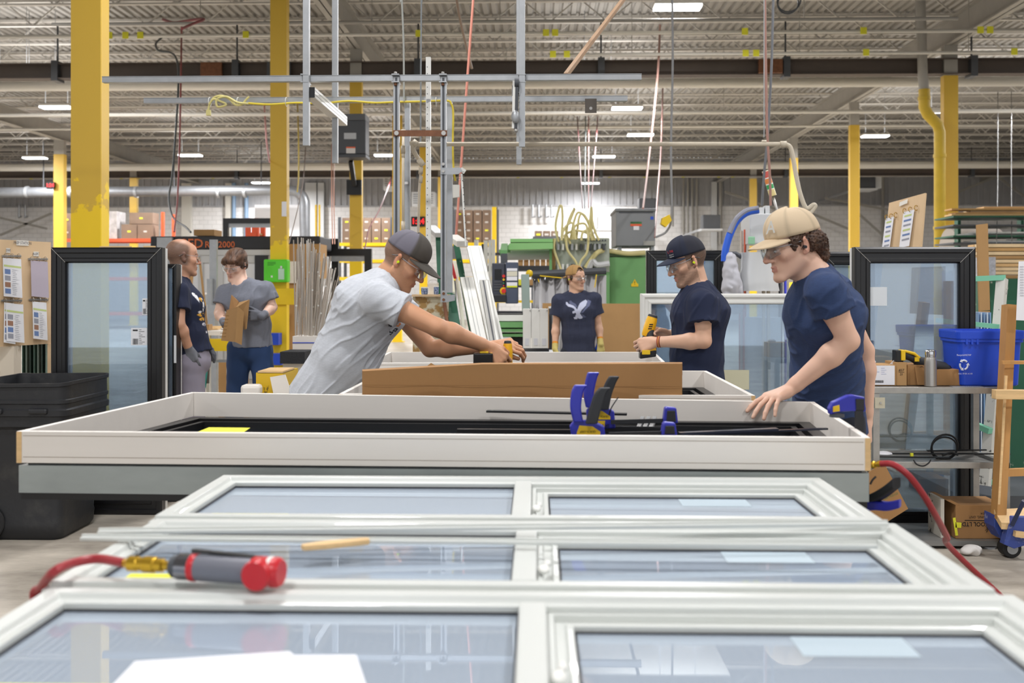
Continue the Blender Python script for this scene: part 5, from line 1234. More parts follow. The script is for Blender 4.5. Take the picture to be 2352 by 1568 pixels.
tag(MB().tube(spl([P(x, y, dp) for x, y in ((1803, 331), (1815, 338), (1822, 365), (1828, 400), (1838, 445), (1852, 478), (1868, 470), (1872, 474), (1862, 488), (1848, 500))], 5), .0165, 10).build('beige_hose', M_beige), 'beige hose drooping from the pipe end behind the beige cap', 'hose')

# electrical box bracketed to the third near column
dq = 20.9; q0, q1 = P(777, 370, dq), P(850, 272, dq)
t = thing('electrical_box', 'dark grey electrical box held out from a yellow column by an arm', 'electrical box', (q0 + q1) / 2)
MB().box((q0.x, q0.y - .55, q0.z + .08), (q1.x, q0.y - .12, q1.z - .13)).build('housing', M_dgrey, t, bevel=.01)
MB().box((q0.x - .01, q0.y - .58, q1.z - .13), (q1.x + .0, q0.y - .1, q1.z)).build('hood', mat('dark_hood', '5E6166', .5), t, bevel=.01); MB().box((q0.x - .01, q0.y - .58, q0.z), (q1.x + .01, q0.y - .1, q0.z + .07)).build('base_tray', M_dgrey, t, bevel=.01)
for x0, x1, y0, y1, c in ((790, 818, 305, 319, 'B9BCC0'), (795, 816, 337, 352, 'D8D4D0'), (795, 816, 337, 340, 'E2673C')): MB().box((P(x0, y0, dq - .56).x, q0.y - .553 - (.001 if c[0] == 'E' else 0), P(x0, y0, dq - .56).z), (P(x1, y1, dq - .56).x, q0.y - .551, P(x1, y1, dq - .56).z)).build('rating_label', mat('lbl' + c, c, .6), t)
MB().beam(P(806, 370, 20.6), P(814, 425, 20.95), .09, .09).build('arm', M_blk, t); q = P(813, 430, 21.05); MB().box((q.x - .16, q.y, q.z - .16), (q.x + .16, q.y + .069, q.z + .16)).build('wall_plate', M_blk, t)

# hanging cables, hoses and wires
def hang(pts, d, r, c, label, name='hanging_cable', up=True, cat='cable', n=5, dd=None):
    if not up:
        d0 = min(44, (7.135 - CH) * F / (HY - pts[0][1])); m_ = max(1, len(pts) - 1); dd = [d0 + (d - d0) * i / m_ for i in range(len(pts))]; r = [.62 * r * (d0 + (d - d0) * i / (m_ * n)) / d for i in range(m_ * n + 1)]
    q = [P(x, y, d if dd is None else dd[i]) for i, (x, y) in enumerate(pts)]
    if up and pts[0][1] <= 2: q = [q[0] + (q[0] - q[1]).normalized() * .3] + q; q = [Vector((q[0].x, q[0].y, max(q[0].z, 7.12)))] + q
    return tag(MB().tube(spl(q, n), r, 8).build(name, mat('cable_' + c, c, .55)), label, cat)
hang([(417, 62), (416, 150), (413, 300), (408, 450), (400, 532)], 13, .018, '8E4040', 'dull red cable hanging in front of the black lettered machine', up=False)
hang([(372, 86), (358, 100), (364, 116), (390, 120), (405, 135), (410, 180), (405, 280), (396, 400), (388, 455), (398, 500), (425, 520), (438, 533)], 13.2, .022, '42484A', 'black cable with a hooked top hanging beside the dull red cable', 'hanging_hose', False, 'hose')
hang([(375, 45), (400, 52), (440, 46), (468, 44), (440, 56), (418, 66)], 13, .03, '7E3236', 'dark red hose bundle looped over the joists at upper left', 'hose_loop', False, 'hose')
hang([(1087, 0), (1075, 160), (1062, 340), (1054, 450), (1046, 560)], 9, .011, 'D98E7C', 'salmon pink air line behind the right slotted post', 'hanging_hose', cat='hose')
hang([(1516, 58), (1512, 150), (1503, 250), (1493, 340), (1484, 420), (1477, 478)], 12.5, .022, 'B98F84', 'pale pink hose hanging down to the grey machine cabinet', 'hanging_hose', False, 'hose')
hang([(1523, 170), (1519, 330), (1510, 450), (1504, 545)], 12.7, .016, '98706A', 'thin brownish hose just right of the pale pink hose', 'hanging_hose', False, 'hose')
hang([(1544, 0), (1545, 150), (1541, 350), (1543, 490), (1532, 530), (1506, 545)], 12.6, .014, '8C8D8F', 'thin grey cable that curls to the grey cabinet behind the yellow tag')
tag(MB().prism([P(x, y, 12.5) for x, y in ((1522, 500), (1538, 492), (1543, 506), (1530, 521), (1519, 514))], FWD * .12).build('yellow_tag', M_yel2), 'bright yellow tag on the thin grey cable beside the grey cabinet', 'tag')
hang([(1757, 0), (1759, 150), (1762, 300), (1768, 400), (1770, 472)], 8.6, .011, 'A0786C', 'brownish red hose hanging down beside the signal tower', 'hanging_hose', cat='hose')
hang([(1776, 0), (1772, 150), (1764, 300), (1755, 400), (1750, 472)], 8.7, .011, '6E7176', 'dark grey cable crossing the brownish red hose above the beige cap')
hang([(607, 240), (612, 320), (619, 372)], 14.4, .02, 'DDA0A0', 'short pink cord slanting behind the green box column', up=False)
hang([(702, 335), (698, 400), (688, 460), (664, 560)], 8.4, .006, '6E5A50', 'thin dark cord slanting down under the left hanger post', up=False)
hang([(683, 230), (686, 330), (686, 400), (683, 440)], 13, .016, 'C9B04A', 'thin yellow cord hanging right of the green box column', up=False)
for x, lb in ((762, 'left'), (767, 'right')): hang([(x, 330), (x, 450), (x + 2, 560)], 10, .008, 'DDA088', '%s one of two thin salmon cords under the farther left hanger post' % lb, up=False)
hang([(906, 385), (892, 430), (872, 480), (850, 520), (838, 570)], 11, .011, '8A3B40', 'dark red cord slanting down left of the hanging frame', up=False)
for x0, x1, c, lb in ((1326, 1338, '5A2A2A', 'leftmost dark red cord of four above the yellow hoses'), (1345, 1343, '2E3836', 'dark cord of the four above the yellow hoses'), (1352, 1352, '9A5A55', 'pink cord of the four above the yellow hoses'), (1373, 1357, '6A3030', 'rightmost red cord of four above the yellow hoses')):
    hang([(x0, 268), ((x0 * 2 + x1) / 3, 340), (x1, 478)], 13.6, .013, c, lb, up=False)
for x0, x1, lb in ((2292, 2289, 'left'), (2323, 2324, 'right')): hang([(x0, 210), (x0, 400), (x1, 560)], 16, .009, '4A4743', '%s one of two thin suspension wires at the right edge' % lb, 'suspension_wire', False, 'wire')
hang([(923, 0), (927, 100), (928, 232)], dr2 - .08, .007, 'B6B9B4', 'thin pale rod left of the two thin hanging rods', 'hanging_rod', cat='rod'); hang([(968, 0), (967, 100), (966, 330)], dr2 - .1, .006, '8A9094', 'thin grey rod beside the white perforated pole', 'hanging_rod', cat='rod')
hang([(1049, 0), (1060, 60), (1084, 158)], 13, .016, '8C7560', 'thin brown stick slanting down from the roof behind the posts', 'hanging_rod', cat='rod')
a, b = P(1440, -12, 8.8), P(1300, 172, 7.05); t = thing('diagonal_brace', 'brown diagonal brace from the roof down to the nearer rail', 'brace', b); MB().beam(a + (a - b) * 1.9, b, .03, .03).build('bar', mat('brace_tan', 'A98B70', .6, var=.1), t); MB().beam(b, P(1286, 178, 7.0), .02, .012).build('foot', mat('brace_tan', 'A98B70'), t)
t = thing('wire_coil', 'loose grey coil hung from the roof above the red hose', 'coil', P(1810, 8, 15)); MB().ring(P(1810, 8, 15), (.2, 1, .1), .15, .012, 20, 6).build('loop', M_dgrey, t); MB().ring(P(1812, 2, 15), (.3, 1, -.1), .17, .012, 20, 6).build('loop', M_dgrey, t)
# signal tower
dst = 9.15; a, b = P(1782, 472, dst), P(1758, 392, dst); ax = (b - a).normalized(); L_ = (b - a).length
t = thing('signal_tower', 'tilted signal tower with red, orange and green lamps above the beige cap', 'signal light', a)
MB().cyl(a - ax * .20, a + ax * L_ * .28, .012, n=10).build('pole', M_steel, t)
for k0, k1, c in ((.28, .46, 'D9C88A'), (.46, .48, 'E8E8E0'), (.48, .60, '2E9E58'), (.60, .63, 'E8E8E0'), (.63, .77, 'E08A4A'), (.77, .80, 'E8E8E0'), (.80, .97, 'C85A50'), (.97, 1.0, 'E8E0C8')): MB().cyl(a + ax * L_ * k0, a + ax * L_ * k1, .033, n=16).build('lamp_segment', mat('seg_' + c, c, .3), t)
# red clocks
def clock(px0, px1, py0, py1, d, s, label):
    t = thing('digital_clock', label, 'clock', P(px0, py1, d)); a, b = P(px0, py1, d), P(px1, py0, d); MB().box((a.x, a.y, a.z), (b.x, a.y + .12, b.z)).build('case', M_blk, t, bevel=.01)
    text('digits', s, (a + b) / 2 + Vector((0, -.004, 0)), (1, 0, 0), (0, 0, 1), abs(b.z - a.z) * .55, M_ledred, t, ext=.003, squash=.95)
    return t
clock(944, 976, 497, 520, 33.70, '1:24', 'black wall clock with red digits 1:24 between the hanging posts'); clock(106, 124, 418, 433, 33.67, '1:24', 'small red digital clock at the far left yellow column')
# ------------------------------------------------------------------ finished window units standing on end
G_win = glass('tinted_window_glass', (.78, .85, .90), 1.8, .12, (.64, .71, .82))
M_whv = mat('white_vinyl_jamb', 'DDDEDD', .35)
def stand_window(label, px0, px1, py0, d, z0=0.0, fw=.10, dep=(.06, .05), mf=None, mb_=None, px_ref=None, bottom_rail=None, pane2=True, tilt=0):
    mf = mf or M_blk; mb_ = mb_ or M_whv
    a, b = P(px0, py0, d), P(px1, py0, d); x0, x1, y, z1 = a.x, b.x, (a.y + b.y) / 2, a.z
    t = thing('window_unit', label, 'window unit', ((x0 + x1) / 2, y, z0))
    def ring(prof, nm, m, par):
        vs = []; n = len(prof)
        for ins, yy in prof: vs += [(x0 + ins, y + yy, z0 + ins), (x1 - ins, y + yy, z0 + ins), (x1 - ins, y + yy, z1 - ins), (x0 + ins, y + yy, z1 - ins)]
        return MB().add(vs, [(k * 4 + i, k * 4 + (i + 1) % 4, ((k + 1) % n) * 4 + (i + 1) % 4, ((k + 1) % n) * 4 + i) for k in range(n) for i in range(4)]).build(nm, m, par, bevel=.0015)
    fo = ring([(0, 0), (.012, -.006), (fw * .35, -.006), (fw * .38, .004), (fw * .68, .004), (fw * .72, -.002), (fw * .92, -.002), (fw, .012), (fw, dep[0]), (0, dep[0])], 'frame', mf, t)
    ring([(0.004, dep[0] + .001), (fw * .9, dep[0] + .001), (fw * .9, dep[0] + dep[1]), (.004, dep[0] + dep[1])], 'inner_jamb', mb_, t)
    for (xa, sx) in ((x0, 1), (x1, -1)):                                        # pale mitre joints in the corners
        MB().beam((xa + sx * .004, y - .0068, z1 - .004), (xa + sx * fw * .95, y - .0068, z1 - fw * .95), .0012, .0016, ref=(0, 1, 0)).build('mitre_joint', M_pipe, fo)
    MB().box((x0 + fw * .95, y + .022, z0 + fw * .95), (x1 - fw * .95, y + .026, z1 - fw * .95)).build('pane', G_win, t)
    if pane2: MB().box((x0 + fw * .95, y + .042, z0 + fw * .95), (x1 - fw * .95, y + .046, z1 - fw * .95)).build('pane', G_win, t)
    return t, x0, x1, y, z1
def win_label(t, px0, px1, py0, py1, y, d, bars=True, c='E4E6EA'):
    a, b = P(px0, py1, d), P(px1, py0, d); l = MB().box((a.x, y + .0195, a.z), (b.x, y + .0205, b.z)).build('product_label', mat('label_' + c, c, .6), t)
    if bars:
        w = b.x - a.x; h = b.z - a.z; mb = MB(); r = random.Random(3); x = a.x + w * .12
        while x < a.x + w * .42: k = r.choice((.001, .002, .003)); mb.box((x, y + .018, a.z + h * .05), (x + k, y + .019, a.z + h * .38)); x += k + r.choice((.0015, .003))
        for k in range(9): mb.box((a.x + w * .5, y + .018, a.z + h * (.08 + .1 * k)), (a.x + w * (.6 + .3 * r.random()), y + .019, a.z + h * (.10 + .1 * k)))
        mb.box((a.x + w * .12, y + .018, a.z + h * .82), (a.x + w * .42, y + .019, a.z + h * .9)); mb.build('barcode', M_ink, l)
    return l
dL = 6.35
wl_, x0, x1, yL, z1 = stand_window('tall black framed window standing between the notice board and the balding man', 117, 372, 568, dL)
win_label(wl_, 298, 335, 753, 793, yL, dL); win_label(wl_, 327, 342, 685, 723, yL, dL + .02)
for x_, w_, h_, lb in ((262, .10, .008, 'thin pale strip lying on top of the left black window'), (340, .035, .010, 'small wooden offcut on top of the left black window')):
    q = P(x_, 568, dL); tag(MB().box((q.x - w_, yL + .01, z1 + .0005), (q.x + w_, yL + .04, z1 + h_)).build('wood_offcut', M_wood), lb, 'wood')
t2, *_r = stand_window('narrow black window standing edge on behind the balding man', 374, 405, 606, 6.75, fw=.03, dep=(.09, .03), pane2=False)
tl = MB().box((P(402, 845, 6.72).x - .004, P(402, 700, 6.72).y - .012, P(402, 833, 6.72).z), (P(406, 770, 6.72).x, P(402, 770, 6.72).y - .008, P(402, 770, 6.72).z)).build('side_label', mat('label_E4E6EA', 'E4E6EA', .6), t2)
dR = 6.15
wr_, x0, x1, yR, z1 = stand_window('tall black framed window standing behind the steel cart at right', 1963, 2241, 567, dR)
win_label(wr_, 2000, 2040, 659, 702, yR, dR, False, 'DDE3E6')
stand_window('black window half hidden between the curly haired man and the tall black window', 1886, 2010, 578, 6.75, fw=.09)
wA, x0, x1, yA, z1 = stand_window('black framed window with white mitre lines behind the navy cap', 1485, 1664, 575, 9.3, fw=.095)
q0 = 6.95
wW, x0, x1, yW, z1 = stand_window('wide white framed window standing behind the two men at right', 1472, 2010, 674, q0, fw=.075, mf=M_white, mb_=M_white)
win_label(wW, 1650, 1722, 850, 895, yW, q0, False, 'D6D2B4')

# ------------------------------------------------------------------ left side: notice board, post, glass stack, bin
bl, br = P(-40, 540, 6.4), P(117, 556, 6.9); zt, zb_ = 1.735, 1.14
t = thing('notice_board', 'plywood notice board with ring clips of printed sheets at the left edge', 'board', (bl + br) / 2)
M_ply = mat('light_plywood', 'DDBF98', .6, var=.05, vscale=2, stretch=(5, 5, .4))
zbr = P(117, 789, 6.9).z; ztr = P(117, 556, 6.9).z
def bp(px, py):            # point on the board under a pixel
    u = (px + 40) / 157; d = 1 / ((1 - u) / 6.4 + u / 6.9); return P(px, py, d)
bd = (br - bl); bd.z = 0; bd.normalize(); bn = Vector((bd.y, -bd.x, 0))
q = [Vector((bl.x, bl.y, zbr)), Vector((br.x, br.y, zbr)), Vector((br.x, br.y, ztr)), Vector((bl.x, bl.y, ztr))]
MB().prism(q, -bn * .018).build('panel', M_ply, t)
MB().beam(q[1] - bn * .012 + bd * .003, q[2] - bn * .012 + bd * .003, .02, .005).build('red_edge', mat('dull_red_edge', 'A04A40', .6), t)
M_txt = mat('label_text_grey', '4A4C58', .7); M_tape = mat('label_tape', 'E9E4DA', .6)
for s_, x_, y_, w_, h_ in (('PREP STATION', 51, 558, 34, 12), ('SWI', 18, 575, 11, 11), ('ALERT', 82, 583, 15, 11)):
    c = bp(x_, y_) + bn * .003; k = S(6.6); l = MB().prism([c - bd * w_ * k * .5 - UP * h_ * k * .5, c + bd * w_ * k * .5 - UP * h_ * k * .5, c + bd * w_ * k * .5 + UP * h_ * k * .5, c - bd * w_ * k * .5 + UP * h_ * k * .5], bn * .0008).build('label_strip', M_tape, t)
    text('label_text', s_, c + bn * .0012, bd, UP, h_ * k * .55, M_txt, l, .0005, squash=.8)
t['label'] = 'plywood notice board with ring clips of printed sheets at the left edge'
M_pl = [mat('print_green', 'C5D28A', .7), mat('print_grey', '9A9CA6', .7), mat('print_blue', '6E86B4', .7), mat('print_brown', 'A07862', .7)]
def ring_clip(px0, px1, py, holder, sheets, k):
    tt = thing('paper_clip_rail', holder, 'clip rail', bp((px0 + px1) / 2, py)); n_ = bn * .01
    MB().beam(bp(px0, py) + n_, bp(px1, py) + n_, .006, .012).build('clip_bar', M_steel, tt)
    for i in range(3): c = bp(px0 + (px1 - px0) * (.15 + .35 * i), py) + bn * .016; MB().ring(c, bd, .016, .0018, 14, 5).build('ring', M_steel, tt)
    for j, (a0, b0, y0, y1, kind, lb) in enumerate(sheets):
        s = thing('printed_sheet', lb, 'paper', bp(a0, y0)); off = bn * (.019 + .003 * (len(sheets) - j)); sk = 3 if j else 0
        c = [bp(a0, y1) + off, bp(b0, y1 + 4) + off, bp(b0 - 3, y0 + 3) + off, bp(a0 - 2 + sk, y0) + off]; MB().prism(c, bn * .001).build('sheet', mat('sheet_%s' % kind, {'w': 'E9E9EC', 'p': 'B9AFBC'}[kind], .5), s)
        if kind == 'w':
            r = random.Random(k * 7 + j); f = lambda u, v: c[0] + (c[1] - c[0]) * u + (c[3] - c[0]) * v + bn * .0016
            MB().add([f(.04, .78), f(.96, .78), f(.96, .83), f(.04, .83)], [(0, 1, 2, 3)]).build('print_band', M_pl[0], s)
            for i in range(14):
                v = .06 + .05 * i; u0 = .45 + .06 * r.random(); MB().add([f(u0, v), f(u0 + .15 + .3 * r.random(), v), f(u0 + .2, v + .012), f(u0, v + .012)], [(0, 1, 2, 3)]).build('print_line', M_pl[1], s)
            for i in range(4): v = .08 + .17 * i; MB().add([f(.08, v), f(.38, v), f(.38, v + .13), f(.08, v + .13)], [(0, 1, 2, 3)]).build('print_picture', M_pl[1 + (i + k) % 3], s)
ring_clip(2, 46, 588, 'upper left ring clip rail on the plywood board', [(3, 46, 592, 680, 'w', 'printed sheet hanging from the upper left ring clips')], 1)
ring_clip(62, 107, 595, 'upper right ring clip rail on the plywood board', [(67, 107, 598, 680, 'p', 'blank greyish mauve sheet hanging from the upper right ring clips')], 2)
ring_clip(0, 48, 690, 'lower left ring clip rail on the plywood board', [(9, 50, 696, 783, 'w', 'front printed sheet on the lower left ring clips'), (3, 30, 694, 786, 'w', 'rear printed sheet sticking out on the lower left ring clips')], 3)
ring_clip(64, 108, 688, 'lower right ring clip rail on the plywood board', [(71, 104, 692, 777, 'w', 'narrow printed sheet on the lower right ring clips')], 4)
q = bp(18, 830); tag(MB().box((q.x - .10, q.y + .02, 0), (q.x + .03, q.y + .12, zbr - .001)).build('painted_post', mat('chipped_white_paint', 'D6CBB9', .7, col2='A38F78', thr=(.6, .66), vscale=7)), 'chipped off white post under the plywood board', 'post')
for k in range(7):
    q = P(50 + k * 9, 800, 7.05); tag(MB().box((q.x, q.y, 0), (q.x + .006, q.y + .25, 1.10)).build('glass_sheet', mat('green_glass_edge%d' % (k % 3), ('5E7A70', '93A59D', '3F524B')[k % 3], .2)), 'glass sheet standing on edge in the rack under the plywood board', 'glass', 'glass sheets under the board')
tag(MB().box((P(45, 800, 7.0).x, P(45, 800, 7.0).y, 1.1), (P(112, 800, 7.0).x, P(45, 800, 7.0).y + .3, 1.13)).build('rack_shelf', M_blk), 'black shelf edge over the glass sheets under the plywood board', 'shelf')
q = P(113, 840, 6.88); tag(MB().box((q.x - .012, q.y, 0), (q.x + .008, q.y + .04, zbr - .001)).build('wooden_batten', M_ply), 'thin pale wooden batten under the right end of the plywood board', 'batten')
# wheeled bin
M_bin = mat('scuffed_black_plastic', '232427', .5, bump=.2, bscale=20, col2='3B3A39', thr=(.55, .75), vscale=5)
cb = P(98, 1100, 5.92); t = thing('wheeled_bin', 'large scuffed black wheeled bin without a lid at the left edge', 'bin', (cb.x, cb.y, 0))
def rrect(cx, cy, z, hx, hy, r, n=5, wob=0):
    out = []
    for qx, qy, a0 in ((1, 1, 0), (-1, 1, PI / 2), (-1, -1, PI), (1, -1, 1.5 * PI)):
        for i in range(n): a = a0 + PI / 2 * i / (n - 1); x = cx + qx * (hx - r) + r * math.cos(a); y = cy + qy * (hy - r) + r * math.sin(a); out.append((x, y, z + wob * (math.sin(x * 11) + .7 * math.sin(y * 13 + 2))))
    return out
def loft(rings, caps=(True, True), smooth=True):
    mb = MB(); n = len(rings[0]); vs = [v for r in rings for v in r]
    mb.add(vs, [(k * n + i, k * n + (i + 1) % n, (k + 1) * n + (i + 1) % n, (k + 1) * n + i) for k in range(len(rings) - 1) for i in range(n)], smooth)
    if caps[0]: mb.add(rings[0], [tuple(range(n))[::-1]])
    if caps[1]: mb.add(rings[-1], [tuple(range(n))])
    return mb
hx, hy = .285, .30
lv = [(.0, .72), (.03, .78), (.10, .80), (.12, .785), (.40, .85), (.68, .92), (.70, .985), (.76, .99), (.765, 1.03), (.80, 1.035), (.81, 1.0), (.835, 1.0), (.84, 1.02), (.86, 1.02), (.865, 1.0), (.93, 1.0), (.935, 1.03), (.955, 1.03)]
lv = [(z * .95, k) for z, k in lv]
rings = [rrect(cb.x, cb.y, z, hx * k, hy * k, .07 * k, wob=.012 if z > .86 else 0) for z, k in lv]
inner = [rrect(cb.x, cb.y, z, hx * k - .012, hy * k - .012, .06 * k, wob=.012 if z > .86 else 0) for z, k in ((.907, 1.03), (.67, .96), (.06, .78))]
loft(rings + inner).build('bin_body', M_bin, t)
for sx in (-1, 1): MB().cbox((cb.x + sx * .13, cb.y - hy * 1.0, .755), (.11, .05, .035)).build('grip_handle', M_bin, t, bevel=.012)
for sx in (-1, 1): w = thing('x', '', '', (0, 0, 0)); bpy.data.objects.remove(w); MB().cyl((cb.x - .19 + (-.03 if sx < 0 else 0), cb.y + (-.23 if sx < 0 else .23), .105), (cb.x - .19, cb.y + (-.29 if sx < 0 else .29), .105), .105, n=24).build('wheel', M_rub, t, bevel=.01)
MB().cyl((cb.x - .19, cb.y - .296, .105), (cb.x - .19, cb.y - .289, .105), .055, n=20).build('wheel_hub', M_dgrey, t)
# ------------------------------------------------------------------ middle distance and background
def pbox(px0, py0, px1, py1, d, dep, name, m, parent=None, bevel=0, z0=None):
    a, b = P(px0, py1, d), P(px1, py0, d); zz = a.z if z0 is None else z0
    return MB().box((a.x, a.y, zz), (b.x, a.y + dep, b.z)).build(name, m, parent, bevel=bevel)
def pthing(px, py, d, name, label, cat, group=None, floor=False):
    q = P(px, py, d); return thing(name, label, cat, (q.x, q.y, 0 if floor else q.z), group)
M_dk = mat('machine_black', '26282D', .5); M_lg = mat('light_grey_machine', 'CDCFD0', .45); M_pal = mat('pallet_wood', 'A98558', .8, var=.15)
M_plex = mat('pale_plastic_panel', 'E6E8EC', .3)
# lettered black machine with grey doors
d = 16.0; t = pthing(500, 600, d, 'glass_machine', 'black and grey machine with orange letters ED and 2000 behind the two men at left', 'machine', floor=True)
pbox(345, 542, 735, 573, d, .9, 'top_cabinet', M_dk, t, .02)
pbox(345, 573, 640, 586, d, .8, 'top_rail', M_lg, t); pbox(455, 586, 735, 603, d + .02, .7, 'beam', M_lg, t)
for x0, x1 in ((455, 466), (500, 512), (585, 597), (345, 352), (700, 712)): pbox(x0, 586, x1, 880, d + .03, .1, 'door_post', M_lg, t, z0=0)
pbox(466, 590, 500, 672, d + .06, .04, 'door_panel', M_plex, t); pbox(512, 590, 585, 672, d + .06, .04, 'door_panel', M_plex, t); pbox(440, 676, 735, 880, d + .06, .04, 'lower_panel', M_lg, t, z0=0); pbox(352, 586, 455, 676, d + .06, .04, 'door_panel', M_plex, t)
pbox(585, 586, 615, 700, d - .01, .05, 'control_panel', M_dk, t)
M_org = mat('orange_lettering', 'D9703A', .5)
text('maker_letters', 'GED', P(438, 560, d - .01), RIGHT, UP, .145, M_org, t, ext=.012); text('model_letters', 'Roc2000', P(505, 562, d - .01), RIGHT, UP, .10, M_org, t, ext=.008, squash=.95)
# grey vertical posts in front of the machine
for x0, x1, y0, y1, lb in ((481, 497, 550, 830, 'grey slotted post standing in front of the orange letters'), (360, 395, 545, 606, 'grey bracket plate at the left end of the black lettered machine')):
    pbox(x0, y0, x1, y1, 13.5 if x0 == 481 else 15.93, .065, 'steel_post', M_galv, z0=0 if x0 == 481 else None); o = bpy.context.scene.collection.objects[-1]; tag(o, lb, 'post')
    if x0 == 481: pbox(x0 - 6, 640, x0 + 4, 700, 13.4, .1, 'post_bracket', M_galv, o); pbox(x0 - 4, 700, x0 + 12, 760, 13.4, .1, 'post_bracket', M_galv, o)
for k in range(3):
    a, b = P(452 + k * 6, 615, 12.5), P(476 + k * 3, 770 + k * 2, 12.2)
for x0, y0, x1, y1, w_, lb in ((458, 590, 492, 900, .04, 'pale wooden batten leaning behind the balding man, right one'), (440, 625, 416, 900, .12, 'wide cardboard strip leaning behind the balding man')):
    tag(MB().beam(P(x0, y0, 13.9), P(x1, y1, 13.7), w_, .02).build('batten', M_card2), lb, 'batten')
# bench with planks between the two men
d = 9.0; t = pthing(495, 770, d, 'work_bench', 'white work bench with a yellow front rail between the two men at left', 'bench', floor=True)
pbox(462, 760, 525, 770, d, .7, 'bench_top', M_pwood, t); pbox(462, 778, 545, 806, d - .02, .03, 'yellow_rail', M_yel2, t); a = P(470, 830, d)
for x in (474, 520): pbox(x, 770, x + 7, 900, d, .05, 'leg', M_pipe, t, z0=0); pbox(x, 770, x + 7, 900, d + .6, .05, 'leg', M_pipe, t, z0=0)
pbox(462, 826, 545, 832, d + .0, .05, 'cross_rail', M_galv, t)
for k, (x0, x1, y0) in enumerate(((463, 500, 753), (470, 505, 757), (480, 515, 749))): tag(pbox(x0, y0, x1, y0 + 4, d + .2 + .1 * k, .08, 'plank', M_wood), ('short pine plank lying at the front of the bench at left', 'middle pine plank on the bench at left', 'rear pine plank on the bench at left')[k], 'plank')
tag(pbox(466, 745, 480, 757, d + .05, .1, 'wood_block', M_card2), 'small brown block on the bench beside the balding man', 'block')
for x0, y0, x1, y1, c, lb in ((470, 772, 478, 880, '5A5248', 'dark strap hanging under the bench at left'), (478, 780, 470, 890, '3E8E86', 'teal cord hanging under the bench at left')):
    tag(MB().tube(spl([P(x0, y0, 9.02), P((x0 + x1) / 2 + 4, (y0 + y1) / 2, 8.9), P(x1, y1, 8.9)]), .012, 6).build('strap', mat('strap' + c, c, .7)), lb, 'strap')
tag(pbox(502, 830, 545, 900, 9.9, .4, 'carton', M_card2, z0=0), 'brown carton on the floor under the bench at left', 'carton')
# folded cardboard held by the young man
d = 7.72; t = pthing(540, 740, d, 'folded_cardboard', 'folded piece of brown cardboard with slots held by the young man', 'cardboard')
def sheet(pts, m, par, name='panel', th=.005): o = MB().add([P(*q) for q in pts], [tuple(range(len(pts)))]).build(name, m, par); s = o.modifiers.new('s', 'SOLIDIFY'); s.thickness = th; s.offset = 0; return o
o1 = sheet([(521, 712, d - .05), (546, 704, d - .16), (560, 716, d - .10), (555, 792, d - .1), (540, 785, d - .16), (508, 782, d - .02)], M_card2, t, th=.004)
o2 = sheet([(532, 677, d + .10), (548, 692, d + .02), (541, 712, d - .0), (527, 710, d + .06)], M_card, t); o3 = sheet([(546, 695, d + .04), (573, 688, d - .04), (566, 755, d - .04), (560, 757, d - .0), (556, 718, d), (543, 706, d)], M_card2, t)
for k in range(7): q = P(519 - k * 1.2, 725 + k * 8, d - .115); MB().obox(q, RIGHT * .022, FWD * .0015, UP * .002).build('slot', mat('cardboard_fold', '8A6439'), t)
# first aid box on the second column
q0, q1 = P(609, 648, 14.55), P(664, 595, 14.55); t = thing('first_aid_box', 'bright green first aid box with a white bottle on the second yellow column', 'first aid box', (q0 + q1) / 2); y_ = 14.85 - .078
M_fa = mat('bright_green_plastic', '5BD62F', .4)
x_a, x_b = q0.x * 14.7 / 14.55, q1.x * 14.7 / 14.55
MB().box((x_a, y_ - .16, q0.z), (x_b, y_, q1.z)).build('case', M_fa, t, bevel=.02)
MB().box((x_a + .22, y_ - .172, q0.z + .04), (x_a + .31, y_ - .162, q0.z + .20)).build('bottle', mat('eye_wash_bottle', 'BFE0C8', .3), t, bevel=.01); MB().cyl((x_a + .265, y_ - .167, q0.z + .2), (x_a + .265, y_ - .167, q0.z + .24), .016, n=10).build('bottle_cap', M_white, t)
MB().box((x_a + .11, y_ - .163, q0.z + .07), (x_a + .135, y_ - .1605, q0.z + .10)).build('white_mark', M_white, t)
for k in range(3): MB().box((x_a + .06, y_ - .163, q1.z - .05 - k * .02), (x_a + .18 - .03 * (k == 2), y_ - .1605, q1.z - .042 - k * .02)).build('printed_line', mat('dark_green_print', '2E7A1E', .6), t)
def on_col(px0, px1, py0, py1, dep, name, label, cat, m):
    a, b = P(px0, py1, 14.6), P(px1, py0, 14.6); return tag(MB().box((a.x, y_ - dep, a.z), (b.x, y_ - .001, b.z)).build(name, m, None, bevel=.006), label, cat)
on_col(622, 671, 662, 700, .05, 'yellow_bracket', 'square yellow bracket on the column under the green first aid box', 'bracket', M_yel2)
on_col(617, 641, 765, 792, .20, 'parts_bin', 'upper blue parts bin on the column behind the young man', 'bin', M_blue); on_col(622, 648, 812, 838, .20, 'parts_bin', 'lower blue parts bin with a white label on the column behind the young man', 'bin', M_blue)
a = P(650, 480, 14.7); tag(MB().box((a.x - .035, y_ - .01, P(650, 496, 14.7).z), (a.x + .035, y_ - .002, P(650, 462, 14.7).z)).build('column_sign', M_paper), 'small white sign on the upper part of the second yellow column', 'sign')
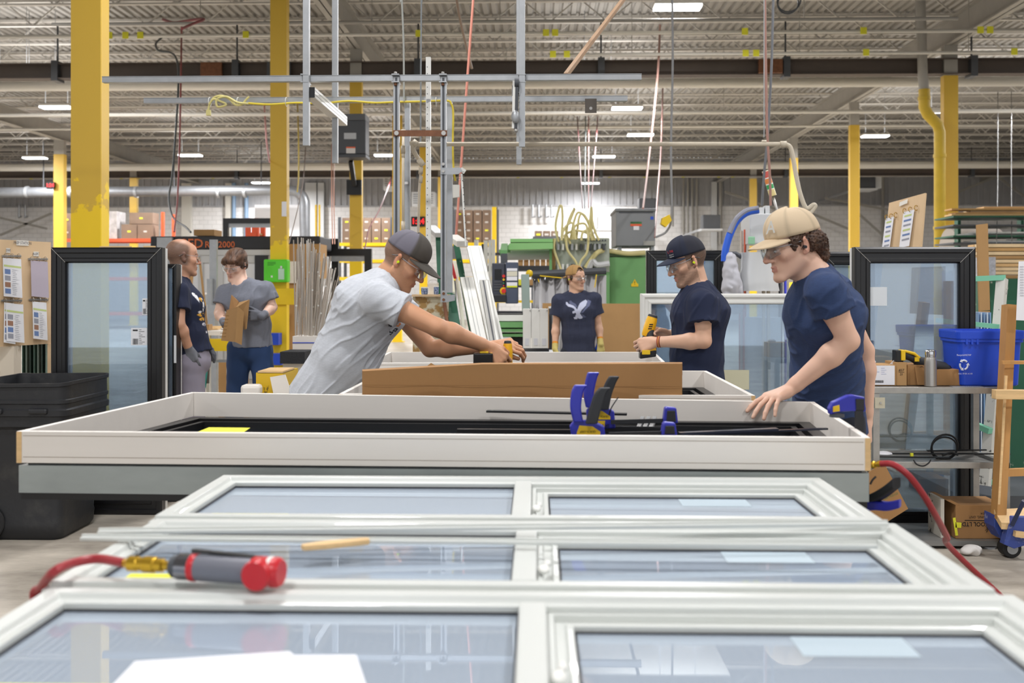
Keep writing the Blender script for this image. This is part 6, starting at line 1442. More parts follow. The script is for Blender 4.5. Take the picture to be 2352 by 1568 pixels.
# bundle of pale rods standing in a white crate
d = 7.9; t = pthing(715, 795, d, 'rod_rack', 'white crate stand holding the bundle of pale rods behind the bending man', 'stand', floor=True)
pbox(672, 772, 735, 800, d - .1, .45, 'crate', M_pwood, t, z0=P(0, 830, d).z); pbox(680, 830, 730, 900, d, .3, 'stand_base', M_pwood, t, z0=0); pbox(672, 786, 735, 788, d - .105, .004, 'blue_cord', M_blue, t)
rr = random.Random(5); q0z = P(0, 788, d).z; M_rod = [mat('rod_%s' % c, c, .35, .1) for c in ('C9BFB2', 'B8AC9F', 'D6D2CC', 'A3978A')]
for i in range(78):
    u = i / 77; x = 676 + 105 * u ** 1.0 + rr.uniform(-3, 3); yt = 548 + 95 * max(0, (x - 715) / 70) ** 1.3 + rr.uniform(-6, 34) + (rr.random() < .25) * 90
    dd = d + rr.uniform(-.08, .32); xb = min(x, 700 + (x - 700) * .55) + rr.uniform(-6, 6); xb = min(732, max(678, xb)); a = P(xb, 790, dd); a.z = q0z - .05; b = P(x + rr.uniform(-3, 6), yt, dd + rr.uniform(-.05, .05))
    o = MB().beam(a, b, .010, .007).build('metal_rod', rr.choice(M_rod)); tag(o, 'thin pale metal rod standing in the bundle behind the bending man', 'rod', 'pale rods in the crate')
    if i % 2: k = rr.uniform(.2, .95); q = a + (b - a) * k; MB().cyl(q - FWD * .008, q - FWD * .003, .007, n=8).build('rivet', M_white, o)
# clutter in front: yellow box, grey gloves, black foam
t = pthing(620, 880, 6.3, 'yellow_tool_box', 'yellow worn tool box at the foot of the bending man', 'box'); pbox(588, 856, 650, 905, 6.3, .4, 'box_body', mat('worn_yellow_box', 'DDB51C', .5, col2='6E5A20', thr=(.62, .66), vscale=12), t, z0=.02); pbox(592, 852, 650, 857, 6.3, .3, 'plank', M_wood, t)
MB().prism([P(x, y, 6.25) for x, y in ((620, 866), (655, 860), (670, 905), (628, 905))], FWD * .01).build('white_sheet', M_pwood, t)
tag(MB().obox(P(578, 895, 6.2), RIGHT * .06, FWD * .05, UP * .035).build('rag', M_pwood, None, bevel=.02), 'white rag heap beside the yellow tool box', 'rag')
t = pthing(660, 830, 7.1, 'bench_vise', 'black topped stand behind the bending man', 'stand', floor=True); pbox(643, 808, 700, 835, 7.1, .3, 'foam_pad', mat('black_foam', '2C2D31', .9, bump=.5, bscale=90), t); pbox(650, 835, 695, 900, 7.15, .2, 'stand_body', M_pwood, t, z0=0)
# cream cabinets, cartons and plywood behind the rods
tag(pbox(662, 600, 690, 650, 15.25, .04, 'paper_stack', M_paper), 'white paper notices behind the bundle of rods', 'paper'); tag(pbox(660, 640, 700, 700, 15.3, .5, 'carton', M_card2, z0=0), 'tall brown carton behind the bundle of rods', 'carton'); tag(pbox(660, 560, 735, 639, 15.35, .5, 'carton', M_card2), 'brown carton under the black frame behind the rods', 'carton')
tag(pbox(622, 862, 700, 900, 12, .5, 'carton', M_pwood, z0=0), 'pale carton low behind the bending man', 'carton')
# open black frames standing far behind
def open_frame(px0, py0, px1, d, label, w=.12, m=None):
    a, b = P(px0, py0, d), P(px1, py0, d); t = thing('upright_opening', label, 'frame', ((a.x + b.x) / 2, a.y, 0)); m = m or M_blk
    MB().box((a.x, a.y, 0), (a.x + w, a.y + .1, a.z)).build('side_bar', m, t); MB().box((b.x - w, a.y, 0), (b.x, a.y + .1, a.z)).build('side_bar', m, t); MB().box((a.x + w, a.y, a.z - w), (b.x - w, a.y + .1, a.z)).build('top_bar', m, t)
    MB().box((a.x + w, a.y + .03, a.z - w * 1.8), (b.x - w, a.y + .08, a.z - w)).build('inner_rail', M_galv, t)
open_frame(512, 501, 640, 19.5, 'black framed opening above the lettered machine, left of the green box column', .1); open_frame(615, 548, 777, 17.2, 'black frame with grey inner rail right of the green box column'); open_frame(722, 571, 853, 17.0, 'lower black frame with grey inner rail left of the bending man')
# storage racks with cartons
def rack(px0, px1, ys, d, dep, label, m_up, m_beam, ups=None):
    a, b = P(px0, ys[0], d), P(px1, ys[0], d); t = thing('storage_rack', label, 'rack', ((a.x + b.x) / 2, a.y, 0)); top = P(0, ups or ys[0], d).z
    for x in (a.x, b.x):
        for y in (a.y, a.y + dep): MB().box((x - .05, y - .05, 0), (x + .05, y + .05, top)).build('upright', m_up, t)
    for y_ in ys:
        z = P(0, y_, d).z
        for y in (a.y - .03, a.y + dep + .03): MB().box((a.x, y - .03, z - .06), (b.x, y + .03, z + .06)).build('beam', m_beam, t)
        MB().box((a.x, a.y, z + .02), (b.x, a.y + dep, z + .06)).build('shelf', M_pal, t)
    return t
rack(138, 374, (552, 640, 720), 36.5, 1.1, 'tall rack with orange beams and cartons behind the nearest yellow column', M_orange, M_orange, 488)
rack(780, 900, (562, 600, 640), 36.5, 1.1, 'rack with yellow beams and brown cartons left of the hanging posts', M_dgrey, M_yel2, 500); rack(1040, 1140, (562, 600, 640), 36.5, 1.1, 'rack with yellow beams and brown cartons right of the hanging posts', M_dgrey, M_yel2, 478)
rack(1224, 1287, (549,), 30, .9, 'small rack with brown cartons behind the green machine arm', M_dgrey, M_dgrey)
rack(570, 590, (541,), 22, .5, 'pair of orange rack uprights behind the black frame', M_orange, M_orange, 502)
cn = mat('brown_carton', '7F6A5A', .8, var=.08); M_wrap = mat('shrink_wrap', 'C4C0C0', .2, .2, var=.25, vscale=6)
def cartons(px0, px1, py0, py1, nx, nz, d, where, group, m=cn):
    k = 0
    for i in range(nx):
        for j in range(nz):
            xa = px0 + (px1 - px0) * i / nx + 1; xb = px0 + (px1 - px0) * (i + 1) / nx - 1; ya = py0 + (py1 - py0) * j / nz; yb = py0 + (py1 - py0) * (j + 1) / nz
            o = pbox(xa, ya, xb, yb, d, .6, 'carton', m); q = P((xa + xb) / 2, (ya + yb) / 2, d)
            MB().box((q.x - .06, q.y - .006, q.z - .03), (q.x + .06, q.y - .001, q.z + .03)).build('carton_label', mat('faded_label', 'C9C4BE', .7) if (i + j) % 5 else M_ylabel, o)
            tag(o, 'small brown carton stacked ' + where, 'carton', group)
cartons(142, 165, 490, 548, 1, 2, 36.6, 'at the left end of the orange rack', 'cartons at the left end of the orange rack'); tag(pbox(236, 485, 268, 548, 36.6, .8, 'wrapped_pallet', M_wrap), 'pallet load in shiny wrap on the orange rack', 'pallet load')
cartons(278, 352, 515, 548, 2, 1, 36.6, 'low on the orange rack', 'low cartons on the orange rack'); cartons(296, 352, 488, 514, 1, 1, 36.7, 'on top of the orange rack load', 'top carton on the orange rack')
cartons(785, 898, 500, 557, 5, 3, 36.6, 'on the yellow rack left of the hanging posts', 'cartons on the left yellow rack'); cartons(1045, 1128, 482, 557, 4, 4, 36.6, 'on the yellow rack right of the hanging posts', 'cartons on the right yellow rack')
cartons(1227, 1284, 530, 547, 3, 1, 30, 'above the green machine arm', 'cartons above the green machine arm'); tag(pbox(445, 527, 492, 541, 16.3, .4, 'carton', M_card2), 'flat brown carton on top of the black lettered machine', 'carton')
# shelving with dark rails behind the control cabinet
t = pthing(1200, 620, 20, 'shelving', 'dark shelving with boxes behind the blue control cabinet', 'shelving', floor=True)
for y in (610, 655, 690, 580): pbox(1105, y, 1285, y + (12 if y == 610 else 5), 20, .6, 'shelf', M_dk if y != 690 else M_yel2, t)
for x in (1106, 1278): pbox(x, 560, x + 6, 830, 20, .1, 'upright', M_dk, t, z0=0)
rr = random.Random(9)
for i in range(14):
    x = 1190 + (i % 7) * 13; y = 610 if i < 7 else 655; h_ = rr.uniform(12, 22); o = pbox(x, y - h_, x + 11, y, 20.1, .3, 'storage_box', (M_card2, M_card, M_dgrey, M_ylabel)[rr.randrange(4) if i % 3 else 0]); tag(o, 'small storage box on the %s shelf behind the control cabinet' % ('upper' if i < 7 else 'lower'), 'box', '%s shelf storage boxes' % ('upper' if i < 7 else 'lower'))
# white vinyl extrusions standing left of the control cabinet, far
for i, (x0, x1, y0) in enumerate(((1089, 1098, 551), (1111, 1120, 552), (1122, 1128, 551), (1129, 1137, 550))): tag(pbox(x0, y0, x1, 640, 17, .1, 'vinyl_extrusion', M_white, z0=0), ('first', 'second', 'third', 'fourth')[i] + ' from the left of four upright white extrusions by the yellow rack', 'extrusion')
# leaning white frames and green posts right of the bending man
def lean(p0, p1, w0, d0, d1, name, label, m, cat='frame', th=.05, parts=None):
    a, b = P(*p0, d0), P(*p1, d1); t = thing(name, label, cat, b); s = RIGHT * (w0 * .5 * S(d0)); 
    f = (b - a).normalized(); n = s.normalized().cross(f).normalized()
    MB().obox((a + b) / 2, s, (b - a) / 2, n * th / 2).build('profile', m, t, bevel=.004)
    if parts:
        for u, m2, w_ in parts: MB().obox((a + b) / 2 + s * u - n * (th / 2 + .001), s.normalized() * w_, (b - a) * .49, n * .001).build('groove', m2, t)
    return t
M_gro = mat('vinyl_groove_grey', 'A9ABA8', .5)
lean((1089, 568), (1150, 835), 34, 8.8, 8.0, 'vinyl_profile', 'wide marked white vinyl profile leaning behind the outstretched arms', M_white, parts=((-.6, M_gro, .002), (.6, M_gro, .002)))
lean((1072, 640), (1118, 860), 30, 8.3, 7.7, 'vinyl_profile', 'shorter white vinyl profile leaning in front of the wide marked one', M_white, parts=((-.3, M_gro, .003), (.2, M_gro, .002)))
lean((1112, 646), (1150, 860), 22, 8.25, 7.7, 'vinyl_profile', 'grooved grey sash profile leaning beside the shorter white one', mat('grey_sash', 'B5B4AE', .5), parts=((-.2, M_dgrey, .006), (.5, M_white, .008)))
lean((1030, 575), (1062, 860), 10, 8.4, 8.0, 'vinyl_profile', 'thin cream strip leaning against the dark green stand', mat('cream_vinyl', 'DEDCC8', .5)); lean((1044, 600), (1080, 860), 8, 8.2, 7.9, 'vinyl_profile', 'second thin cream strip leaning right of the dark green stand', mat('cream_vinyl', 'DEDCC8', .5))
lean((1048, 560), (1088, 780), 14, 8.9, 8.6, 'green_stand_post', 'dark green paint chipped post leaning behind the white profiles', M_dkgreen, 'post'); lean((1006, 530), (1024, 940), 12, 8.9, 8.5, 'green_stand_post', 'dark green post top behind the right slotted post', M_dkgreen, 'post')
lean((1032, 672), (1058, 830), 26, 8.0, 7.8, 'green_stand_post', 'wide worn dark green post beside the outstretched arms', M_dkgreen, 'post'); lean((1020, 690), (1034, 790), 8, 7.9, 7.8, 'green_stand_post', 'dark steel bar beside the worn green post', M_rust, 'bar')
lean((1036, 600), (1046, 640), 7, 8.1, 8.1, 'red_clamp', 'small red clamp hanging on the dark green stand', M_red, 'clamp'); lean((1062, 560), (1040, 545), 26, 8.2, 8.8, 'white_profile', 'short white profile lying over the green stand top', M_white, 'profile')
t = lean((990, 522), (1010, 540), 22, 8.9, 8.8, 'grey_nozzle', 'grey rounded fitting left of the green post top', M_lg, 'fitting')
# wooden block stand with pots
t = pthing(985, 740, 7.9, 'plywood_stand', 'paint smeared plywood stand under the small pots by the bending man', 'stand', floor=True); pbox(943, 676, 1032, 681, 7.85, .4, 'top_board', M_ply, t); pbox(948, 681, 1030, 830, 7.9, .3, 'body', mat('smeared_plywood', 'A9854F', .7, col2='D4CDB4', thr=(.44, .52), vscale=9), t, z0=0)
for x, r_, h_, m_, lb in ((975, .028, .05, mat('speckled_pot', '8FA4C8', .5, col2='3B4E7A', thr=(.48, .52), vscale=120), 'speckled blue pot beside the chin of the bending man'), (1002, .020, .06, mat('speckled_pot', '8FA4C8', .5), 'narrow speckled blue pot at the right of the plywood stand')):
    q = P(x, 676, 7.95); t = thing('small_pot', lb, 'pot', q); MB().lathe([(r_ * .85, 0), (r_, h_ * .3), (r_, h_)], q, (0, 0, 1), 16).build('pot_body', m_, t); MB().lathe([(r_ * 1.05, 0), (r_ * 1.05, .01)], q + Vector((0, 0, h_)), (0, 0, 1), 16).build('rim', M_white, t)
q = P(995, 676, 8.1); t = thing('paint_tub', 'white tub with a handle behind the speckled pots', 'tub', q); MB().lathe([(.035, 0), (.042, .08), (.045, .082), (.045, .095)], q, (0, 0, 1), 18).build('tub_body', M_white, t); MB().ring(q + Vector((0, -.0, .08)), (0, 1, .5), .045, .002, 16, 5).build('handle', M_steel, t)
# blue-grey control cabinet on a swing arm
d = 11.5; t = pthing(1160, 650, d, 'control_panel', 'dark blue grey control panel with buttons and white notices', 'control panel', floor=False); M_cp = mat('control_blue_grey', '4E566A', .5)
pbox(1130, 604, 1160, 690, d, .22, 'left_case', mat('control_dark', '3F434F', .5), t, .01); pbox(1161, 602, 1190, 697, d - .02, .22, 'right_case', M_cp, t, .01); pbox(1150, 582, 1165, 604, d + .05, .1, 'swing_neck', M_dgrey, t); pbox(1130, 676, 1163, 694, d - .06, .1, 'key_tray', M_dk, t, .01)
pbox(1136, 618, 1152, 642, d - .006, .006, 'screen', M_blk, t)
for k in range(4): pbox(1135, 646 + k * 6, 1153, 649 + k * 6, d - .006, .006, 'key_row', M_dgrey, t)
for y0, y1, c in ((616, 622, 'EDEDF2'), (623, 634, 'DCD8C4'), (635, 644, 'EDEDF2'), (648, 656, 'EDEDF2'), (656, 660, 'D6E02E')): pbox(1164, y0, 1188, y1, d - .028, .006, 'notice', mat('notice' + c, c, .6), t)
for x, y, c, r_ in ((1157, 634, 'D8322A', .018), (1157, 668, 'D8322A', .026), (1157, 642, 'E8B82A', .014), (1157, 650, '2E7A4A', .010), (1157, 656, 'D8322A', .009)): q = P(x, y, d - .01); MB().cyl(q, q - FWD * .03, r_, n=12).build('button', mat('btn' + c, c, .4), t)
q = P(1157, 668, d - .004); MB().cyl(q, q - FWD * .006, .045, n=16).build('yellow_collar', M_yel2, t)
MB().beam(P(1157, 582, d + .1), P(1159, 566, 13.0), .08, .08).build('hanger', M_green, t)
# green machine arm and its body
d = 13; t = pthing(1210, 600, d, 'green_machine', 'light green machine arm above the control panel', 'machine', floor=True); pbox(1172, 548, 1270, 556, d, .5, 'top_beam', mat('light_green_paint', '8FC77E', .5), t); MB().prism([P(x, y, d - .05) for x, y in ((1155, 574), (1172, 558), (1270, 557), (1270, 571))], FWD * .4).build('sloped_guard', mat('light_green_paint', '8FC77E'), t)
pbox(1262, 552, 1268, 830, d + .1, .2, 'support', M_green, t, z0=0); pbox(1146, 573, 1172, 580, d, .2, 'bracket', M_green, t); q0, q1 = P(1150, 586, d + .5), P(1270, 584, d + .5); MB().cyl(q0, q1, .07, n=14).build('grey_roller', M_lg, t)
d = 10.6; t = pthing(1165, 760, d, 'green_conveyor', 'low green machine bed with white rail left of the white cabinets', 'machine', floor=True); pbox(1122, 716, 1206, 720, d, .5, 'dark_rail', M_dk, t); pbox(1122, 723, 1206, 737, d, .5, 'white_rail', M_white, t); pbox(1122, 739, 1206, 752, d - .02, .5, 'green_bed', M_green, t); pbox(1122, 755, 1206, 762, d - .01, .5, 'green_bed', M_green, t); pbox(1122, 767, 1206, 773, d, .5, 'lower_rail', M_green, t); pbox(1122, 775, 1206, 840, d + .1, .4, 'base', M_dk, t, z0=0)
tag(pbox(1148, 777, 1172, 800, 10.2, .3, 'grey_crate', M_lg, z0=0), 'pale grey plastic crate under the green machine bed', 'crate')
# three white cabinets / boxes standing by the gloved man
d = 10.12
for i, x in enumerate((1201, 1221, 1240)):
    t = pthing(x + 10, 800, d, 'white_cabinet', ('left', 'middle', 'right')[i] + ' one of three white upright panels left of the gloved young man', 'panel', floor=True); pbox(x, 709, x + 19, 830, d, .16, 'panel_body', M_white, t, .003, z0=0); pbox(x + 5, 777, x + 14, 793, d - .003, .003, 'small_label', mat('faint_label', 'D3D5DA', .6), t); MB().beam(P(x + 16, 707, d + .05), P(x + 17, 714, d - .01), .006, .006).build('dark_clip', M_blk, t)
t = pthing(1270, 800, 10.3, 'white_cabinet', 'white frame with dark inside behind the white upright panels', 'frame', floor=True); pbox(1260, 704, 1292, 708, 10.3, .1, 'top_bar', M_white, t); pbox(1261, 708, 1268, 830, 10.3, .1, 'inner_side', M_dgrey, t, z0=0); pbox(1268, 710, 1286, 830, 10.33, .07, 'panel', M_white, t, z0=0)
t = pthing(1230, 800, 7.6, 'black_cable_chain', 'black ribbed cable chain lying behind the far unit', 'cable chain')
for k in range(30): q = P(1202 + k * 2, 803, 7.6); MB().obox(q, RIGHT * .0028, FWD * .02, UP * .012).build('link', M_rub, t)
work_table('side_table', 'low table carrying the black cable chain behind the far unit', P(1195, 800, 7.6).x, P(1270, 800, 7.6).x, 7.45, 7.8, P(1230, 806.5, 7.6).z, M_galv)
# grey plastic curtain under a dark roll
d = 12.0; t = pthing(1300, 660, d, 'strip_curtain', 'dusty translucent curtain hanging from a dark padded roll behind the gloved man', 'curtain', floor=True)
vs = []; n_ = 40
for k in range(n_ + 1):
    x = 1224 + (1392 - 1224) * k / n_; yy = .04 * math.sin(k * 1.1) + .02 * math.sin(k * 2.7); a = P(x, 632, d); vs += [(a.x, a.y + yy, a.z), (a.x, a.y + yy * 1.4, .05)]
o = MB().add(vs, [(2 * k, 2 * k + 1, 2 * k + 3, 2 * k + 2) for k in range(n_)], True).build('curtain_sheet', mat('dusty_plastic', 'B9B7B8', .3, var=.10, vscale=2, stretch=(4, 4, .5)), t); s = o.modifiers.new('s', 'SOLIDIFY'); s.thickness = .006
MB().tube([P(1222, 630, d - .05), P(1300, 626, d - .05), P(1392, 622, d - .05)], .045, 10).build('padded_roll', M_dgrey, t)
for x, y in ((1216, 628),): q = P(x, y, d - .08); MB().ball(q, .045).build('yellow_tape_end', M_yel2, t)
for x0, y0, x1, y1 in ((1240, 633, 1290, 638), (1370, 630, 1366, 660), (1236, 640, 1238, 648)): MB().beam(P(x0, y0, d - .1), P(x1, y1, d - .1), .02, .012).build('yellow_tape', M_yel2, t)
lean((1206, 632), (1214, 945), 18, 11.6, 11.5, 'grey_glass_stack', 'grey upright glass edges left of the dusty curtain', mat('green_glass_edge1', '93A59D'), 'glass', th=.3)
# manifold with yellow hoses
d = 13.3; t = pthing(1335, 590, d, 'valve_manifold', 'grey green valve manifold with many yellow hoses above the curtain', 'manifold', floor=True); M_mf = mat('manifold_grey_green', 'A3AA9C', .5, var=.1)
pbox(1270, 546, 1400, 625, d, .25, 'back_plate', M_mf, t, .01); pbox(1268, 548, 1276, 830, d - .02, .1, 'side_post', M_pal, t, z0=0); pbox(1330, 625, 1400, 640, d, .5, 'base_tray', M_green, t, z0=0)
rr = random.Random(2); vlv = MB()
for i in range(22): x = 1280 + (i % 11) * 10.5; y = 606 if i < 11 else 560; pbox(x, y, x + 5, y + 14, d - .06, .06, 'valve', (M_white, M_dgrey, M_galv)[rr.randrange(3)], t)
for i in range(16): q = P(1345 + (i % 8) * 6.5, 552 + (i // 8) * 9, d - .005); MB().cyl(q, q - FWD * .01, .012, n=8).build('port', M_dgrey, t)
M_yh = mat('yellow_hose', 'D9CE93', .5)
for k, pts in enumerate([((1283, 555), (1276, 520), (1284, 478), (1290, 474), (1292, 500), (1290, 545)), ((1300, 555), (1305, 510), (1320, 478), (1312, 500), (1300, 530), (1310, 560)), ((1310, 550), (1318, 510), (1328, 488), (1345, 500), (1362, 540), (1366, 552)), ((1324, 550), (1330, 500), (1340, 492), (1356, 520), (1362, 552)), ((1358, 540), (1360, 500), (1358, 476), (1356, 500), (1352, 540)), ((1360, 505), (1366, 530), (1376, 552)), ((1300, 556), (1298, 540), (1318, 530), (1340, 532), (1355, 540), (1360, 552)), ((1316, 550), (1320, 520), (1345, 515), (1352, 550)),
                         ((1275, 548), (1272, 570), (1282, 600), (1290, 622)), ((1300, 545), (1304, 575), (1322, 600), (1330, 625)), ((1352, 548), (1348, 580), (1334, 600), (1328, 626)), ((1290, 552), (1296, 525), (1315, 512), (1322, 550)), ((1335, 552), (1338, 535), (1348, 530), (1352, 552))]):
    tag(MB().tube(spl([P(x, y, d - .09 - .02 * k) for x, y in pts], 5), .016, 7).build('yellow_hose', M_yh), 'pale yellow hose looping over the valve manifold', 'hose', 'yellow hoses over the manifold')
tag(MB().tube(spl([P(x, y, 13.46 - (.25 if x < 1400 else 0)) for x, y in ((1482, 580), (1440, 582), (1400, 576), (1375, 578), (1358, 596), (1345, 615))], 5), .032, 8).build('cream_hose', M_yh), 'thick cream hose running along the top of the green machine', 'hose'); tag(MB().tube(spl([P(x, y, 13.2) for x, y in ((1400, 605), (1372, 608), (1360, 600), (1350, 625))], 5), .04, 8).build('cream_hose', M_lg), 'thick pale grey fitting beside the manifold', 'fitting')
t = pthing(1425, 760, 11.2, 'cardboard_sheet', 'large brown cardboard sheet standing right of the gloved young man', 'cardboard', floor=True); pbox(1378, 697, 1490, 830, 11.2, .012, 'sheet', M_card2, t, z0=0)
t = pthing(1255, 760, 11.3, 'cardboard_sheet', 'narrow brown cardboard sheet showing above the white cabinets left of the gloved man', 'cardboard', floor=True); pbox(1246, 696, 1285, 830, 11.3, .012, 'sheet', M_card2, t, z0=0)
# green machine and grey cabinet
d = 13.5; t = pthing(1440, 640, d, 'green_machine', 'big green machine body with a yellow warning triangle', 'machine', floor=True); pbox(1393, 590, 1510, 830, d, 1.2, 'body', M_green, t, .01, z0=0); pbox(1393, 577, 1510, 589, d + .05, 1.1, 'top_plate', mat('olive_green', '7E9570', .5), t); pbox(1388, 592, 1393, 830, d - .02, .3, 'corner_trim', mat('light_green_paint', '8FC77E'), t, z0=0)
q = P(1458, 650, d - .012); MB().prism([q + RIGHT * a * .011 + UP * b * .011 for a, b in ((-4.6, -3.5), (4.6, -3.5), (0, 5))], FWD * .008).build('warning_triangle', M_yel2, t); pbox(1450, 651, 1466, 658, d - .010, .008, 'warning_plate', M_yel2, t)
text('warning_bolt', '!', q - FWD * .004, RIGHT, UP, .05, M_ink, t)
d = 13.6; t = pthing(1460, 520, d, 'electrical_cabinet', 'big grey electrical cabinet above the green machine', 'electrical cabinet'); pbox(1415, 484, 1505, 565, d, .9, 'housing', M_grey, t, .012); pbox(1413, 478, 1507, 485, d - .03, .95, 'lid', M_grey, t, .01); pbox(1422, 485, 1500, 489, d - .008, .008, 'shadow_gap', M_dgrey, t)
for x0, x1, y0, y1, c in ((1448, 1474, 509, 514, '3E7A4A'), (1448, 1474, 514, 519, 'E0603A'), (1455, 1468, 519, 528, 'E6E6EA'), (1494, 1501, 497, 504, '2B52C4'), (1478, 1504, 553, 563, 'A4A49E')): pbox(x0, y0, x1, y1, d - .006, .006, 'sticker', mat('stk' + c, c, .5), t)
text('sticker_word', 'PROCECO', P(1461, 511, d - .0065), RIGHT, UP, .022, M_ink, t)
for x0 in (1420, 1495): pbox(x0, 565, x0 + 8, 577, d + .1, .2, 'bracket', M_galv, t)
for x0, x1, y0, y1, d_, lb in ((1468, 1508, 455, 480, 42, 'small dark grey box on the back wall above the grey cabinet'), (1373, 1402, 495, 525, 40, 'pale grey box on a bracket behind the yellow hoses'), (1615, 1655, 493, 525, 42, 'dark grey box on a bracket on the back wall behind the navy cap'), (1975, 2010, 405, 432, 42, 'dark heater box high on the back wall right of the slim yellow column'), (1610, 1650, 400, 450, 60, '')):
    if not lb: continue
    t = pthing(x0, y1, d_, 'wall_box', lb, 'box'); pbox(x0, y0, x1, y1, d_, .7, 'housing', M_dgrey if 'dark' in lb else M_lg, t, .02); pbox(x0 - 3, y1, x1 + 5, y1 + 4, d_ - .1, 1.0, 'bracket_shelf', M_lg, t); MB().beam(P(x0, y1, d_ + .5), Vector((P(x0, y1, d_).x, 48, P(x0, y1, d_).z)), .08, .08).build('wall_arm', M_galv, t)
tag(pbox(2011, 405, 2025, 432, 42.2, .7, 'heater_case', M_lg), 'pale case joined to the dark heater box on the back wall', 'heater')
for x0, x1, y0, y1, d_, lb in ((945, 999, 440, 475, 42, 'louvred white unit heater between the hanging posts'), (880, 905, 400, 436, 42, 'small grey unit heater left of the hanging posts')):
    t = pthing(x0, y1, d_, 'unit_heater', lb, 'heater'); pbox(x0, y0, x1, y1, d_, .8, 'housing', M_lg, t, .02)
    for i in range(2):
        for k in range(5): pbox(x0 + 4 + i * (x1 - x0) * .5, y0 + 5 + k * 5, x0 + (x1 - x0) * .42 + i * (x1 - x0) * .5, y0 + 7 + k * 5, d_ - .02, .02, 'louvre', M_grey, t)
    q = P((x0 + x1) / 2, y0, d_ + .4); MB().cyl(q, (q.x, q.y, ROOF + .02), .03, n=6).build('hanger_rod', M_galv, t)
# conduits and hooks on the back wall
for x in (1223, 1237, 1254, 1266, 44, 58): a = P(x, 470, 47.6); b = P(x, 500, 47.6); tag(MB().tube([a, b, b + Vector((.15, -.1, .06))], .05, 6).build('wall_hook', M_galv), 'grey pipe stub hanging from the conduit on the white wall ' + ('behind the yellow hoses' if x > 1000 else 'at far left'), 'pipe stub', 'wall pipe stubs')
for x, y0, y1, w_, lb in ((1570, 410, 560, 2, 'a'), (1580, 410, 560, 2, 'b'), (1590, 410, 560, 2, 'c'), (1600, 410, 560, 2, 'd'), (537, 420, 560, 4, 'e'), (566, 420, 560, 4, 'f'), (1740, 420, 560, 3, 'g'), (1545, 410, 520, 2, 'h'), (1655, 410, 560, 3, 'i'), (2028, 405, 560, 3, 'j')):
    a, b = P(x, y0, 47.7), P(x, y1, 47.7); a.z = min(a.z, 7); tag(MB().cyl(a, (a.x, a.y, b.z), .05 * w_ / 2, n=8).build('wall_conduit', mat('conduit_blue', '7D98B4', .5) if x in (537, 566) else M_gird), ('blue painted' if x in (537, 566) else 'grey') + ' vertical conduit on the back wall', 'conduit', 'wall conduits ' + ('blue' if x in (537, 566) else 'grey'))
for x, w_ in ((425, 22), (524, 18), (712, 26), (735, 14), (1642, 12), (2160, 14)): a = P(x - w_ / 2, 560, 47.6); b = P(x + w_ / 2, 405, 47.6); tag(MB().box((a.x, 47.75, 2), (b.x, 47.98, 6.6)).build('wall_pilaster', M_pipe if x < 700 else M_lg), 'flat pilaster on the back wall ' + {425: 'right of the dull red hanging cable', 524: 'above the orange letters', 712: 'right of the round duct elbow', 735: 'left of the brown carton rack', 1642: 'beside the dark box right of the navy cap', 2160: 'behind the thick right column'}[x], 'pilaster', 'back wall pilasters')
for x0, y0, x1, y1 in ((0, 540, 118, 490), (0, 500, 108, 525), (1665, 440, 1840, 500), (1840, 480, 1960, 530), (1960, 480, 2050, 560), (1895, 455, 2060, 485), (2140, 465, 2352, 380), (2270, 390, 2352, 450)):
    a, b = P(x0, y0, 46.5), P(x1, y1, 46.5); tag(MB().beam(a, b, .1, .1).build('wall_brace', M_gird), 'grey diagonal brace in front of the back wall', 'brace', 'back wall braces')
tag(pbox(585, 470, 690, 545, 40, .3, 'white_screen', M_plex, z0=0), 'large white panel behind the second yellow column', 'panel')
# tall yellow pipes behind
for x, y0, y1, d_, w_, lb in ((725, 470, 560, 30, 3, 'left of two slim yellow posts behind the bundle of rods'), (733, 470, 560, 30, 3, 'right of two slim yellow posts behind the bundle of rods'), (1135, 475, 560, 33, 10, 'yellow post at the right end of the right carton rack')):
    a, b = P(x - w_ / 2, y0, d_), P(x + w_ / 2, y0, d_); tag(MB().box((a.x, a.y, 0), (b.x, a.y + .1, a.z)).build('yellow_post', M_yel2), lb, 'post')
# ------------------------------------------------------------------ vacuum machine behind the beige cap
d = 9.0; t = pthing(1745, 600, d, 'vacuum_machine', 'grey dust collector behind the beige cap', 'machine', floor=True)
pbox(1722, 490, 1790, 560, d, .4, 'top_box', M_lg, t, .01); q = P(1752, 660, d + .1)
MB().lathe([(.16, 0), (.16, 1.2)], (q.x, q.y, 0), (0, 0, 1), 20).build('tank', M_lg, t); pbox(1704, 580, 1782, 630, d - .1, .4, 'motor_box', mat('beige_grey_box', 'B5B3AE', .5), t, .01)
MB().lathe([(.19, 0), (.15, .2), (.15, .34)], P(1740, 668, d - .1), (0, 0, 1), 20).build('drum', M_lg, t)
for x in (1752, 1763): pbox(x, 560, x + 6, 830, d - .16, .04, 'support_tube', M_beige, t, z0=0)
pbox(1735, 604, 1750, 630, d - .105, .004, 'notice', M_paper, t); pbox(1735, 604, 1750, 607, d - .108, .003, 'notice_band', M_orange, t); pbox(1745, 476, 1755, 492, d + .1, .1, 'valve', M_lg, t); pbox(1758, 472, 1768, 492, d + .1, .1, 'valve', M_lg, t)
MB().obox(P(1726, 552, d - .05), RIGHT * .03, FWD * .01, UP * .035).build('green_tag', mat('mint_green', '8DBF9A', .5), t, bevel=.008)
tag(pbox(1700, 630, 1714, 660, 9.3, .06, 'red_container', M_red, z0=0), 'red container left of the dust collector', 'container'); 
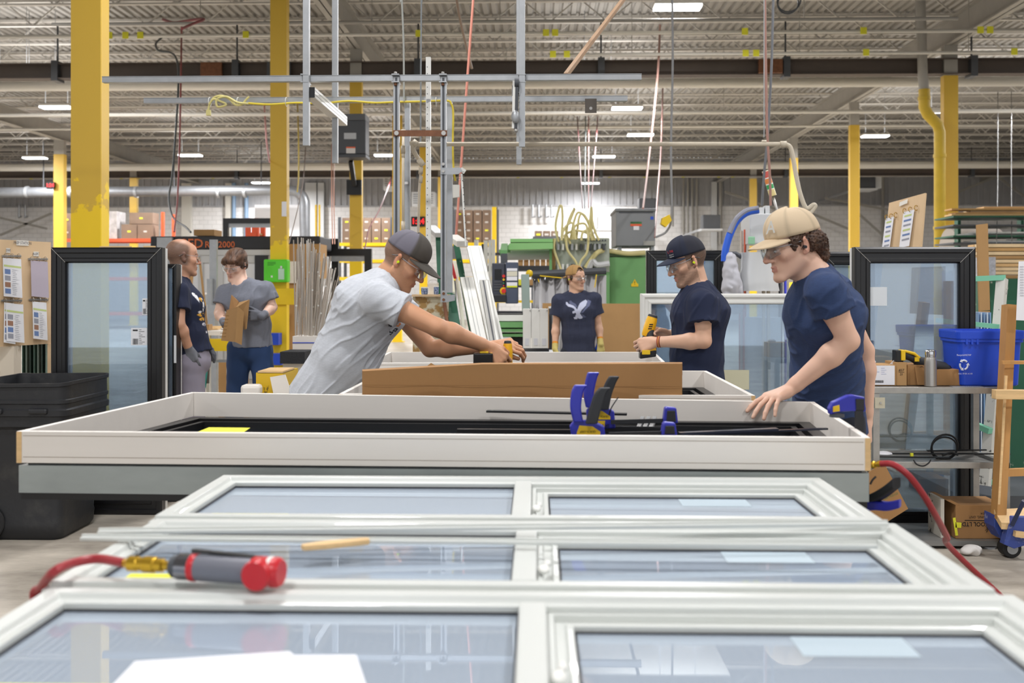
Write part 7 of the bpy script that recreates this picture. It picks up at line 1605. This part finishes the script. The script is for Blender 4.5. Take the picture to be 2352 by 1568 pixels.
MB_ = MB().tube(spl([P(x, y, d - .2) for x, y in ((1664, 600), (1666, 575), (1676, 540), (1692, 508), (1715, 488), (1742, 482))], 6), .032, 12); t = thing('vacuum_hose', 'thick bright blue hose arching into the dust collector', 'hose', P(1700, 520, d - .2)); MB_.build('hose', mat('hose_blue', '2A62D8', .4), t)
MB().tube(spl([P(x, y, d - .215) for x, y in ((1676, 535), (1692, 503), (1715, 484), (1742, 478))], 6), .024, 10).build('grey_top', mat('hose_grey', '8D8F9E', .5), t)  # paler grey strip along the top of the hose
for k, (x0, x1, y0, y1, c, lb) in enumerate(((1700, 1706, 530, 575, 'B9A99C', 'pinkish vertical tube left of the dust collector'), (1708, 1714, 527, 575, 'C4583A', 'orange vertical tube left of the dust collector'), (1801, 1807, 633, 672, '2A33C8', 'bright blue vertical tube right of the dust collector'), (1788, 1797, 640, 672, '2A2B2F', 'black vertical tube right of the dust collector'))): a, b = P((x0 + x1) / 2, y0, d + .2), P((x0 + x1) / 2, y1, d + .2); tag(MB().cyl(a, (a.x, a.y, 0), (x1 - x0) / 2 * S(d), n=10).build('upright_tube', mat('tube' + c, c, .5)), lb, 'tube')
# crumpled white filter bag
S2 = Shape(); q = lambda x, y, dd=8.8: V(P(x, y, dd))
S2.cone(q(1676, 592), q(1682, 660), .05, .085, .03); S2.cone(q(1682, 660), V(P(1686, 700, 8.8)), .085, .08, .03)
S2.plane(V(P(1680, 720, 8.8)), (0, 0, -1)); fb = put('filter_bag', surface(S2, .008, lambda X: -.018 * np.abs(noise3(X, 38, 3)) - .006 * noise3(X, 90, 2), lambda X: np.tile(lin('C3C3CA'), (len(X), 1)), 'filter_bag'), M_cloth); tag(fb, 'crumpled pale grey filter bag hanging below the blue hose', 'bag')
tag(MB().tube([P(1664, 583, 8.9), P(1690, 582, 8.9), P(1706, 592, 8.9)], .02, 8).build('dark_clamp', M_dgrey), 'dark clamp bar above the pale filter bag', 'clamp')
tag(pbox(1690, 640, 1835, 648, 9.3, .08, 'cross_tube', M_beige), 'beige level tube behind the dust collector', 'tube')

# second plywood board with ring clips
bl, br, bt = P(2030, 566, 8.3), P(2112, 570, 8.0), 0
t = thing('notice_board', 'plywood notice board standing up behind the tall black window at right', 'board', (bl + br) / 2)
q = [P(2028, 600, 8.3), P(2112, 600, 8.0), P(2125, 443, 8.0), P(2042, 466, 8.3)]; nb = (q[1] - q[0]).cross(q[3] - q[0]).normalized(); nb = nb if nb.dot(FWD) < 0 else -nb
q[0] = q[0] + (q[0] - q[3]) * ((q[0].z - .0) / (q[3].z - q[0].z)); q[1] = q[1] + (q[1] - q[2]) * (q[1].z / (q[2].z - q[1].z))
MB().prism(q, -nb * .02).build('panel', M_ply, t)
g = lambda u, v: P(2042, 466, 8.3) + (P(2125, 443, 8.0) - P(2042, 466, 8.3)) * u + (P(2028, 600, 8.3) - P(2042, 466, 8.3)) * v + nb * .012
for u0, u1, v0, lb in ((.0, .26, .25, 'left'), (.50, .82, .22, 'right')):
    for i in range(3): MB().ring(g(u0 + (u1 - u0) * i / 2, v0), nb.cross(UP), .02, .003, 12, 5).build('ring', M_brass, t)
    MB().prism([g(u0 - .02, v0 + .02), g(u1 - .04, v0 + .02), g(u1 - .08, v0 + .62), g(u0 - .04, v0 + .62)], nb * .002).build('printed_sheet', M_paper, t)
    for k in range(6): MB().prism([g(u0 + .02, v0 + .08 + k * .08), g(u1 - .1, v0 + .08 + k * .08), g(u1 - .1, v0 + .11 + k * .08), g(u0 + .02, v0 + .11 + k * .08)], nb * .004).build('print_block', M_pl[(k * 2) % 3], t)
MB().prism([g(.34, .12), g(.56, .10), g(.56, .03), g(.34, .05)], nb * .002).build('label_strip', M_tape, t)

# lumber racks at the far right
M_lum = [mat('lumber_%d' % i, c, .7, var=.12, vscale=3) for i, c in enumerate(('D9B27C', 'C39A63', 'E6CBA0', 'B08A5A'))]
d = 17; t = pthing(2290, 520, d, 'lumber_rack', 'dark green cantilever rack at the right edge', 'rack', floor=True)
for y in (495, 515, 540, 556): pbox(2190, y, 2420, y + 4, d, .8, 'arm_rail', M_dkgreen if y in (495, 540) else M_dgrey, t)
for x in (2200, 2345): pbox(x, 490, x + 7, 830, d + .9, .15, 'upright', M_dkgreen, t, z0=0)
for k, (y, x0, x1, g_) in enumerate(((491, 2186, 2420, 0), (487, 2195, 2410, 1), (483, 2230, 2420, 2), (478, 2186, 2400, 1), (474, 2260, 2420, 0), (536, 2215, 2420, 4), (532, 2240, 2420, 4), (552, 2230, 2420, 4))):
    tag(pbox(x0, y, x1, y + 4, d + .1 + .05 * (k % 3), .3, 'long_board', M_lum[g_] if g_ < 4 else M_white), '%s long board lying on the green cantilever rack' % ('pine' if g_ < 4 else 'white'), 'board', 'pine boards on the rack' if g_ < 4 else 'white boards on the rack')
rr = random.Random(4); d = 14.2; xb = P(2248, 0, d).x
for k in range(9):
    z = P(0, 640, d).z + .055 * k; sh_ = rr.uniform(-.04, .06)
    for j in range(2): tag(MB().box((xb + sh_ + .12 * j * 0, d - .05 + .22 * j, z), (xb + 1.9 + rr.uniform(-.2, .2), d + .14 + .22 * j, z + .045)).build('lumber_piece', M_lum[rr.randrange(4)]), 'pine piece in the lumber stack at the right edge', 'lumber', 'stacked pine pieces at right')
tag(MB().box((xb - .05, d - .1, 0), (xb + 2, d + .5, P(0, 640, d).z - .002)).build('lumber_bed', M_dkgreen), 'green bed under the lumber stack at the right edge', 'rack')
q = P(2178, 575, 19); t = thing('paper_roll', 'big grey beige roll behind the thick right column', 'roll', q); MB().cyl(q, q + RIGHT * .9, .42, n=28).build('roll_body', mat('roll_beige', 'A9A096', .7), t); MB().box((q.x, q.y - .3, 0), (q.x + .9, q.y + .3, q.z - .38)).build('roll_stand', M_dgrey, t)
tag(pbox(2263, 590, 2287, 640, 13.8, .4, 'grey_bundle', mat('grey_bundle', 'A9ABB2', .6, var=.3, vscale=20), z0=P(0, 641, 13.8).z), 'grey plastic wrapped bundle in front of the lumber stack', 'bundle')
t = pthing(2256, 705, 7.6, 'cardboard_strip', 'tall brown cardboard strip standing behind the tall black window at right', 'cardboard', floor=True); MB().prism([P(2244, 516, 7.6), P(2269, 513, 7.6), P(2274, 712, 7.6), P(2250, 714, 7.6)], FWD * .02).build('sheet', M_card2, t); pbox(2250, 714, 2274, 830, 7.6, .02, 'lower_sheet', M_card2, t, z0=0)
# paint worn white and teal A-frame cart
M_chip = mat('chipped_white_steel', 'D4D3CC', .6, col2='55544E', thr=(.60, .64), vscale=14); M_teal = mat('teal_rubber', '7FC7A8', .6)
t = pthing(2290, 900, 6.7, 'glass_cart', 'chipped white A frame cart with teal padded rails behind the blue tub', 'cart', floor=True)
lf = P(2312, 640, 6.7); bf = P(2262, 1100, 6.7); 
MB().beam(P(2302, 640, 6.7), P(2262, 1115, 6.5), .06, .05).build('leaning_leg', M_chip, t); MB().beam(P(2240, 640, 6.75), P(2310, 637, 6.68), .04, .035).build('top_rail', M_teal, t)
MB().beam(P(2150, 735, 6.8), P(2295, 750, 6.6), .03, .03).build('middle_rail', M_teal, t); MB().beam(P(2240, 975, 6.6), P(2275, 990, 6.5), .04, .035).build('lower_rail', M_teal, t); MB().beam(P(2240, 1095, 6.6), P(2275, 1108, 6.5), .04, .035).build('lower_rail', M_teal, t)
MB().beam(P(2290, 1125, 6.4), (P(2290, 1200, 6.4).x, P(2290, 1200, 6.4).y, .0), .05, .05).build('foot', M_chip, t)
MB().box((P(2150, 700, 6.9).x, 6.5, .0), (P(2420, 700, 6.9).x, 7.4, .12)).build('cart_bed', M_dgrey, t)
q = P(2312, 900, 7.6); tag(MB().box((q.x - .12, q.y, 0), (q.x + .35, q.y + .05, P(0, 690, 7.6).z)).build('green_board', M_dkgreen), 'dark green scratched board behind the white A frame cart', 'board')
for k in range(5): q = P(2246 + k * 7, 790, 7.0); tag(MB().box((q.x, q.y, .121), (q.x + .008, q.y + .35, P(0, 716, 7.0).z)).build('glass_sheet', mat('blue_glass_edge%d' % (k % 2), ('7E9FC4', 'C9D6E4')[k % 2], .2)), 'glass sheet on edge on the A frame cart behind the blue tub', 'glass', 'glass sheets on the cart')

# ------------------------------------------------------------------ steel cart with boxes, bottle, blue tub
dc = 5.62; A0 = P(2010, 889, dc); zt = A0.z; x0 = P(2006, 889, dc).x; x1 = P(2320, 889, dc).x; y0 = A0.y; y1 = y0 + .42
zm = P(0, 1052, dc).z; zl = P(0, 1228, dc).z
t = thing('steel_cart', 'bare steel three tier cart at the right carrying cartons and the blue tub', 'cart', ((x0 + x1) / 2, (y0 + y1) / 2, 0)); M_al = mat('aluminium_worn', 'A8A6A1', .4, .6, var=.12, vscale=14)
for z, nm in ((zt, 'top_frame'), (zm, 'middle_frame')):
    mb = MB(); rect_ring(mb, x0, y0, x1, y1, .03, z - .035, z); mb.build(nm, M_al, t, bevel=.002)
MB().box((x0 + .03, y0 + .03, zt - .012), (x1 - .03, y1 - .03, zt - .002)).build('top_shelf', M_al, t); MB().box((x0 + .03, y0 + .03, zm - .03), (x1 - .03, y1 - .03, zm - .02)).build('middle_shelf', M_al, t); MB().box((x0 - .0, y0 - .0, zl - .03), (x1, y1 + .0, zl)).build('bottom_shelf', mat('steel_shelf_grey', '8B8A87', .5, .4, var=.1), t)
for x in (x0, x1 - .035):
    for y in (y0, y1 - .035): MB().box((x, y, zl), (x + .035, y + .035, zt - .036)).build('leg', M_al, t)
for x in (x0 + .05, x1 - .1):
    for y in (y0 + .04, y1 - .05): MB().cyl((x, y, 0), (x, y, .012), .04, n=16).build('foot_pad', M_galv, t); MB().cyl((x, y, .012), (x, y, zl - .029), .015, n=10).build('foot_stem', M_galv, t)
q = P(2018, 925, dc - .005); MB().box((q.x - .02, y0 - .006, q.z - .03), (q.x + .035, y0 - .001, q.z + .03)).build('latch_plate', mat('cream_plate', 'C4BEA8', .5), t); MB().cyl((q.x + .01, y0 - .012, q.z), (q.x + .01, y0 - .005, q.z), .006, n=8).build('bolt', M_steel, t)
yb = y0 + .08
def onshelf(px0, px1, py0, z, dep, name, label, cat, m, dd=0.0, bevel=.002):
    dq = dc + .08 + dd; a = P(px0, py0, dq); b = P(px1, py0, dq); tt = thing(name, label, cat, ((a.x + b.x) / 2, a.y, z)); MB().box((a.x, a.y, z + .001), (b.x, a.y + dep, a.z)).build('box_body', m, tt, bevel=bevel); return tt, a, b
tt, a, b = onshelf(1990, 2058, 838, zt, .18, 'labelled_box', 'brown box with a big white shipping label on the steel cart', 'box', M_card2)
l = MB().box((P(1996, 0, dc + .07).x, a.y - .003, zt + .006), (P(2056, 0, dc + .07).x, a.y - .001, a.z - .003)).build('shipping_label', M_paper, tt); lx0, lx1 = P(1996, 0, dc + .07).x, P(2056, 0, dc + .07).x; rr = random.Random(8); x = lx0 + .02; bc = MB()
while x < lx0 + .085: w_ = rr.choice((.001, .002)); bc.box((x, a.y - .004, zt + .018), (x + w_, a.y - .0032, zt + .032)); x += w_ + .0015
bc.build('barcode', M_ink, l)
for k in range(4): MB().box((lx0 + .008, a.y - .004, a.z - .018 - k * .011), (lx0 + .03 + .015 * (k % 3), a.y - .0032, a.z - .016 - k * .011)).build('print_line', mat('faint_blue_print', '8C9ACB', .7), l); MB().box((lx0 + .07, a.y - .004, a.z - .018 - k * .011), (lx0 + .09 + .01 * (k % 2), a.y - .0032, a.z - .0165 - k * .011)).build('print_line', mat('faint_blue_print', '8C9ACB'), l)
tt, a, b = onshelf(2058, 2083, 832, zt, .18, 'small_box', 'small brown box marked 857 over 25 on the steel cart', 'box', M_card2, .01)
text('marker_number', '857', (a.x + .028, a.y - .001, a.z - .045), RIGHT, UP, .014, M_ink, tt, shear=.3); text('marker_number', '25', (a.x + .028, a.y - .001, a.z - .068), RIGHT, UP, .012, M_ink, tt, shear=.3); MB().box((a.x + .014, a.y - .0015, a.z - .056), (a.x + .046, a.y - .0008, a.z - .0545)).build('marker_line', M_ink, tt)
tt, a, b = onshelf(2084, 2148, 838, zt, .2, 'open_carton', 'torn open brown carton with tools on top, behind the steel bottle', 'box', M_card, .03)
text('marker_word', 'Cr', (a.x + .08, a.y - .001, a.z - .018), RIGHT, UP, .02, M_ink, tt, shear=.2)
MB().prism([(a.x + .05, a.y - .02, zt + .005), (a.x + .12, a.y - .03, zt + .005), (a.x + .13, a.y - .012, a.z - .02), (a.x + .04, a.y - .004, a.z - .01)], (0, .004, 0)).build('loose_flap', M_card, tt)
tt, a, b = onshelf(2140, 2212, 848, zt, .2, 'open_carton', 'torn brown carton between the steel bottle and the blue tub', 'box', M_card, .02)
q = P(2137, 884, dc + .04); q.z = zt + .001; t = thing('steel_bottle', 'brushed steel drinking bottle standing on the steel cart', 'bottle', q); MB().lathe([(.029, 0), (.033, .004), (.033, .135), (.031, .155), (.028, .165), (.0285, .166)], q, (0, 0, 1), 28).build('bottle_body', M_steel, t); MB().lathe([(.0275, .167), (.0275, .175), (.029, .176), (.030, .195), (.027, .205), (.02, .208)], q, (0, 0, 1), 28).build('screw_cap', mat('chrome', 'C9CACC', .15, .95), t)
# tools on the cartons
t = thing('power_tool', 'black and yellow power tool lying on the cartons, battery at left', 'power tool', P(2100, 832, dc + .12)); g2 = lambda x, y, dd=0: P(x, y, dc + .14 + dd)
MB().obox(g2(2062, 817), RIGHT * .022, FWD * .03, UP * .034).build('battery', M_blk, t, bevel=.005); MB().obox(g2(2071, 815, -.01), RIGHT * .012, FWD * .03, UP * .03).build('battery_clip', M_cy, t, bevel=.004)
MB().tube([g2(2073, 812), g2(2092, 820), g2(2108, 828)], [.026, .022, .026], 12).build('handle', M_ck, t); MB().tube([g2(2078, 806, -.02), g2(2100, 812, -.02), g2(2112, 822, -.02)], [.008, .009, .008], 8).build('yellow_stripe', M_cy, t)
MB().tube([g2(2104, 828), g2(2130, 836), g2(2168, 843), g2(2180, 846)], [.030, .034, .030, .016], 14).build('motor_housing', M_ck, t); MB().obox(g2(2106, 825, -.035), RIGHT * .012, FWD * .004, UP * .012).build('yellow_badge', M_cy, t)
t = thing('power_tool', 'small black drill chuck sticking out of the carton beside the blue tub', 'power tool', g2(2180, 845)); MB().tube([g2(2160, 838, .04), g2(2180, 844, .04), g2(2186, 850, .04)], [.016, .014, .007], 10).build('chuck', M_ck, t)
t = thing('crumpled_paper', 'crumpled white paper on the labelled box', 'paper', g2(2000, 830)); MB().ball(P(1998, 831, dc + .16), (.035, .03, .016), 9, 6).build('paper', M_paper, t)
tag(MB().prism([g2(2042, 838), g2(2055, 825), g2(2058, 838)], FWD * .004).build('paper_flap', M_paper), 'small white paper corner sticking up beside the power tool', 'paper')
tt = thing('perforated_strip', 'flat perforated metal strip lying in front of the blue tub', 'strip', P(2210, 884, dc + .05)); a = P(2185, 886, dc + .03); MB().box((a.x, a.y - .02, zt + .0005), (a.x + .17, a.y + .03, zt + .003)).build('plate', M_galv, tt)
for k in range(7): MB().cyl((a.x + .08 + k * .012, a.y + .005, zt + .003), (a.x + .08 + k * .012, a.y + .005, zt + .0036), .0025, n=8).build('hole', M_dgrey, tt)
# blue recycling tub
c0, c1 = P(2203, 882, dc + .07), P(2350, 882, dc + .07); zz = P(0, 757, dc + .07).z; cx = (c0.x + c1.x) / 2 + .0; wx = (c1.x - c0.x) / 2; cy = c0.y + .13
t = thing('recycling_tub', 'bright blue recycling tub with a white recycling symbol on the steel cart', 'recycling bin', (cx, cy, zt)); hz = zz - zt
rg = [rrect(cx, cy, zt + .001 + hz * u, wx * k, .13 * k, .03) for u, k in ((0, .90), (.02, .93), (.70, .985), (.78, 1.0), (.79, 1.05), (.84, 1.05), (.85, 1.08), (.97, 1.09), (1.0, 1.08))]; rg += [rrect(cx, cy, zt + .001 + hz * u, wx * k - .006, .13 * k - .006, .028) for u, k in ((1.0, 1.07), (.85, 1.0), (.05, .90))]
loft(rg, smooth=False).build('tub_body', mat('recycling_blue', '1C49C9', .4), t)
M_wp = mat('white_print', 'DFE4F2', .6); fy = cy - .13 * .965 - .002
for k in range(3): MB().cbox((c0.x + .04 + k * .03, cy - .13 * 1.03, zt + hz * .80), (.012, .012, .03)).build('rim_rib', mat('recycling_blue', '1C49C9'), t)
sx = P(2214, 0, dc + .07).x; text('tub_word', 'RecycleNOW', (sx, fy - .001, P(0, 812, dc + .06).z), RIGHT, UP, .010, M_wp, t, shear=.1); text('tub_number', '416 19 81-4141', (sx + .01, fy + .0025, P(0, 854, dc + .06).z), RIGHT, UP, .009, M_wp, t)
cz = P(0, 834, dc + .06).z
for k in range(3):
    a0 = PI / 2 + k * 2 * PI / 3; pts = [Vector((sx + .022 * math.cos(a0 + u), fy - .002, cz + .026 * math.sin(a0 + u))) for u in (-.85, -.5, -.15, .15, .5)]
    MB().tube(pts, [.005, .005, .005, .005, .005], 4).build('recycling_arrow', M_wp, t); e = pts[-1]; dd_ = (pts[-1] - pts[-2]).normalized(); nn = Vector((-dd_.z, 0, dd_.x)); MB().prism([e + nn * .010, e - nn * .010, e + dd_ * .013], (0, -.002, 0)).build('arrow_head', M_wp, t)
# middle shelf: black strips, coil, paper; bottom shelf: cartons
for k, (xa, ya, xb, yb_, lb) in enumerate(((2015, 1033, 2180, 1038, 'upper left black strip on the middle shelf of the steel cart'), (2050, 1046, 2320, 1044, 'long lower black strip on the middle shelf of the steel cart'), (2130, 1040, 2265, 1036, 'short black strip crossing the others on the middle shelf'))):
    a = P(xa, 1040, dc + .14 + .06 * k); b = P(xb, 1040, dc + .12 + .09 * k); a.z = zm + .006 + .008 * k; b.z = zm + .006 + .008 * k; tag(MB().beam(a, b, .016, .007).build('black_strip', M_blk), lb, 'strip')
q = P(2170, 1020, dc + .2); q.z = zm + .055; t = thing('cable_coil', 'loop of black twisted cord standing on the middle shelf of the steel cart', 'cord', q); MB().ring(q, (0, 1, .25), .075, .006, 24, 6).build('loop', M_rub, t); MB().ring(q + Vector((.0, .01, -.012)), (.1, 1, .3), .072, .005, 24, 6).build('loop', M_rub, t); MB().tube(spl([q + Vector((-.02, -.01, -.05)), q + Vector((.03, -.02, -.03)), q + Vector((.07, -.01, -.045))]), .006, 6).build('tail', M_rub, t)
tag(MB().tube(spl([P(2098, 1056, dc - .01), P(2106, 1066, dc - .02), P(2120, 1070, dc - .02), P(2132, 1064, dc - .02), P(2138, 1056, dc - .01)]), .004, 6).build('cord_loop', M_rub), 'black cord loop hanging below the middle shelf of the steel cart', 'cord')
tag(MB().ball(P(2030, 1030, dc + .2), (.05, .04, .014), 9, 6).build('paper_wad', M_paper), 'white crumpled paper at the left end of the middle shelf', 'paper'); bpy.data.objects['paper_wad'].location.z += zm + .014 - P(2030, 1030, dc + .2).z
tag(MB().obox((P(2094, 1028, dc + .15).x, P(2094, 1028, dc + .15).y, zm + .014), RIGHT * .008, FWD * .006, UP * .012).build('green_clip', M_ylabel), 'tiny yellow green clip on the middle shelf of the steel cart', 'clip')
tt = thing('tool_carton', 'brown carton printed TOOL LTD upside down on the bottom shelf of the steel cart', 'box', P(2240, 1210, dc)); a = P(2195, 1213, dc + .04); b = P(2310, 1213, dc + .04); ztb = P(0, 1148, dc + .04).z
MB().box((a.x, a.y, zl + .001), (b.x, a.y + .25, ztb)).build('box_body', M_card, tt, bevel=.003); MB().prism([(a.x, a.y, ztb), (a.x + .03, a.y, ztb), (a.x + .03, a.y + .25, ztb), (a.x, a.y + .25, ztb)], (-.05, 0, .025)).build('open_flap', M_card, tt)
text('carton_words', 'TOOL LTD.', (a.x + .105, a.y - .001, zl + .085), -RIGHT, -UP, .024, M_ink, tt, ext=.012, squash=.9); text('carton_words', 'PICKERING, ONT.', (a.x + .14, a.y - .001, zl + .125), -RIGHT, -UP, .014, M_ink, tt, squash=.9); text('carton_words', 'CANADA', (a.x + .17, a.y - .001, zl + .145), -RIGHT, -UP, .012, M_ink, tt, squash=.9); text('carton_script', 'Dick', (a.x + .21, a.y - .001, zl + .055), -RIGHT, -UP, .03, M_ink, tt, shear=.5)
MB().box((a.x + .05, a.y - .0015, zl + .103), (a.x + .2, a.y - .0008, zl + .107)).build('carton_line', M_ink, tt)
MB().beam((a.x - .002, a.y - .003, zl + .08), (a.x + .03, a.y - .003, zl + .078), .002, .03).build('green_tape', M_ylabel, tt); MB().beam((a.x + .005, a.y - .003, zl + .02), (a.x - .01, a.y - .003, zl + .12), .002, .015).build('green_tape', M_ylabel, tt)
tag(MB().box((a.x - .075, a.y + .02, zl + .001), (a.x - .055, a.y + .2, P(0, 1140, dc).z)).build('spotted_board', mat('spotted_white', 'CFC9BC', .7, col2='4A4640', thr=(.6, .63), vscale=14)), 'small spotted white board beside the TOOL LTD carton', 'board')
t = thing('flat_carton', 'flattened brown carton leaning tilted at the left leg of the steel cart', 'cardboard', P(2040, 1180, dc - .06)); MB().prism([P(x, y, dc - .08 + (.0 if y > 1150 else .03)) for x, y in ((1995, 1085), (2030, 1062), (2086, 1168), (2035, 1200), (2000, 1188))], FWD * .008).build('sheet', M_card, t)
text('carton_words', 'CARTRIDGE', P(2045, 1140, dc - .09), RIGHT + UP * .45, UP - RIGHT * .45, .012, mat('green_print', '2E6A3A', .7), t)
# white rag on the floor
S3 = Shape(); c = V(PH(2230, 1262, .03)); S3.ell(c, (V(1, 0, 0), V(0, 1, 0), V(0, 0, 1)), (.06, .04, .03), .01); S3.plane((0, 0, .003), (0, 0, -1)); rg_ = put('floor_rag', surface(S3, .005, lambda X: -.014 * noise3(X, 90, 3), lambda X: np.tile(lin('DAD6D2'), (len(X), 1)), 'floor_rag'), M_cloth); tag(rg_, 'crumpled pale paper on the floor under the steel cart', 'paper')
# wooden crate on a blue pallet jack at the right edge
dk = 5.47; t = thing('wooden_crate', 'tall open wooden crate frame at the right edge with a sheet of paper', 'crate', P(2330, 1190, dk)); M_cr = mat('crate_wood', 'C08E52', .6, var=.12, vscale=3, stretch=(4, 4, .5)); xa = P(2300, 1180, dk).x; ya = P(2300, 1180, dk).y; zf = P(0, 1195, dk).z
MB().beam(P(2293, 1190, dk), P(2318, 700, dk + .1), .075, .05).build('corner_post', M_cr, t); MB().beam(P(2290, 1186, dk - .02), P(2309, 862, dk + .03), .03, .012).build('pale_edge', M_wood, t)
MB().beam(P(2282, 905, dk - .05), P(2440, 907, dk - .05), .05, .05).build('cross_bar', M_wood, t, bevel=.003); MB().beam(P(2300, 832, dk), P(2440, 832, dk), .03, .018).build('thin_bar', M_cr, t); MB().beam(P(2305, 1085, dk), P(2440, 1080, dk), .03, .04).build('lower_bar', M_cr, t)
MB().prism([P(2283, 1170, dk), P(2440, 1160, dk + .12), P(2440, 1180, dk + .05), P(2440, 1205, dk - .1), P(2300, 1200, dk - .08)], (0, 0, -.035)).build('base_board', M_wood, t)
MB().beam(P(2425, 1190, dk), P(2425, 640, dk), .05, .05).build('rear_post', M_cr, t)
tt = thing('printed_sheet', 'white printed sheet hanging on the wooden crate at the right edge', 'paper', P(2345, 700, dk)); c = [P(2334, 735, dk - .06), P(2440, 740, dk - .06), P(2440, 596, dk - .06), P(2340, 600, dk - .06)]; MB().prism(c, FWD * .002).build('sheet', M_paper, tt)
for k in range(12): MB().obox(P(2347, 612 + k * 6, dk - .0625), RIGHT * .010, FWD * .0005, UP * .0012).build('print_line', M_pl[1], tt)
t = thing('pallet_jack', 'blue pallet jack with a black wheel under the wooden crate', 'pallet jack', P(2320, 1250, 5.44)); M_pj = mat('jack_blue', '3A4E9A', .5, col2='8C93B8', thr=(.6, .66), vscale=18)
MB().prism([P(x, y, 5.46) for x, y in ((2284, 1182), (2326, 1198), (2328, 1222), (2310, 1240), (2300, 1238), (2284, 1210))], FWD * .12).build('fork', M_pj, t, bevel=.004)
MB().prism([P(x, y, 5.38) for x, y in ((2318, 1205), (2330, 1188), (2440, 1190), (2440, 1225), (2330, 1260), (2306, 1250))], FWD * .05).build('side_plate', M_pj, t, bevel=.003)
q = P(2321, 1243, 5.46); q.z = .052; MB().cyl(q - FWD * .02, q + FWD * .05, .052, n=26).build('wheel', M_rub, t, bevel=.006); MB().cyl(q - FWD * .025, q - FWD * .02, .03, n=18).build('wheel_hub', M_galv, t); MB().beam(P(2330, 1225, 5.36), P(2440, 1240, 5.36), .03, .03).build('axle', M_wood, t)
MB().beam(P(2352, 1150, 5.34), P(2325, 1205, 5.37), .05, .02).build('handle_root', mat('jack_dark', '262E4C', .5), t)

# ------------------------------------------------------------------ drills held in the hands
M_dw = mat('drill_yellow', 'F0B51C', .4)
t = thing('cordless_drill', 'yellow and black cordless drill held upright by the man in the navy cap', 'drill', P(1490, 770, dB - .05))
q = P(1481, 796, dB - .06); q = P(1484, 785, dB - .02)
D0 = lambda x, y, e=0: P(x, y, dB + e); ax_ = (D0(1500, 726) - D0(1484, 780)).normalized(); q = D0(1481, 788, .0)
MB().lathe([(.006, -.03), (.007, 0), (.016, .002), (.023, .014), (.023, .036), (.026, .038)], q, ax_, 18).build('chuck', M_blk, t)
MB().lathe([(.027, .038), (.031, .048), (.033, .09), (.031, .13), (.027, .150)], q, ax_, 20).build('motor_housing', M_dw, t); MB().lathe([(.028, .150), (.024, .162), (.0, .165)], q, ax_, 18).build('rear_cap', M_ck, t)
for k in range(3): MB().obox(q + ax_ * (.085 + .012 * k) - FWD * .0325, ax_ * .003, RIGHT * .010, FWD * .001).build('vent', M_ink, t)
MB().tube([D0(1495, 750, .0), D0(1492, 778, -.03), D0(1488, 800, -.05)], [.022, .020, .020], 12).build('grip', M_ck, t)
MB().obox(D0(1489, 804, -.06), RIGHT * .040 + UP * .006, FWD * .030, UP * .010).build('foot', M_dw, t, bevel=.004); MB().obox(D0(1487, 813, -.06), RIGHT * .044 + UP * .006, FWD * .034, UP * .018).build('battery', M_blk, t, bevel=.006); MB().obox(D0(1484, 809, -.10), RIGHT * .022, FWD * .004, UP * .012).build('battery_clip', M_cy, t, bevel=.002)
t = thing('cordless_drill', 'yellow and black cordless drill gripped by the bending man over the cardboard', 'drill', P(1130, 825, dA))
a = P(1165, 800, dA - .06)
MB().obox(P(1110, 826, dA - .12), RIGHT * .045, FWD * .035, UP * .032).build('battery', M_blk, t, bevel=.006); MB().obox(P(1128, 824, dA - .12), RIGHT * .006, FWD * .03, UP * .028).build('battery_clip', M_cy, t, bevel=.003); MB().obox(P(1112, 809, dA - .12), RIGHT * .02, FWD * .02, UP * .006).build('yellow_latch', M_cy, t, bevel=.003)
MB().tube([P(1132, 828, dA - .10), P(1146, 822, dA - .06), P(1158, 818, dA - .04)], [.018, .019, .020], 12).build('grip', M_ck, t)
MB().lathe([(.020, 0), (.023, .01), (.024, .07), (.020, .11)], P(1166, 842, dA - .03), UP, 18).build('motor_housing', M_dw, t); MB().lathe([(.019, .11), (.015, .122), (.0, .124)], P(1166, 842, dA - .03), UP, 16).build('rear_cap', M_ck, t)
